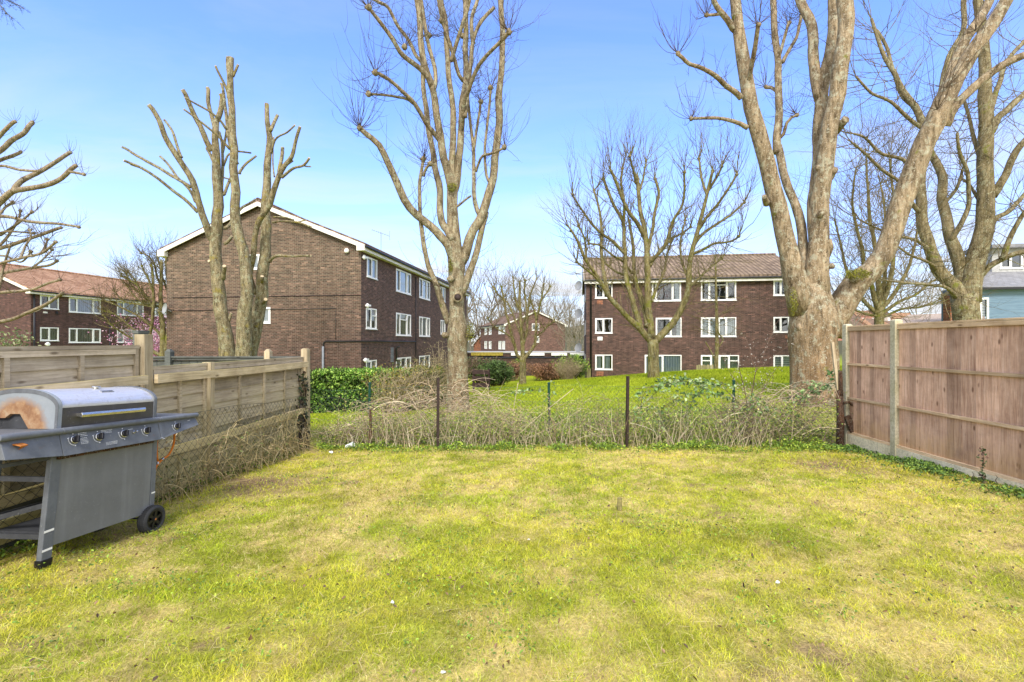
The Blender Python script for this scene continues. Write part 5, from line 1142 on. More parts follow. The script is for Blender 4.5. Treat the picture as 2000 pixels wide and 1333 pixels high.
for i, (px, Y, h) in enumerate(((1108,70,9.5),(1122,62,9),(1131,58,8.5))):
    far_tree('bare_tree', 'bushy olive tree in the gap left of the wide block, %s from the left' % posd[i], px, Y, h, .9, group='bushy trees in the gap', tw='twig_green', nb=14)
for i, (px, Y, h) in enumerate(((1505,60,9),(1540,62,9),(1665,55,8),(1790,58,9))):
    far_tree('bare_tree', 'low distant bare tree %s' % ('peeping over the right end of the wide block roof','hidden mostly behind the massive trunk','just right of the massive trunk above the fence','between the fine twigged tree and the greenish tree')[i], px, Y, h, .8, group='low distant bare trees')

# ---------------------------------------------------------------- leafy things
def leaf_cloud(name, pts, nrm, L, wd, colr, parent=None, mat='leaf', jitter=.25, flat=.5, fold=.25):
    n = len(pts); nrm = nrm/np.maximum(np.linalg.norm(nrm, axis=1, keepdims=True), 1e-6)
    nn = nrm*(1-flat)+RNG.normal(0, flat, (n, 3)); nn /= np.linalg.norm(nn, axis=1, keepdims=True)
    a = RNG.normal(0, 1, (n, 3)); a -= nn*(a*nn).sum(1, keepdims=True); a /= np.linalg.norm(a, axis=1, keepdims=True); b = np.cross(nn, a)
    L = np.broadcast_to(L, n)*(.6+.8*RNG.random(n)); w = np.broadcast_to(wd, n)*(L/np.maximum(np.broadcast_to(L, n), 1e-6))*(.8+.4*RNG.random(n))
    V = np.empty((n*6, 3)); a_ = a*L[:, None]; b_ = b*w[:, None]; up = nn*(w*fold)[:, None]
    V[0::6] = pts; V[1::6] = pts+a_*.35+b_*.5+up; V[2::6] = pts+a_*.75+b_*.36+up; V[3::6] = pts+a_-nn*(L*.12)[:, None]; V[4::6] = pts+a_*.75-b_*.36+up; V[5::6] = pts+a_*.35-b_*.5+up
    i = np.arange(n)*6; Fc = np.concatenate([np.stack([i, i+1, i+2, i+3], 1), np.stack([i, i+3, i+4, i+5], 1)])
    c = np.clip(colr*(1+RNG.normal(0, jitter, (n, 1))), .003, .9)
    return raw(name, V, Fc, M[mat], parent, colors=np.repeat(c, 6, axis=0))
def box_hedge(name, label, x0, x1, y0, y1, zt, cols, n, L=.07, wd=.035, cat='hedge', zb=None, wob=.08, stems=True, rz=0.0):
    xm, ym = (x0+x1)/2, (y0+y1)/2; g = gz(xm, ym) if zb is None else zb
    root = empty(name, (xm, ym, g), rz, label, cat); hx, hy, h = (x1-x0)/2, (y1-y0)/2, zt-g
    A = np.array([2*hx*h, 2*hx*h, 2*hy*h, 2*hy*h, 4*hx*hy]); f = RNG.choice(5, n, p=A/A.sum()); u = RNG.random(n)*2-1; v = RNG.random(n); v2 = RNG.random(n)*2-1
    P = np.empty((n, 3)); N = np.zeros((n, 3))
    for k, (s_, ax) in enumerate(((-1,1),(1,1),(-1,0),(1,0))):
        q = f == k; P[q, 2] = v[q]*h
        if ax == 1: P[q, 0] = u[q]*hx; P[q, 1] = s_*hy
        else: P[q, 1] = u[q]*hy; P[q, 0] = s_*hx
        N[q, ax] = s_
    q = f == 4; P[q, 0] = u[q]*hx; P[q, 1] = v2[q]*hy; P[q, 2] = h; N[q, 2] = 1
    w = np.array([noise.noise((p[0]*1.6, p[1]*1.6, p[2]*2.0+7)) for p in P]); w2 = np.array([noise.noise((p[0]*5, p[1]*5, p[2]*5)) for p in P])
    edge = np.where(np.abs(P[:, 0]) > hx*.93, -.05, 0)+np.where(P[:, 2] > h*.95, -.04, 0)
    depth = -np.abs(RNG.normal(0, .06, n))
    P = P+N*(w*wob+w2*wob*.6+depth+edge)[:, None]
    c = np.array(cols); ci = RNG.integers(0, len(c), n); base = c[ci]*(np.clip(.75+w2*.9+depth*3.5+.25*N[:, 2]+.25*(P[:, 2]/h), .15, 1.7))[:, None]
    leaf_cloud('foliage', P, N+np.array([0, 0, .4]), L, wd, base, root, flat=.55)
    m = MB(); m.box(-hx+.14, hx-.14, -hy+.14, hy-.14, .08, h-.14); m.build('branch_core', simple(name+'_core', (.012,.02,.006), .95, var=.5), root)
    return root
LG = [(.08,.17,.02), (.12,.25,.03), (.22,.38,.05), (.05,.10,.015), (.42,.58,.13)]
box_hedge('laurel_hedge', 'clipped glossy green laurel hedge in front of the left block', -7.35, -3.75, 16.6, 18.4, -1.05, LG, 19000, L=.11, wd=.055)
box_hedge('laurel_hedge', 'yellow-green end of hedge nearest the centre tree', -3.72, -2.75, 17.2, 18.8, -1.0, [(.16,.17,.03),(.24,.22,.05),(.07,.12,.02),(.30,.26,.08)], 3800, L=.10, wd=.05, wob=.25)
def shrub(name, label, px, Y, w, h, cols, n, twigs=60, L=.05, tw='straw', zb=None, wd=.03, inner=None, seed=1, up=.5):
    b = W(px, 0, Y); g = gz(b.x, Y) if zb is None else zb; root = empty(name, (b.x, Y, g), 0, label, 'shrub'); rs = random.Random(seed)
    st = MB(); tips = []
    for i in range(twigs):
        a = rs.uniform(0, 6.28); r = rs.random()**.6; p = Vector((math.cos(a)*w*.12, math.sin(a)*w*.12, 0)); tgt = Vector((math.cos(a)*r*w*.5, math.sin(a)*r*w*.5, h*rs.uniform(.55,1.0)*(1-.35*r*r)))
        pts = [p]; 
        for j in range(1, 7):
            t_ = j/6; q = p.lerp(tgt, t_); q.x = p.x+(tgt.x-p.x)*t_**1.3; q.y = p.y+(tgt.y-p.y)*t_**1.3; q += Vector((rs.gauss(0,.02),rs.gauss(0,.02),rs.gauss(0,.02)))*w; pts.append(q)
            if j > 2:
                e = q+Vector((rs.gauss(0,.14),rs.gauss(0,.14),rs.uniform(.0,.2)))*w*.8; st.tube([q, q.lerp(e,.5)+Vector((rs.gauss(0,.02),)*3), e], [.006,.004,.002], 3, caps=False); tips += [e, q.lerp(e,.5), q]
        st.tube(pts, [.016*(1-.12*j) for j in range(7)], 4, caps=False)
    st.build('stems', M['twig_green'] if tw == 'green' else M['twig'] if tw == 'dark' else simple(name+'_stem', (.34,.27,.16), .8, var=.3), root, uv=False)
    if n:
        T = np.array([tuple(v) for v in tips]); P = T[RNG.integers(0, len(T), n)]+RNG.normal(0, .05*w, (n, 3)); P[:, 2] = np.clip(P[:, 2], .02, h*1.02)
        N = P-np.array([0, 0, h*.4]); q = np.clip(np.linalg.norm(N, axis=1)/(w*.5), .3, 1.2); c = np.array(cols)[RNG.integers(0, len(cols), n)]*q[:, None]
        leaf_cloud('foliage', P, N, L, wd, c, root, flat=.6)
    return root
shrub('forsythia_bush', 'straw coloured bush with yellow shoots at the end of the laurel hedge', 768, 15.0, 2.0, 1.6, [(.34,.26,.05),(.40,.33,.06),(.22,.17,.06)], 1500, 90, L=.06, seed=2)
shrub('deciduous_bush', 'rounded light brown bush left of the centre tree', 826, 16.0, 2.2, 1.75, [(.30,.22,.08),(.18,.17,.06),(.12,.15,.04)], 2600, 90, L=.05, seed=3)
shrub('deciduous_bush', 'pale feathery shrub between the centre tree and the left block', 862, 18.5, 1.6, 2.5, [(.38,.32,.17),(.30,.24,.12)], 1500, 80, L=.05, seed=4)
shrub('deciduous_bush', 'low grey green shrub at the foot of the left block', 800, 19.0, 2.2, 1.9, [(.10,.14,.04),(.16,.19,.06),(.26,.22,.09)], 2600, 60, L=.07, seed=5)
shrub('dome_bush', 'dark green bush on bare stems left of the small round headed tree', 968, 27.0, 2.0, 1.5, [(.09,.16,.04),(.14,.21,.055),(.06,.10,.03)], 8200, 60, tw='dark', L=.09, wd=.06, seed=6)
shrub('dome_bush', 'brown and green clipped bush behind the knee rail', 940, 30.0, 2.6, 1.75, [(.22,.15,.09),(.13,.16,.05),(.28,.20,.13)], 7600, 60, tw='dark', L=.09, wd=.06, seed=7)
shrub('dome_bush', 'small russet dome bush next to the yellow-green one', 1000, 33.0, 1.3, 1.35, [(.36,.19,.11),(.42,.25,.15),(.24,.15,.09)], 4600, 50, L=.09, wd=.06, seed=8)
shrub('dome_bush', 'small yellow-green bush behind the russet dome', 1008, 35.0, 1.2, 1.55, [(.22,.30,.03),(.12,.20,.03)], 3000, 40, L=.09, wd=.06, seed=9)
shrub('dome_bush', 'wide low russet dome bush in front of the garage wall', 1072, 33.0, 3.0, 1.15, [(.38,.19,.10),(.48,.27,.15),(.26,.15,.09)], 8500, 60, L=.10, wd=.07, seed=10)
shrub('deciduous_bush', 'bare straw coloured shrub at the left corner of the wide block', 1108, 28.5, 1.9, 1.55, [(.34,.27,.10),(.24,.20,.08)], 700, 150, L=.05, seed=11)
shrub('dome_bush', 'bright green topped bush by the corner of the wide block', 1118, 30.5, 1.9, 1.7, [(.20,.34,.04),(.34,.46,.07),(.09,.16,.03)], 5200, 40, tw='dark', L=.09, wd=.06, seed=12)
# low plank rail beside the dark bushes
lr = empty('low_fence', (-1.75, 24.0, 0), R(-20), 'dark brown three plank knee fence right of the centre tree', 'fence')
m = MB(); g = gz(-1.2, 24)
for k in range(3): m.box(-.35, .62, -.02, .02, g+.18+.34*k, g+.40+.34*k)
m.build('rail', simple('stained_plank', (.055,.032,.028), .8, var=.3), lr)
for x in (-.3, .58): m = MB(); m.box(x-.04, x+.04, .022, .09, g-.2, g+1.15); m.build('post', simple('stained_post', (.05,.03,.026), .8), lr)
# magnolia
t = Tree('magnolia_tree', 'pink blossoming magnolia between the far left block and the gable', 312, 31.0, M['bark_far'], M['twig'])
t.limb([(314,760),(312,700),(311,680)], 5, 4, 0, 'trunk', start_y=31)
for k in range(16): t.grow(Vector((0,0,1.6)), (random.gauss(0,1), random.gauss(0,.7), random.uniform(.1,1)), random.uniform(1.2,2.4), .03, 2, up=.3, kids=3)
t.done(); n = 6500; P = np.stack([RNG.normal(-.3, .95, n), RNG.normal(0, .9, n), 2.9+RNG.normal(0, 1.15, n)], 1); P = P[(P[:, 2] > .6) & (P[:, 2] < 5.4)]
n = len(P); leaf_cloud('blossom', P, RNG.normal(0, 1, (n, 3)), .085, .075, np.array([(.62,.30,.42),(.78,.55,.62),(.50,.20,.32)])[RNG.integers(0, 3, n)], t.root, mat='flower', flat=.8)
# variegated shrub at the left edge
sb = shrub('evergreen_shrub', 'pale green leafy shrub at the left edge above the board fence', 0, 9.5, 1.5, 2.3, [(.20,.25,.10),(.36,.38,.20),(.10,.15,.05),(.30,.34,.14)], 4200, 70, tw='green', L=.075, wd=.03, seed=14)
# conifer sprig hanging in at the top left: a pine standing just outside the frame
t = Tree('conifer_tree', 'dark conifer whose branch tips hang into the top left corner', -330, 7.0, M['bark_left'], M['twig'])
t.limb([(-330,900),(-325,300),(-320,-200),(-318,-500)], 20, 9, 0, 'trunk', start_y=7)
nd = MB()
for (tx, ty) in ((46, 17), (26, 36), (14, -2), (30,-8)):
    Q, qr = t.limb([(-322,-190),(-200,-110),(-90,-50),(-20,-12),(tx-12,ty-8),(tx,ty)], 3.4, .6, -.4, 'branch')
    for i in range(len(Q)//2, len(Q)-1):
        for k in range(3):
            q = Q[i].lerp(Q[i+1], random.random()); d = (Q[i+1]-Q[i]).normalized(); e = q+(d*.9+Vector((random.gauss(0,.5),random.gauss(0,.5),random.gauss(-.2,.4)))).normalized()*.16
            nd.tube([q, e], [.002,.001], 3, caps=False)
            for j in range(12):
                c = q.lerp(e, random.random()); nd.tube([c, c+(d+Vector((random.gauss(0,.7),random.gauss(0,.7),random.gauss(0,.7)))).normalized()*.035], [.0014,.0006], 3, caps=False)
nd.build('needles', simple('needles', (.03,.045,.015), .8), t.root, uv=False); t.done()
# ---------------------------------------------------------------- brambles, weeds and ivy
def tangle(name, label, cat, pts_fn, n, L, r, cols, flop=.8, leafn=0, leafc=None, leafL=.05, ups=.5, kind='stuff', vertical=0.0, seg=6, ax=1.0):
    """a heap of dead stems: each stem starts somewhere in the heap and arches over"""
    rs = np.random.default_rng(hash(name+label) % 999 if False else sum(map(ord, label))); V = []; Fc = []; C = []; k = 0; tips = []
    for i in range(n):
        x, y, h = pts_fn(rs); g = gz(x, y); vert = rs.random() < vertical
        z = g+(.0 if vert else rs.random()*h); p = Vector((x, y, z)); a = rs.random()*6.283
        dv = Vector((math.cos(a)*.25, math.sin(a)*.25, 1)) if vert else Vector((math.cos(a), math.sin(a)*.7, rs.normal(.25, .45))); dv.x *= ax; dv.normalize()
        l = (h*(.6+.5*rs.random()) if vert else L*(.4+.8*rs.random())); s_ = l/seg; q = [p]
        for j in range(seg):
            dv = (dv+Vector((rs.normal(0,.13)*ax, rs.normal(0,.13), rs.normal(0,.1)-(.05 if vert else flop*.22*(p.z-g)/max(h,.1))))).normalized(); p = p+dv*s_
            if p.z < g+.01: p.z = g+.01
            q.append(p.copy())
        rr = r*(.5+rs.random()); c = np.array(cols[rs.integers(0, len(cols))])*(.75+.5*rs.random())*(.8+.25*min(1, (z-g)/max(h, .1)+.2))
        for j, w in enumerate(q):
            rad = rr*(1-.6*j/seg)
            for t_ in range(3):
                an = t_*2.094; V.append((w.x+math.cos(an)*rad, w.y+math.sin(an)*rad*.6, w.z+math.sin(an)*rad*.8)); C.append(c)
            if j:
                for t_ in range(3): b0 = k+(j-1)*3; Fc.append((b0+t_, b0+(t_+1) % 3, b0+3+(t_+1) % 3, b0+3+t_))
            if j > 1: tips.append(tuple(w))
        k += 3*(seg+1)
    V = np.array(V); o0 = V.mean(0); o0[2] = gz(o0[0], o0[1])
    root = empty(name, o0, 0, label, cat)
    if kind: root['kind'] = kind
    raw('stems', V-o0, np.array(Fc), M['straw'], root, colors=np.array(C))
    if leafn:
        T = np.array(tips); P = T[rs.integers(0, len(T), leafn)]+rs.normal(0, .02, (leafn, 3)); c = np.array(leafc)[rs.integers(0, len(leafc), leafn)]
        leaf_cloud('leaves', P-o0, np.tile([0,-.5,1.0], (leafn, 1)), leafL, leafL*.75, c, root, flat=.45)
    return root
DEAD = [(.66,.54,.33), (.74,.62,.42), (.52,.39,.24), (.58,.44,.30), (.40,.28,.18)]
def interp(x, xs, hs): return float(np.interp(x, xs, hs))
hx = [-3.5, -3.0, -2.4, -1.9, -1.3, -.6, -.2, .3]
def heap_l(rs):
    x = rs.uniform(-3.45, .2); return x, 8.25+1.0*rs.random(), interp(x, hx, [.25,.35,.75,.95,1.02,1.02,.75,.35])*(.8+.35*rs.random())
tangle('dead_bramble', 'pale heap of dead bramble stems below the centre tree', 'bramble', heap_l, 1150, .65, .0046, DEAD, leafn=900, leafc=[(.30,.22,.14),(.12,.16,.04),(.2,.14,.09)], leafL=.028)
def heap_m(rs):
    x = rs.uniform(-3.4, 3.3); return x, 8.0+.75*rs.random(), .62+.35*rs.random()
tangle('dead_stalks', 'upright dry weed stalks standing along the old wire fence', 'weeds', heap_m, 400, .5, .0042, DEAD, vertical=.75, leafn=2600, leafc=[(.26,.36,.05),(.36,.44,.07),(.46,.36,.18),(.16,.25,.04)], leafL=.028)
def heap_s(rs):
    x = rs.uniform(-3.2, 4.6); return x, 7.98+.25*rs.random()+.5*(rs.random() < .3), .35+.55*rs.random()**1.5
tangle('dead_stalks', 'scattered pale thin stalks standing in front of the iron post fence', 'weeds', heap_s, 420, .5, .0050, [(.78,.66,.44),(.66,.54,.34),(.84,.73,.52)], vertical=.9, seg=5)
def heap_c(rs):
    x = rs.uniform(1.0, 4.6); return x, 8.1+1.3*rs.random(), .70+.25*rs.random()
tangle('dead_bramble', 'thin brownish bramble tangle right of the second iron post', 'bramble', heap_c, 420, .55, .0040, [(.48,.34,.23),(.36,.24,.17),(.56,.45,.28),(.34,.28,.14)], vertical=.35, leafn=1500, leafc=[(.26,.36,.05),(.34,.42,.07),(.18,.24,.06)], leafL=.035)
def heap_r(rs):
    x = rs.uniform(4.0, 6.0); return x, 8.2+1.2*rs.random(), interp(x, [4.0,4.5,5.0,5.5,6.0], [.4,.75,.95,1.02,.95])*(.8+.3*rs.random())
tangle('dead_bramble', 'dense brown bramble heap at the foot of the massive trunk', 'bramble', heap_r, 900, .6, .0044, [(.56,.43,.28),(.46,.33,.22),(.32,.21,.15),(.66,.54,.36)], leafn=1500, leafc=[(.20,.28,.05),(.30,.22,.14),(.34,.40,.09),(.14,.2,.05)], leafL=.035)
# long pale canes leaning across
def canes(label, lst, rad, mat, name='bramble_cane'):
    m = MB()
    for (a, b, c, Y) in lst: m.tube(smooth_pts([W(*a, Y), W(*b, Y+.05), W(*c, Y)], [rad, rad*.8, rad*.4], .08)[0], rad, 5)
    o = m.build(name, mat, uv=False, smooth=True); tag(o, label, 'bramble', kind=None); return o
cm = simple('pale_cane', (.50,.41,.26), .8, var=.25)
for i, (l, c) in enumerate((('long pale cane leaning right in front of the middle green post', ((985,876),(1045,820),(1120,760),8.15)), ('pale cane lying low between the middle green post and the iron post', ((1010,865),(1070,838),(1135,800),8.2)), ('pale stalk rising beside the small round headed tree', ((1000,868),(1002,810),(1012,748),8.3)), ('pale stalk leaning left under the centre tree', ((1013,860),(985,815),(960,775),8.3)),
    ('pale cane rising through the right bramble heap', ((1520,845),(1548,800),(1575,765),8.3)), ('thin upright pale stem in the right bramble heap', ((1546,862),(1549,810),(1546,765),8.2)), ('pale cane leaning over the right bramble heap', ((1566,850),(1600,836),(1640,838),8.1)))):
    canes(l, [c], .006, cm)
# leafy bramble along the top of the wire
def green_bramble(label, stems, nl, cols, L=.075, seed=1, name='bramble_bush', spread=.07):
    rs = np.random.default_rng(seed); b = W(stems[0][0][0], 0, 8.5); o0 = Vector((b.x, 8.5, gz(b.x, 8.5))); root = empty(name, o0, 0, label, 'bramble'); m = MB(); P = []
    for st in stems:
        Y = 8.25+.6*rs.random(); q, _ = smooth_pts([W(x, y, Y+rs.normal(0,.06))-o0 for x, y in st], [.005]*len(st), .05); m.tube(q, [.0055*(1-.6*i/len(q)) for i in range(len(q))], 5, caps=False)
        P += [tuple(v) for v in q[len(q)//4:]]
    m.build('stems', simple('bramble_stem%d' % seed, (.13,.09,.05), .7, var=.4), root, uv=False)
    P = np.array(P); T = P[rs.integers(0, len(P), nl)]+rs.normal(0, spread, (nl, 3))*np.array([1,.8,.55]); c = np.array(cols)[rs.integers(0, len(cols), nl)]
    leaf_cloud('leaves', T, np.tile([0,-.6,1.0], (nl, 1)), L, L*.72, c, root, flat=.35, fold=.3); return root
GB = [(.11,.20,.05), (.18,.29,.09), (.27,.38,.15), (.09,.15,.04), (.38,.46,.22)]
green_bramble('leafy green bramble draped over the wire left of the right green post', [[(1240,870),(1250,800),(1262,765),(1300,745),(1350,742)], [(1330,870),(1345,800),(1370,760),(1400,750),(1430,756)], [(1260,790),(1290,760),(1330,750),(1380,760)], [(1290,800),(1330,775),(1380,770),(1420,775)], [(1240,760),(1280,755),(1330,745),(1380,748)], [(1285,870),(1290,815),(1270,790)]], 430, GB, .072, 1)
green_bramble('leafy bramble shoots climbing the right bramble heap', [[(1520,860),(1550,800),(1580,762),(1610,752)], [(1560,790),(1590,770),(1620,750)], [(1530,800),(1560,772),(1600,765)]], 130, GB, .07, 2)
green_bramble('bramble leaves around the right green post', [[(1432,850),(1450,800),(1480,778)], [(1440,790),(1470,800),(1510,805)], [(1420,830),(1480,815),(1500,800)]], 110, GB, .065, 3)
green_bramble('few bramble leaves by the middle green post', [[(1075,840),(1074,790),(1060,765),(1020,765)], [(1074,780),(1085,760),(1078,745)], [(1040,770),(1010,765),(1000,768)]], 46, GB, .06, 4, spread=.03)
green_bramble('tuft of ivy leaves on top of the rusty post', [[(1638,760),(1634,735),(1630,728)], [(1634,735),(1622,730)], [(1630,740),(1645,744)]], 46, [(.05,.13,.03),(.08,.18,.05),(.14,.25,.06)], .07, 5, 'ivy', spread=.035)
# blossom sapling
sp_ = empty('blackthorn_sapling', W(1466, 866, 8.35), 0, 'dark spindly sapling dotted with white blossom at the right green post', 'sapling'); m = MB(); tips = []
o0 = Vector(sp_.location)
def spw(pts, r0, r1, Y=8.35, dy=0):
    q, rr = smooth_pts([W(x, y, Y+dy*i/len(pts))-o0 for i, (x, y) in enumerate(pts)], list(np.linspace(r0, r1, len(pts))), .05); m.tube(q, rr, 6, caps=False, bump=.15, bs=20)
    for i in range(2, len(q)):
        for k in range(2):
            if random.random() < .55:
                d = Vector((random.gauss(0,1), random.gauss(0,1), random.gauss(.5,.6))).normalized(); e = q[i]+d*random.uniform(.06,.3); mid = q[i].lerp(e,.5)+Vector((random.gauss(0,.012),)*3); m.tube([q[i], mid, e], [.0026,.002,.001], 3, caps=False); tips.extend([tuple(mid), tuple(e)])
spw([(1466,868),(1464,830),(1461,806),(1456,770),(1447,734),(1440,705)], .012, .004, dy=-.2); spw([(1463,806),(1470,761),(1477,723),(1492,691),(1503,662),(1510,640)], .010, .003); spw([(1477,723),(1468,702),(1463,680),(1455,655)], .006, .002, dy=.2); spw([(1466,800),(1485,775),(1500,745),(1520,715)], .006, .002, dy=.3)
spw([(1462,815),(1445,790),(1425,770),(1405,745)], .006, .002, dy=-.3); spw([(1478,723),(1497,706),(1520,690),(1545,672)], .005, .002, dy=-.2); spw([(1455,770),(1430,735),(1412,700),(1400,670)], .005, .002); spw([(1470,850),(1472,800),(1490,760),(1500,730)], .006,.002,dy=.3)
m.build('stems', simple('blackthorn', (.12,.075,.05), .7, var=.4), sp_, uv=False)
T = np.array(tips); n = 420; P = T[RNG.integers(0, len(T), n)]+RNG.normal(0, .008, (n, 3)); leaf_cloud('blossom', P, RNG.normal(0,1,(n,3)), .014, .014, np.tile([.75,.72,.62], (n,1)), sp_, mat='flower', flat=.9)
# low green weeds
def weeds(label, n, fx, L, cols, name='weeds', clump=.10):
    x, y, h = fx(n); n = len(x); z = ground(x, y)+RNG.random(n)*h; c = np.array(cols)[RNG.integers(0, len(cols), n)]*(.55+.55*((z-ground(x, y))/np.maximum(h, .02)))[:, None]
    o = leaf_cloud(name, np.stack([x, y, z], 1), np.tile([0,-.3,1.], (n, 1)), L, L*.6, c, flat=.5); tag(o, label, 'weeds', kind='stuff'); return o
WG = [(.20,.33,.035), (.29,.42,.045), (.14,.24,.03), (.42,.50,.06), (.11,.18,.03)]
def f1(n):
    x = RNG.uniform(-3.3, 5.7, n); y = 7.97+RNG.normal(0, .2, n)+.25*(vn(x, x*0, 1.7, 8)-.5); k = np.clip(fbm(x, y, 2.2, 91)*3-1.3, .0, 1); ok = RNG.random(n) < .12+k; return x[ok], y[ok], (.03+.22*k*vn(x, y, 6, 9))[ok]
weeds('strip of bright green weeds along the foot of the old wire fence', 21000, f1, .034, WG, 'weed_strip')
def f2(n):
    x = RNG.uniform(-3.5, 6.2, n); y = RNG.uniform(8.3, 11.5, n); k = np.clip(fbm(x, y, 1.1, 95)*2.4-.8, .03, 1); return x, y, .05+.28*k
weeds('green undergrowth behind the old wire fence', 30000, f2, .042, WG+[(.28,.30,.05)], 'undergrowth')
def f6(n):
    x = RNG.uniform(-3.3, 5.7, n); y = RNG.uniform(7.98, 9.0, n); k = fbm(x, y, 1.6, 191); ok = RNG.random(n) < np.clip(k*4-1.6, 0, 1); return x[ok], y[ok], (.15+.75*vn(x, y, 2.2, 193))[ok]
o = weeds('green climbing leaves threaded through the old wire fence', 17000, f6, .030, [(.30,.42,.05),(.42,.50,.07),(.20,.32,.045),(.52,.56,.12)], 'climbing_weeds')
def f3(n):
    y = RNG.uniform(3.6, 8.0, n); x = 5.95+.0422*(y-8.3)-np.abs(RNG.normal(0, .30, n))*(.35+vn(y, y*0, 2, 5)); k = np.clip(fbm(x, y, 2.6, 97)*3-1.2, .0, 1); ok = RNG.random(n) < .14+k*.8; return x[ok], y[ok], (.02+.06*k)[ok]
weeds('ivy and weeds creeping along the foot of the right fence', 13000, f3, .036, [(.10,.19,.04),(.17,.28,.045),(.26,.38,.06),(.07,.13,.03)], 'ivy_weeds')
def f4(n):
    y = RNG.uniform(2.6, 8.0, n); x = -3.72+.0367*(y-8)+np.abs(RNG.normal(0, .10, n)); k = np.clip(fbm(x, y, 2.0, 99)*2-.7, .02, 1); return x, y, .03+.10*k
weeds('thin weeds along the foot of the left board fence', 3800, f4, .034, WG, 'weed_edge')
def f5(n):
    x = RNG.uniform(-3.3, 5.4, n); y = RNG.uniform(2.0, 7.9, n); ok = fbm(x, y, 3.1, 77) > .60; return x[ok], y[ok], np.full(ok.sum(), .035)
x, y, h = f5(30000); n = len(x); o = leaf_cloud('lawn_weeds', np.stack([x, y, ground(x, y)+.01+RNG.random(n)*h], 1), np.tile([0,0,1.], (n,1)), .018, .011, np.array(WG)[RNG.integers(0, 5, n)], flat=.35); tag(o, 'small broad leaved weeds dotted through the lawn', 'weeds', kind='stuff')
x, y, h = f5(9000); x = x[:700]; y = y[:700]; n = len(x); x = RNG.uniform(-3.4, 5.6, n); o = leaf_cloud('leaf_litter', np.stack([x, y, ground(x, y)+.03], 1), np.tile([0,0,1.], (n,1)), .024, .016, np.array([(.20,.12,.06),(.30,.19,.10),(.12,.08,.05)])[RNG.integers(0, 3, n)], flat=.4); tag(o, 'dry brown leaf scraps scattered on the lawn', 'leaf litter', kind='stuff')
# dead grass hanging on the left wire
def heap_f(rs):
    u = rs.random()**.8; y = 4.3+3.6*u; x = -3.58+.0367*(y-8)+.13+abs(rs.normal(0, .03)); return x, y, .35+.5*rs.random()**1.5
tangle('dead_grass', 'straw coloured dead grass and bindweed hanging on the left wire mesh', 'dead grass', heap_f, 240, .55, .0034, [(.58,.47,.24),(.48,.38,.18),(.38,.30,.14),(.64,.53,.32)], flop=1.6, vertical=.2, ax=.25, leafn=500, leafc=[(.26,.20,.10),(.13,.17,.04)], leafL=.03)
def heap_f2(rs):
    y = 4.4+3.4*rs.random(); x = -3.58+.0367*(y-8)+.10+abs(rs.normal(0, .06)); return x, y, .22+.18*rs.random()
tangle('dead_grass', 'matted dry grass at the foot of the left wire mesh', 'dead grass', heap_f2, 240, .30, .0034, [(.60,.48,.26),(.48,.36,.18),(.42,.33,.16)], flop=1.8, vertical=.25, ax=.5)
# ivy on the end post
iv = empty('ivy', (-3.55, 7.93, gz(-3.55, 7.93)), 0, 'dark ivy stems and leaves clinging to the end post of the left board fence', 'ivy'); m = MB(); P = []
for i in range(16):
    x0, y0 = random.uniform(-.12,.05), random.uniform(-.12,.0); pts = [Vector((x0+.03*math.sin(j*.9+i), y0+random.gauss(0,.015), j*.145)) for j in range(random.randint(6, 11))]; m.tube(pts, [.012*(1-.06*j) for j in range(len(pts))], 5, bump=.3, bs=20); P += [tuple(v) for v in pts]
m.build('stems', simple('ivy_stem', (.05,.035,.025), .9, var=.4), iv, uv=False)
P = np.array(P); n = 420; T = P[RNG.integers(0, len(P), n)]+RNG.normal(0, .045, (n,3)); leaf_cloud('leaves', T, np.tile([.5,-1,.3], (n,1)), .05, .045, np.array([(.03,.06,.02),(.05,.08,.025),(.10,.07,.04),(.02,.03,.012)])[RNG.integers(0,4,n)], iv, flat=.4)
# weed stalk by the right fence
ws = empty('tall_weed', (5.62, 5.50, gz(5.62, 5.5)), 0, 'tall leafy weed stalk in front of the right fence boards', 'plant'); m = MB(); P = []
for (dx, h) in ((0,.42),(-.12,.16),(.16,.12)):
    pts = [Vector((dx+.012*math.sin(j*1.3), 0, h*j/8)) for j in range(9)]; m.tube(pts, [.005*(1-.08*j) for j in range(9)], 5); 
    if dx == 0: P = [tuple(v) for v in pts[1:]]
m.build('stem', M['twig'], ws); P = np.array(P); n = 60; T = P[RNG.integers(0, len(P), n)]+RNG.normal(0, .012, (n,3)); leaf_cloud('leaves', T, np.tile([0,-1,.5], (n,1)), .035, .024, np.array([(.06,.11,.035),(.10,.12,.05),(.12,.07,.05)])[RNG.integers(0,3,n)], ws, flat=.5)
# moss cushions on the big limb and the centre fork
def moss(label, px, py, Y, rx, ry, rz, n, parent):
    a = RNG.normal(0, 1, (n, 3)); a /= np.linalg.norm(a, axis=1, keepdims=True); P = a*np.array([rx, ry, rz])*(1+.2*RNG.normal(0, 1, (n, 1))); c = W(px, py, Y); P = P+np.array(tuple(c))
    o = leaf_cloud('moss', P-np.array(tuple(parent.location)), a+np.array([0,0,.6]), .03, .02, np.array([(.22,.22,.02),(.30,.29,.03),(.14,.15,.02)])[RNG.integers(0,3,n)], parent, flat=.5); o['kind'] = 'stuff'; return o
bt = [o for o in bpy.data.objects if o.name.startswith('plane_tree')][0]; ct = [o for o in bpy.data.objects if o.name == 'sycamore_tree'][0]
moss('', 1672, 536, 11.0, .26, .12, .10, 900, bt); moss('', 883, 366, 12.75, .12, .1, .10, 350, ct); moss('', 919, 648, 12.7, .10, .1, .22, 450, ct); moss('', 880, 520, 12.75, .06, .05, .16, 160, ct); moss('', 1550, 590, 11.1, .07,.05,.30, 260, bt)

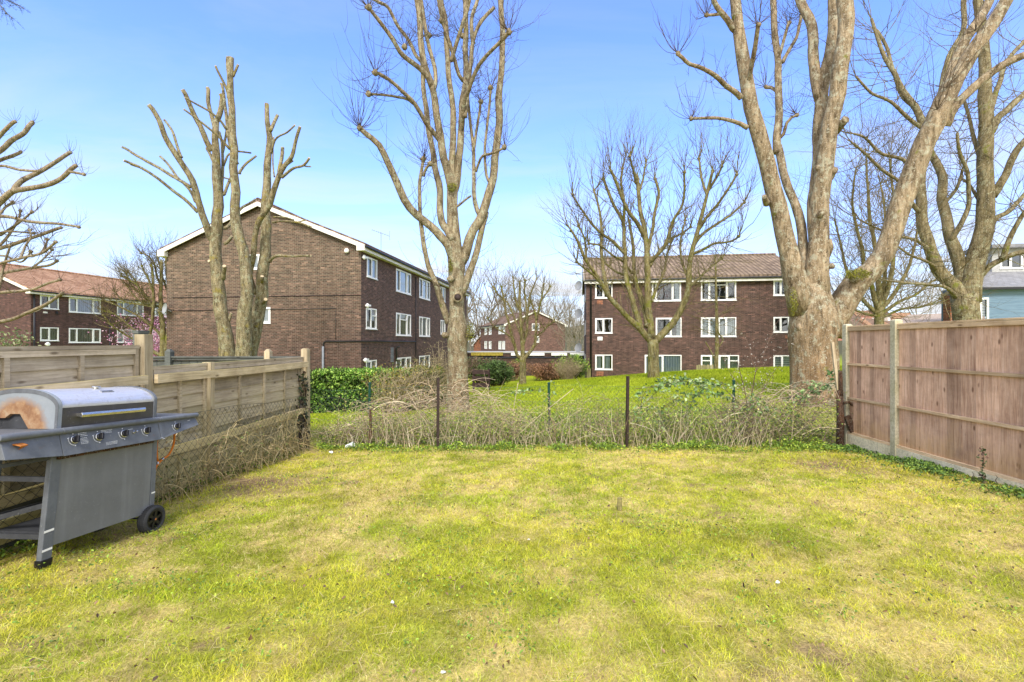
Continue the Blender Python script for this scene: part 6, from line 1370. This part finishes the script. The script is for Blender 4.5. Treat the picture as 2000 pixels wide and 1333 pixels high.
# ---------------------------------------------------------------- barbecue
U = Vector((.06, .998, -.0684)).normalized(); VB = Vector((-.998, .06, 0)).normalized(); NB = U.cross(VB).normalized(); BK = .955
Bo = Vector((-3.145, 3.104, 0)); BG = gz(-3.145, 3.104)+.006; Bo.z = BG
bb = empty('gas_barbecue', Bo, 0, 'grey four burner gas barbecue with rusty hood end standing on the lawn', 'barbecue')
bb.rotation_euler = Matrix((U, VB, NB)).transposed().to_euler(); bb.scale = (BK,)*3
def SP(px, py, v):           # local (x, z) of the point seen at a pixel, on the plane y = v
    k = (px-PX)/F; j = -(py-PY)/F; o = Bo+VB*v*BK; A = [[U.x-k*U.y, NB.x-k*NB.y], [U.z-j*U.y, NB.z-j*NB.y]]
    s_, h_ = np.linalg.solve(np.array(A), np.array([k*o.y-o.x, j*o.y-o.z])); return float(s_)/BK, float(h_)/BK
def SU(px, v=0.0, py=850): return SP(px, py, v)[0]
def SZ(py, s, v=0.0):
    j = -(py-PY)/F; o = Bo+VB*v*BK+U*s*BK; return ((j*o.y-o.z)/(NB.z-j*NB.y))/BK
def paint(name, c, rough=.45, metal=.0, wear=.3, streak=True, rust=0.0):
    t = NT(name); v = t.coord(); f = t.noise(v, 5, 6, .7); g = t.noise(v, 60, 4, .7)
    cc = t.ramp(f, [(.3, tuple(x*(1-wear) for x in c)), (.7, tuple(min(.9, x*(1+wear)) for x in c))])
    cc = t.mix(t.ramp(g, [(.62, 0.0), (.72, .35)]), cc, (.42,.42,.40,1))
    if streak: cc = t.mix(t.ramp(t.noise(t.coord('Object', (14, 14, .8)), 1.0, 4, .6), [(.5, 0.0), (.75, .35)]), cc, tuple(min(.9, x*1.7) for x in c)+(1,))
    if rust: cc = t.mix(t.ramp(t.noise(v, 9, 6, .75), [(.60, 0.0), (.68, rust)]), cc, (.20,.09,.03,1))
    r = t.ramp(g, [(.3, rough-.12), (.7, rough+.15)])
    return t.bsdf(cc, r, metal, bump=g, bs=.12, bd=.002, spec=.4)
body = paint('grey_paint', (.115,.125,.140), .5, rust=.25); dark = paint('dark_paint', (.045,.048,.055), .5); panelm = paint('front_panel', (.15,.155,.16), .45, wear=.12)
t = NT('brushed_steel'); v = t.coord('Object', (3, 60, 60)); f = t.noise(v, 3, 4); sp = t.noise(t.coord(), 16, 6, .75)
steel = t.bsdf(t.mix(t.ramp(sp, [(.5, 0.0), (.72, .5)]), t.ramp(f, [(.3, (.66,.65,.65)), (.7, (.80,.79,.79))]), (.30,.28,.27,1)), t.ramp(sp, [(.3, .34), (.7, .55)]), .72, bump=f, bs=.05, bd=.001, spec=.5)
bright = simple('polished_steel', (.60,.59,.55), .25, .95, .1, 20); black = simple('black_plastic', (.012,.012,.014), .35, var=.2); rubber = simple('tyre_rubber', (.035,.036,.038), .7, var=.3, scale=30)
t = NT('rusty_cap'); v = t.coord(); sp = t.n('ShaderNodeSeparateXYZ', i_Vector=v)
dx = t.math('SUBTRACT', sp.outputs[1], .29); dz = t.math('SUBTRACT', sp.outputs[2], .96); rr_ = t.math('SQRT', t.math('ADD', t.math('MULTIPLY', dx, dx), t.math('MULTIPLY', t.math('MULTIPLY', dz, dz), 1.0)))
nn = t.noise(v, 11, 6, .7); ed = t.math('ADD', rr_, t.math('MULTIPLY', t.math('SUBTRACT', nn, .5), .10))
rustc = t.ramp(nn, [(.32, (.36,.27,.18)), (.45, (.30,.18,.10)), (.6, (.21,.105,.055)), (.72, (.29,.20,.13))])
cap = t.bsdf(t.mix(t.ramp(ed, [(.18, 0.0), (.235, 1.0)]), rustc, t.mix(nn, (.17,.20,.23,1), (.30,.32,.34,1))), .7, bump=nn, bs=.3, bd=.003)
s0, s1 = SU(107,0,865), SU(301,0,845); XW = SU(296,0,1000)+.01; XR = SU(375,0,820)                                     # main body between these
g_leg = 0.0
def prism(m, prof, xa, xb, rnd=.5):                     # prof: list of (y, z) extruded along x
    n = len(prof); vs = [Vector((xa, y, z)) for y, z in prof]+[Vector((xb, y, z)) for y, z in prof]
    m.add(vs, [tuple(range(n)), tuple(range(2*n-1, n-1, -1))]+[(i, n+i, n+(i+1) % n, (i+1) % n) for i in range(n)], rnd)
D = .50
# legs
def leg(xa, xt, y0, w=.075, zb=0.0):
    m = MB(); a = Vector((xa, y0, zb)); b = Vector((xt, y0, .76)); m.add([a+Vector((i*w/2, j*.02+.02, 0)) for j in (-1,1) for i in (-1,1)]+[b+Vector((i*w/2, j*.02+.02, 0)) for j in (-1,1) for i in (-1,1)], [(0,1,3,2),(4,6,7,5),(0,4,5,1),(2,3,7,6),(1,5,7,3),(0,2,6,4)])
    return m.build('leg', body, bb, bevel=.006)
l1 = leg(.005, .03, 0.0); leg(.005, .03, D-.04)
l2 = leg(XW, XW-.003, .005, .05, .16); leg(XW, XW-.003, D-.04, .05, .16)
for (xa, dy) in ((.005, 0.0), (.005, D-.04)):
    m = MB(); m.box(xa-.042, xa+.042, dy-.005, dy+.045, -.01, .045); m.build('foot', black, bb, bevel=.004)
m = MB()
for z in (.10, .23): m.add([Vector((-.030+.004*(z>.2), -.0025, z)), Vector((.038+.004*(z>.2), -.0025, z+.004)), Vector((.038+.004*(z>.2), -.0025, z+.020)), Vector((-.030+.004*(z>.2), -.0025, z+.016))], [(0,1,2,3)])
m.add([Vector((XW-.02, .002, .275)), Vector((XW+.02, .002, .277)), Vector((XW+.02, .002, .290)), Vector((XW-.02, .002, .288))], [(0,1,2,3)])
m.build('reflective_strip', M['upvc'], bb)
m = MB()
m.add([Vector((.030, .008, .122)), Vector((XW-.03, .008, .112)), Vector((XW-.028, .008, .77)), Vector((.066, .008, .77))]+[Vector((.030, .02, .122)), Vector((XW-.03, .02, .112)), Vector((XW-.028, .02, .77)), Vector((.066, .02, .77))], [(0,1,2,3),(7,6,5,4),(0,4,5,1),(1,5,6,2),(2,6,7,3),(3,7,4,0)])
m.build('front_panel', panelm, bb, bevel=.003)
# cross rails of the left frame
for (z, z2) in ((.60,.60), (.30,.42), (.20,.20)):
    m = MB(); m.bar((.0, .03, z2), (.0, D-.03, z), .02, .035); m.build('frame_rail', dark, bb)
m = MB(); m.bar((.0, D-.03, .32), (XW, D-.03, .32), .02, .03); m.bar((XW, .03, .32), (XW, D-.03, .32), .02, .03); m.build('frame_rail', dark, bb)
m = MB(); m.box(.05, XW-.04, .03, D-.02, .20, .215); m.build('bottom_shelf', dark, bb)
# firebox under the hood
m = MB(); m.box(s0+.03, s1-.03, .04, D-.04, .74, .93); m.box(s0+.0, s0+.03, .02, D, .80, .955); m.build('firebox', dark, bb)
m = MB(); m.box(s0+.02, s1-.02, -.02, .05, .735, .752, .2); m.build('drip_channel', M['rust'], bb)
# control fascia: tilted panel, with wings tapering up at both ends
zt, zbm = .918, .762
def wing(xa, xb, za, zb_, nm, mt=None):
    m = MB(); yo, yi = -.075, -.03
    m.add([Vector((xa, yo-(zt-za)*.0, za)), Vector((xb, yo, zb_)), Vector((xb, yi, zt)), Vector((xa, yi, zt)), Vector((xa, .02, za)), Vector((xb, .02, zb_)), Vector((xb, .02, zt)), Vector((xa, .02, zt))], [(0,1,2,3),(7,6,5,4),(0,4,5,1),(1,5,6,2),(3,7,4,0),(2,6,7,3)])
    return m.build(nm, mt or body, bb, bevel=.003)
fas = wing(s0+.002, s1-.002, zbm, zbm, 'control_panel'); wing(-.36, s0-.002, .80, zbm+.003, 'side_shelf_front'); wing(s1+.002, XR, zbm+.003, .845, 'side_shelf_front')
# rolled front edge and shelf tops
for (a, b, nm) in ((-.38, s0-.002, 'shelf_edge'), (s0, s1, 'shelf_edge'), (s1+.002, XR+.012, 'shelf_edge')):
    m = MB(); pr = [(-.038+.024*math.cos(t_), .940+.023*math.sin(t_)) for t_ in np.linspace(-1.6, -4.8, 12)]+[(.02, .955), (.02, .90)]
    prism(m, pr, a, b); m.build(nm, body, bb, smooth=False, bevel=.002)
m = MB(); m.box(-.38, s0-.03, .021, D-.02, .935, .955); m.build('side_shelf', body, bb, bevel=.004); m = MB(); m.box(s1+.0, XR+.012, .021, D-.06, .935, .955); m.build('side_shelf', body, bb, bevel=.004)
m = MB(); m.box(-.34, s0-.03, .0, .02, .74, .765); m.build('shelf_bracket', dark, bb)
# hood
Hd = .58
def hood_prof(k=1.0, cut=False):
    pr = [(.0, .955), (.0, 1.112)]; 
    for t_ in np.linspace(0, 1, 15)[1:]:
        a = math.pi*.5*t_; pr.append((.27*(1-math.cos(a)), 1.112+.120*math.sin(a)))
    for t_ in np.linspace(0, 1, 13)[1:]:
        a = math.pi*.5*t_; pr.append((.31+.27*math.sin(a), 1.112+.120*math.cos(a)))
    pr.append((Hd, .955)); return pr
hp = hood_prof()
hood = MB(); n = len(hp)
for (xa, xb) in ((s0+.028, s1-.028),):
    hood.add([Vector((xa, y, z)) for y, z in hp]+[Vector((xb, y, z)) for y, z in hp], [(i, n+i, n+i+1, i+1) for i in range(n-1)], .5)
ho = hood.build('hood', steel, bb, smooth=False)
fr = MB(); fr.add([Vector((s0+.028, -.003, .957)), Vector((s1-.028, -.003, .957)), Vector((s1-.028, -.003, 1.103)), Vector((s0+.028, -.003, 1.103))], [(0,1,2,3)]); fr.build('hood_front', paint('hood_front_steel', (.085,.08,.08), .38, .35, .1), ho)
def endcap(xa, xb, outx):
    m = MB(); big = [(Hd*.5+(y-Hd*.5)*1.035, .955+(z-.955)*1.035) for y, z in hp]; big[0] = (big[0][0], .955); big[-1] = (big[-1][0], .955)
    cut = [(.52, .955), (.50, 1.03), (.40, 1.03), (.36, 1.06), (.285, 1.06), (.213, .955)]   # opening seen from the left end
    prof = big+cut if outx < 0 else big
    vs = [Vector((xa, y, z)) for y, z in prof]+[Vector((xb, y, z)) for y, z in prof]; k = len(prof)
    m.add(vs, [tuple(range(k)), tuple(range(2*k-1, k-1, -1))]+[(i, k+i, k+(i+1) % k, (i+1) % k) for i in range(k)], .5)
    o = m.build('end_cap', cap if outx < 0 else body, ho)
    rim = MB(); x_ = xa-.003 if outx < 0 else xb+.003; q = [Vector((x_, y, z)) for y, z in big]; 
    for a_, b_ in zip(big[:-1], big[1:]):
        c0 = Vector((0, Hd*.5, 1.0)); ia = (Hd*.5+(a_[0]-Hd*.5)*.93, .955+(a_[1]-.955)*.90); ib = (Hd*.5+(b_[0]-Hd*.5)*.93, .955+(b_[1]-.955)*.90)
        rim.quad(Vector((x_, *a_)), Vector((x_, *b_)), Vector((x_, *ib)), Vector((x_, *ia)))
    rim.build('rim', body, o); return o
endcap(s0, s0+.028, -1); endcap(s1-.028, s1, 1)
m = MB()
for r_ in range(3):
    for k_ in range(5): m.lathe((s0+.029, .46+.018*k_, .975+.014*r_), (-1,0,0), [(0,.003),(.001,.003)], 6)
m.box(s0+.03, s0+.034, .18, .54, .94, 1.08, .2); m.build('burner_side', dark, bb)
# handle
ha, hb = SU(152, -.05), SU(277, -.05); zh = SZ(811, ha, -.05)
m = MB(); pr = [(-.072, zh-.018), (-.078, zh), (-.070, zh+.018), (-.045, zh+.012), (-.045, zh-.014)]; prism(m, pr, ha, hb); hd_ = m.build('handle', bright, ho, bevel=.003)
m = MB(); m.box(ha+.02, ha+.04, -.046, .0, zh-.012, zh+.012); m.box(hb-.04, hb-.02, -.046, .0, zh-.012, zh+.012); m.build('bracket', bright, hd_)
# thermometer and name plate lying on the hood top
def on_hood(y):
    for (a, b) in zip(hp[:-1], hp[1:]):
        if a[0] <= y <= b[0] and b[0] > a[0]: t_ = (y-a[0])/(b[0]-a[0]); return a[1]+(b[1]-a[1])*t_, math.atan2(b[1]-a[1], b[0]-a[0])
    return 1.23, 0
for (yv, px, nm, mt) in ((.20, 181, 'thermometer', bright), (.10, 203, 'name_plate', bright)):
    z_, an = on_hood(yv); xx = SU(px, yv); m = MB(); nrm = Vector((0, -math.sin(an), math.cos(an)))
    if nm == 'thermometer': m.lathe((xx, yv, z_), nrm, [(0,.018),(.012,.018),(.013,.032),(.018,.032),(.022,.026),(.023,.001)], 20)
    else:
        tg = Vector((0, math.cos(an), math.sin(an))); c = Vector((xx, yv, z_))+nrm*.004; m.bar(c-Vector((.055,0,0)), c+Vector((.055,0,0)), .026, .004, up=nrm)
    o = m.build(nm, mt, ho, bevel=.001)
    if nm == 'name_plate':
        l = MB()
        for i in range(8): a_ = c+Vector((-.045+.0125*i, 0, 0))+nrm*.0028; l.bar(a_-tg*.005, a_+tg*.005, .004, .0008, up=nrm)
        l.build('lettering', black, o)
# knobs on the tilted fascia
fn = Vector((0, -(zt-zbm), -(.045))).normalized(); fn = Vector((0, -.96, .28)).normalized()
def fpt(s, z): return Vector((s, -.075+.045*(z-zbm)/(zt-zbm), z))
decal = simple('white_print', (.72,.73,.73), .6)
def knob(px, py, wingk=False):
    y_ = -.05; s = SU(px, y_); z = SZ(py, s, y_); c = fpt(s, z)+fn*.001
    m = MB(); m.lathe(c, fn, [(0,.030),(.010,.030),(.012,.027),(.013,.018)], 24); ring = m.build('bezel', bright, bb, smooth=False)
    k = MB(); k.lathe(c+fn*.012, fn, [(0,.025),(.008,.025),(.012,.021),(.013,.001)], 22); a = Vector((.25,0,1)); a = (a-fn*a.dot(fn)).normalized()
    q = c+fn*.030; k.bar(q-a*.024, q+a*.024, .017, .028, up=fn); ko = k.build('knob', black, bb, bevel=.004)
    d = MB(); x_ = Vector((1,0,0)); z_ = fn.cross(x_); z_ = -z_ if z_.z < 0 else z_
    pts = [c+(x_*math.cos(t_)+z_*math.sin(t_))*.040+fn*.0008 for t_ in np.linspace(2.6, 4.6, 14)]
    for p_, q_ in zip(pts[:-1], pts[1:]): d.bar(p_, q_, .0028, .0008, up=fn)
    for t_ in (1.57, 2.8, 4.75): w = c+(x_*math.cos(t_)+z_*math.sin(t_))*.044+fn*.0008; d.bar(w-x_*.004, w+x_*.004, .007, .0008, up=fn)
    d.build('dial_mark', decal, ko)
for px, py in ((146,859.5), (193,854), (241,848), (284.5,842), (343,833.5)): knob(px, py)
def lines(px0, px1, py0, rows, dense=1.0, dy=3.0):
    m = MB()
    for r_ in range(rows):
        a, b = SU(px0, -.05), SU(px1, -.05); z0 = SZ(py0+dy*r_, a, -.05); x = a
        while x < b:
            w = random.uniform(.004, .011); 
            if x+w < b: m.bar(fpt(x, z0-(x-a)*.0)+fn*.001, fpt(min(x+w, b), z0)+fn*.001, .0032, .0006, up=fn)
            x += w+.003
    m.build('printed_text', decal, fas)
lines(156, 174, 847, 3); lines(158, 173, 857, 5, dy=2.6); lines(200, 222, 842, 3, dy=2.4); lines(205, 228, 865, 3, dy=2.2); lines(252, 262, 839.5, 1)
m = MB(); s = SU(260,-.05); z = SZ(845, s, -.05); c = fpt(s, z); m.lathe(c, fn, [(0,.012),(.012,.012),(.013,.008),(.028,.006),(.030,.010),(.040,.009),(.041,.001)], 12); m.build('igniter_button', bright, bb)
# tiny print at the ends of the right wing
m = MB()
for (px, py) in ((309,856),(312,858),(367,822)): s = SU(px,-.05); z = SZ(py, s, -.05); m.bar(fpt(s,z)+fn*.003, fpt(s+.03,z)+fn*.003, .003, .0006, up=fn)
m.build('printed_text', decal, bb)
# rusty bottle opener
s = SU(37, -.05); z = SZ(872, s, -.05); c = fpt(s, z)+fn*.003; rusty = simple('orange_rust', (.36,.13,.03), .8, var=.5, scale=40, bs=.4)
m = MB(); m.lathe(c+Vector((0,0,-.022)), fn, [(0,.017),(.004,.017),(.005,.001)], 14)
m.add([c+Vector((-.03,0,.012)), c+Vector((.030,0,.012)), c+Vector((.026,-.045,.002)), c+Vector((-.018,-.045,.000)), c+Vector((-.03,0,.018)), c+Vector((.030,0,.018)), c+Vector((.026,-.045,.007)), c+Vector((-.018,-.045,.005)), c+Vector((0,0,-.03))], [(0,1,2,3),(7,6,5,4),(0,4,5,1),(1,5,6,2),(2,6,7,3),(3,7,4,0),(0,8,1),(3,2,8)])
m.build('bottle_opener', rusty, bb)
# gas hose
hose = simple('orange_hose', (.52,.15,.015), .45, var=.2)
m = MB()
def hp_(px, py, v): s, h_ = SP(px, py, v); return Vector((s, v, h_))
q, _ = smooth_pts([hp_(341,845,.06), hp_(339,868,.08), hp_(330,888,.10), hp_(318,897,.10), hp_(310,905,.10), hp_(304,915,.11), hp_(298,935,.13), hp_(293,960,.2)], [1]*8, .01); m.tube(q, .0095, 8)
q, _ = smooth_pts([hp_(307,850,.05), hp_(306,875,.08), hp_(307,895,.10), hp_(311,905,.10)], [1]*4, .01); m.tube(q, .0095, 8); m.build('gas_hose', hose, bb, smooth=True)
m = MB(); m.lathe(hp_(315,899,.10), (1,0,.6), [(0,.013),(.025,.013)], 10); m.lathe(hp_(308,907,.10), (0,.2,1), [(0,.013),(.022,.013)], 10); m.build('hose_clip', bright, bb)
# wheels
for (v, nm) in ((-.035, 1), (D-.03, 2)):
    c = Vector((SU(302, -.035, 1015), v, .052)); wh = empty('wheel', c, 0); wh.parent = bb; r = .118
    m = MB(); m.lathe((0, .0, 0), (0,1,0), [(-.004,.080),(-.012,.098),(-.006,.112),(.004,r-.001),(.055,r-.001),(.065,.112),(.07,.098),(.06,.080)], 40, caps=False)
    for k in range(44):
        a = k*2*math.pi/44; ca, sa = math.cos(a), math.sin(a); p_ = Vector((ca, 0, sa))*(r+.001); tg = Vector((-sa, 0, ca)); 
        for yy in (.003, .034): m.bar(p_+Vector((0,yy,0)), p_+Vector((0,yy+.024,0))+tg*.004, .0085, .007, up=Vector((ca,0,sa)))
    m.build('tyre', rubber, wh)
    prof = [(.002,.081),(-.006,.081),(-.006,.072),(.004,.070)]
    m = MB(); 
    for k in range(32):
        a, b = k*2*math.pi/32, (k+1)*2*math.pi/32
        for (d0, r0), (d1, r1) in zip(prof[:-1], prof[1:]): m.quad(Vector((math.cos(a)*r0, d0, math.sin(a)*r0)), Vector((math.cos(b)*r0, d0, math.sin(b)*r0)), Vector((math.cos(b)*r1, d1, math.sin(b)*r1)), Vector((math.cos(a)*r1, d1, math.sin(a)*r1)))
    for k in range(6):
        a = k*math.pi/3+.3; m.bar(Vector((math.cos(a)*.015,.004,math.sin(a)*.015)), Vector((math.cos(a)*.074,.004,math.sin(a)*.074)), .024, .010, up=(0,1,0))
    m.lathe((0,.02,0), (0,-1,0), [(0,.022),(.028,.020),(.030,.012)], 18); m.lathe((0,.03,0), (0,1,0), [(0,.074),(.002,.074)], 28)
    m.build('rim', black, wh); m = MB(); m.lathe((0,-.010,0), (0,-1,0), [(0,.008),(.004,.007),(.005,.001)], 10); m.build('hub_cap', rusty, wh)
m = MB(); m.lathe((SU(302, -.03, 1015), -.03, .052), (0,1,0), [(0,.008),(D,.008)], 8); m.build('axle', dark, bb)

# ---------------------------------------------------------------- camera, sky, sun
cam = bpy.data.cameras.new('camera'); co = bpy.data.objects.new('camera', cam); col.objects.link(co); sc.camera = co
cam.sensor_width = 36; cam.lens = 36*F/2000; cam.shift_y = (PY-666.5)/2000; cam.clip_end = 5000; cam.clip_start = .05
co.location = (0, 0, 0); co.rotation_euler = (R(90), 0, 0)
SE, SR = 42, 182
w = bpy.data.worlds.new('World'); sc.world = w; w.use_nodes = True; nt = w.node_tree; nt.nodes.clear()
out = nt.nodes.new('ShaderNodeOutputWorld'); bg = nt.nodes.new('ShaderNodeBackground'); sky = nt.nodes.new('ShaderNodeTexSky')
sky.sky_type = 'NISHITA'; sky.sun_disc = False; sky.sun_elevation = R(SE); sky.sun_rotation = R(SR); sky.air_density = 1.3; sky.dust_density = .6; sky.ozone_density = 2.2
tc = nt.nodes.new('ShaderNodeTexCoord'); sx = nt.nodes.new('ShaderNodeSeparateXYZ'); nt.links.new(tc.outputs['Generated'], sx.inputs[0])
def mnode(op, a, b=0.0):
    n = nt.nodes.new('ShaderNodeMath'); n.operation = op
    for i, v in enumerate((a, b)):
        if isinstance(v, bpy.types.NodeSocket): nt.links.new(v, n.inputs[i])
        else: n.inputs[i].default_value = v
    return n.outputs[0]
# thin haze and cloud: plane-projected noise on the view direction
den = mnode('ADD', mnode('MAXIMUM', sx.outputs[2], 0.0), .12)
cv = nt.nodes.new('ShaderNodeCombineXYZ'); nt.links.new(mnode('DIVIDE', sx.outputs[0], den), cv.inputs[0]); nt.links.new(mnode('MULTIPLY', mnode('DIVIDE', sx.outputs[1], den), 2.4), cv.inputs[1])
nz = nt.nodes.new('ShaderNodeTexNoise'); nt.links.new(cv.outputs[0], nz.inputs['Vector']); nz.inputs['Scale'].default_value = .8; nz.inputs['Detail'].default_value = 9; nz.inputs['Roughness'].default_value = .58; nz.inputs['Distortion'].default_value = .6
rp_ = nt.nodes.new('ShaderNodeValToRGB'); nt.links.new(nz.outputs['Fac'], rp_.inputs[0]); rp_.color_ramp.elements[0].position = .44; rp_.color_ramp.elements[1].position = .66
hz = nt.nodes.new('ShaderNodeMapRange'); nt.links.new(sx.outputs[2], hz.inputs[0]); hz.inputs['From Min'].default_value = .02; hz.inputs['From Max'].default_value = .42; hz.inputs['To Min'].default_value = 1.0; hz.inputs['To Max'].default_value = .12
hz2 = mnode('MULTIPLY', hz.outputs[0], hz.outputs[0])
bk = nt.nodes.new('ShaderNodeMapRange'); bk.interpolation_type = 'SMOOTHSTEP'; nt.links.new(sx.outputs[1], bk.inputs[0]); bk.inputs['From Min'].default_value = .35; bk.inputs['From Max'].default_value = -.35; bk.inputs['To Max'].default_value = .9   # unseen bright cloud added behind the viewpoint to lift the ambient light
up_ = nt.nodes.new('ShaderNodeMapRange'); up_.interpolation_type = 'SMOOTHSTEP'; nt.links.new(sx.outputs[2], up_.inputs[0]); up_.inputs['From Min'].default_value = .66; up_.inputs['From Max'].default_value = .95; up_.inputs['To Max'].default_value = .7  # same added cloud overhead, above the frame, for neutral ambient light
cover = mnode('MULTIPLY', mnode('MAXIMUM', bk.outputs[0], up_.outputs[0]), mnode('ADD', mnode('MULTIPLY', rp_.outputs[0], .5), .65))
fac0 = mnode('ADD', mnode('MULTIPLY', rp_.outputs[0], mnode('ADD', mnode('MULTIPLY', hz.outputs[0], .75), .05)), mnode('MULTIPLY', hz2, .72))
fac = mnode('MINIMUM', fac0, 1.0)
SKYC = (.0, .0, .0)
mul = nt.nodes.new('ShaderNodeMix'); mul.data_type = 'RGBA'; mul.blend_type = 'MULTIPLY'; mul.inputs[0].default_value = 1; nt.links.new(sky.outputs[0], mul.inputs[6]); mul.inputs[7].default_value = SKYMUL
mx = nt.nodes.new('ShaderNodeMix'); mx.data_type = 'RGBA'; nt.links.new(fac, mx.inputs[0]); nt.links.new(mul.outputs[2], mx.inputs[6]); mx.inputs[7].default_value = CLOUD
mx2 = nt.nodes.new('ShaderNodeMix'); mx2.data_type = 'RGBA'; nt.links.new(mnode('MINIMUM', cover, 1.0), mx2.inputs[0]); nt.links.new(mx.outputs[2], mx2.inputs[6]); mx2.inputs[7].default_value = BACKC
nt.links.new(mx2.outputs[2], bg.inputs[0]); bg.inputs[1].default_value = SKYS; nt.links.new(bg.outputs[0], out.inputs[0])
sun = bpy.data.lights.new('sun', 'SUN'); so = bpy.data.objects.new('sun', sun); col.objects.link(so); sun.energy = SUNE; sun.angle = R(SUNA); sun.color = (1.0, .935, .84)
a, e = R(SR), R(SE); d = Vector((math.sin(a)*math.cos(e), math.cos(a)*math.cos(e), math.sin(e)))   # direction towards the sun
so.rotation_euler = d.to_track_quat('Z', 'Y').to_euler()
sc.view_settings.view_transform = 'Standard'; sc.view_settings.look = 'None'; sc.view_settings.exposure = 0; sc.view_settings.gamma = 1
sc.cycles.transparent_max_bounces = 12; sc.cycles.max_bounces = 6; sc.cycles.diffuse_bounces = 3; sc.cycles.glossy_bounces = 3
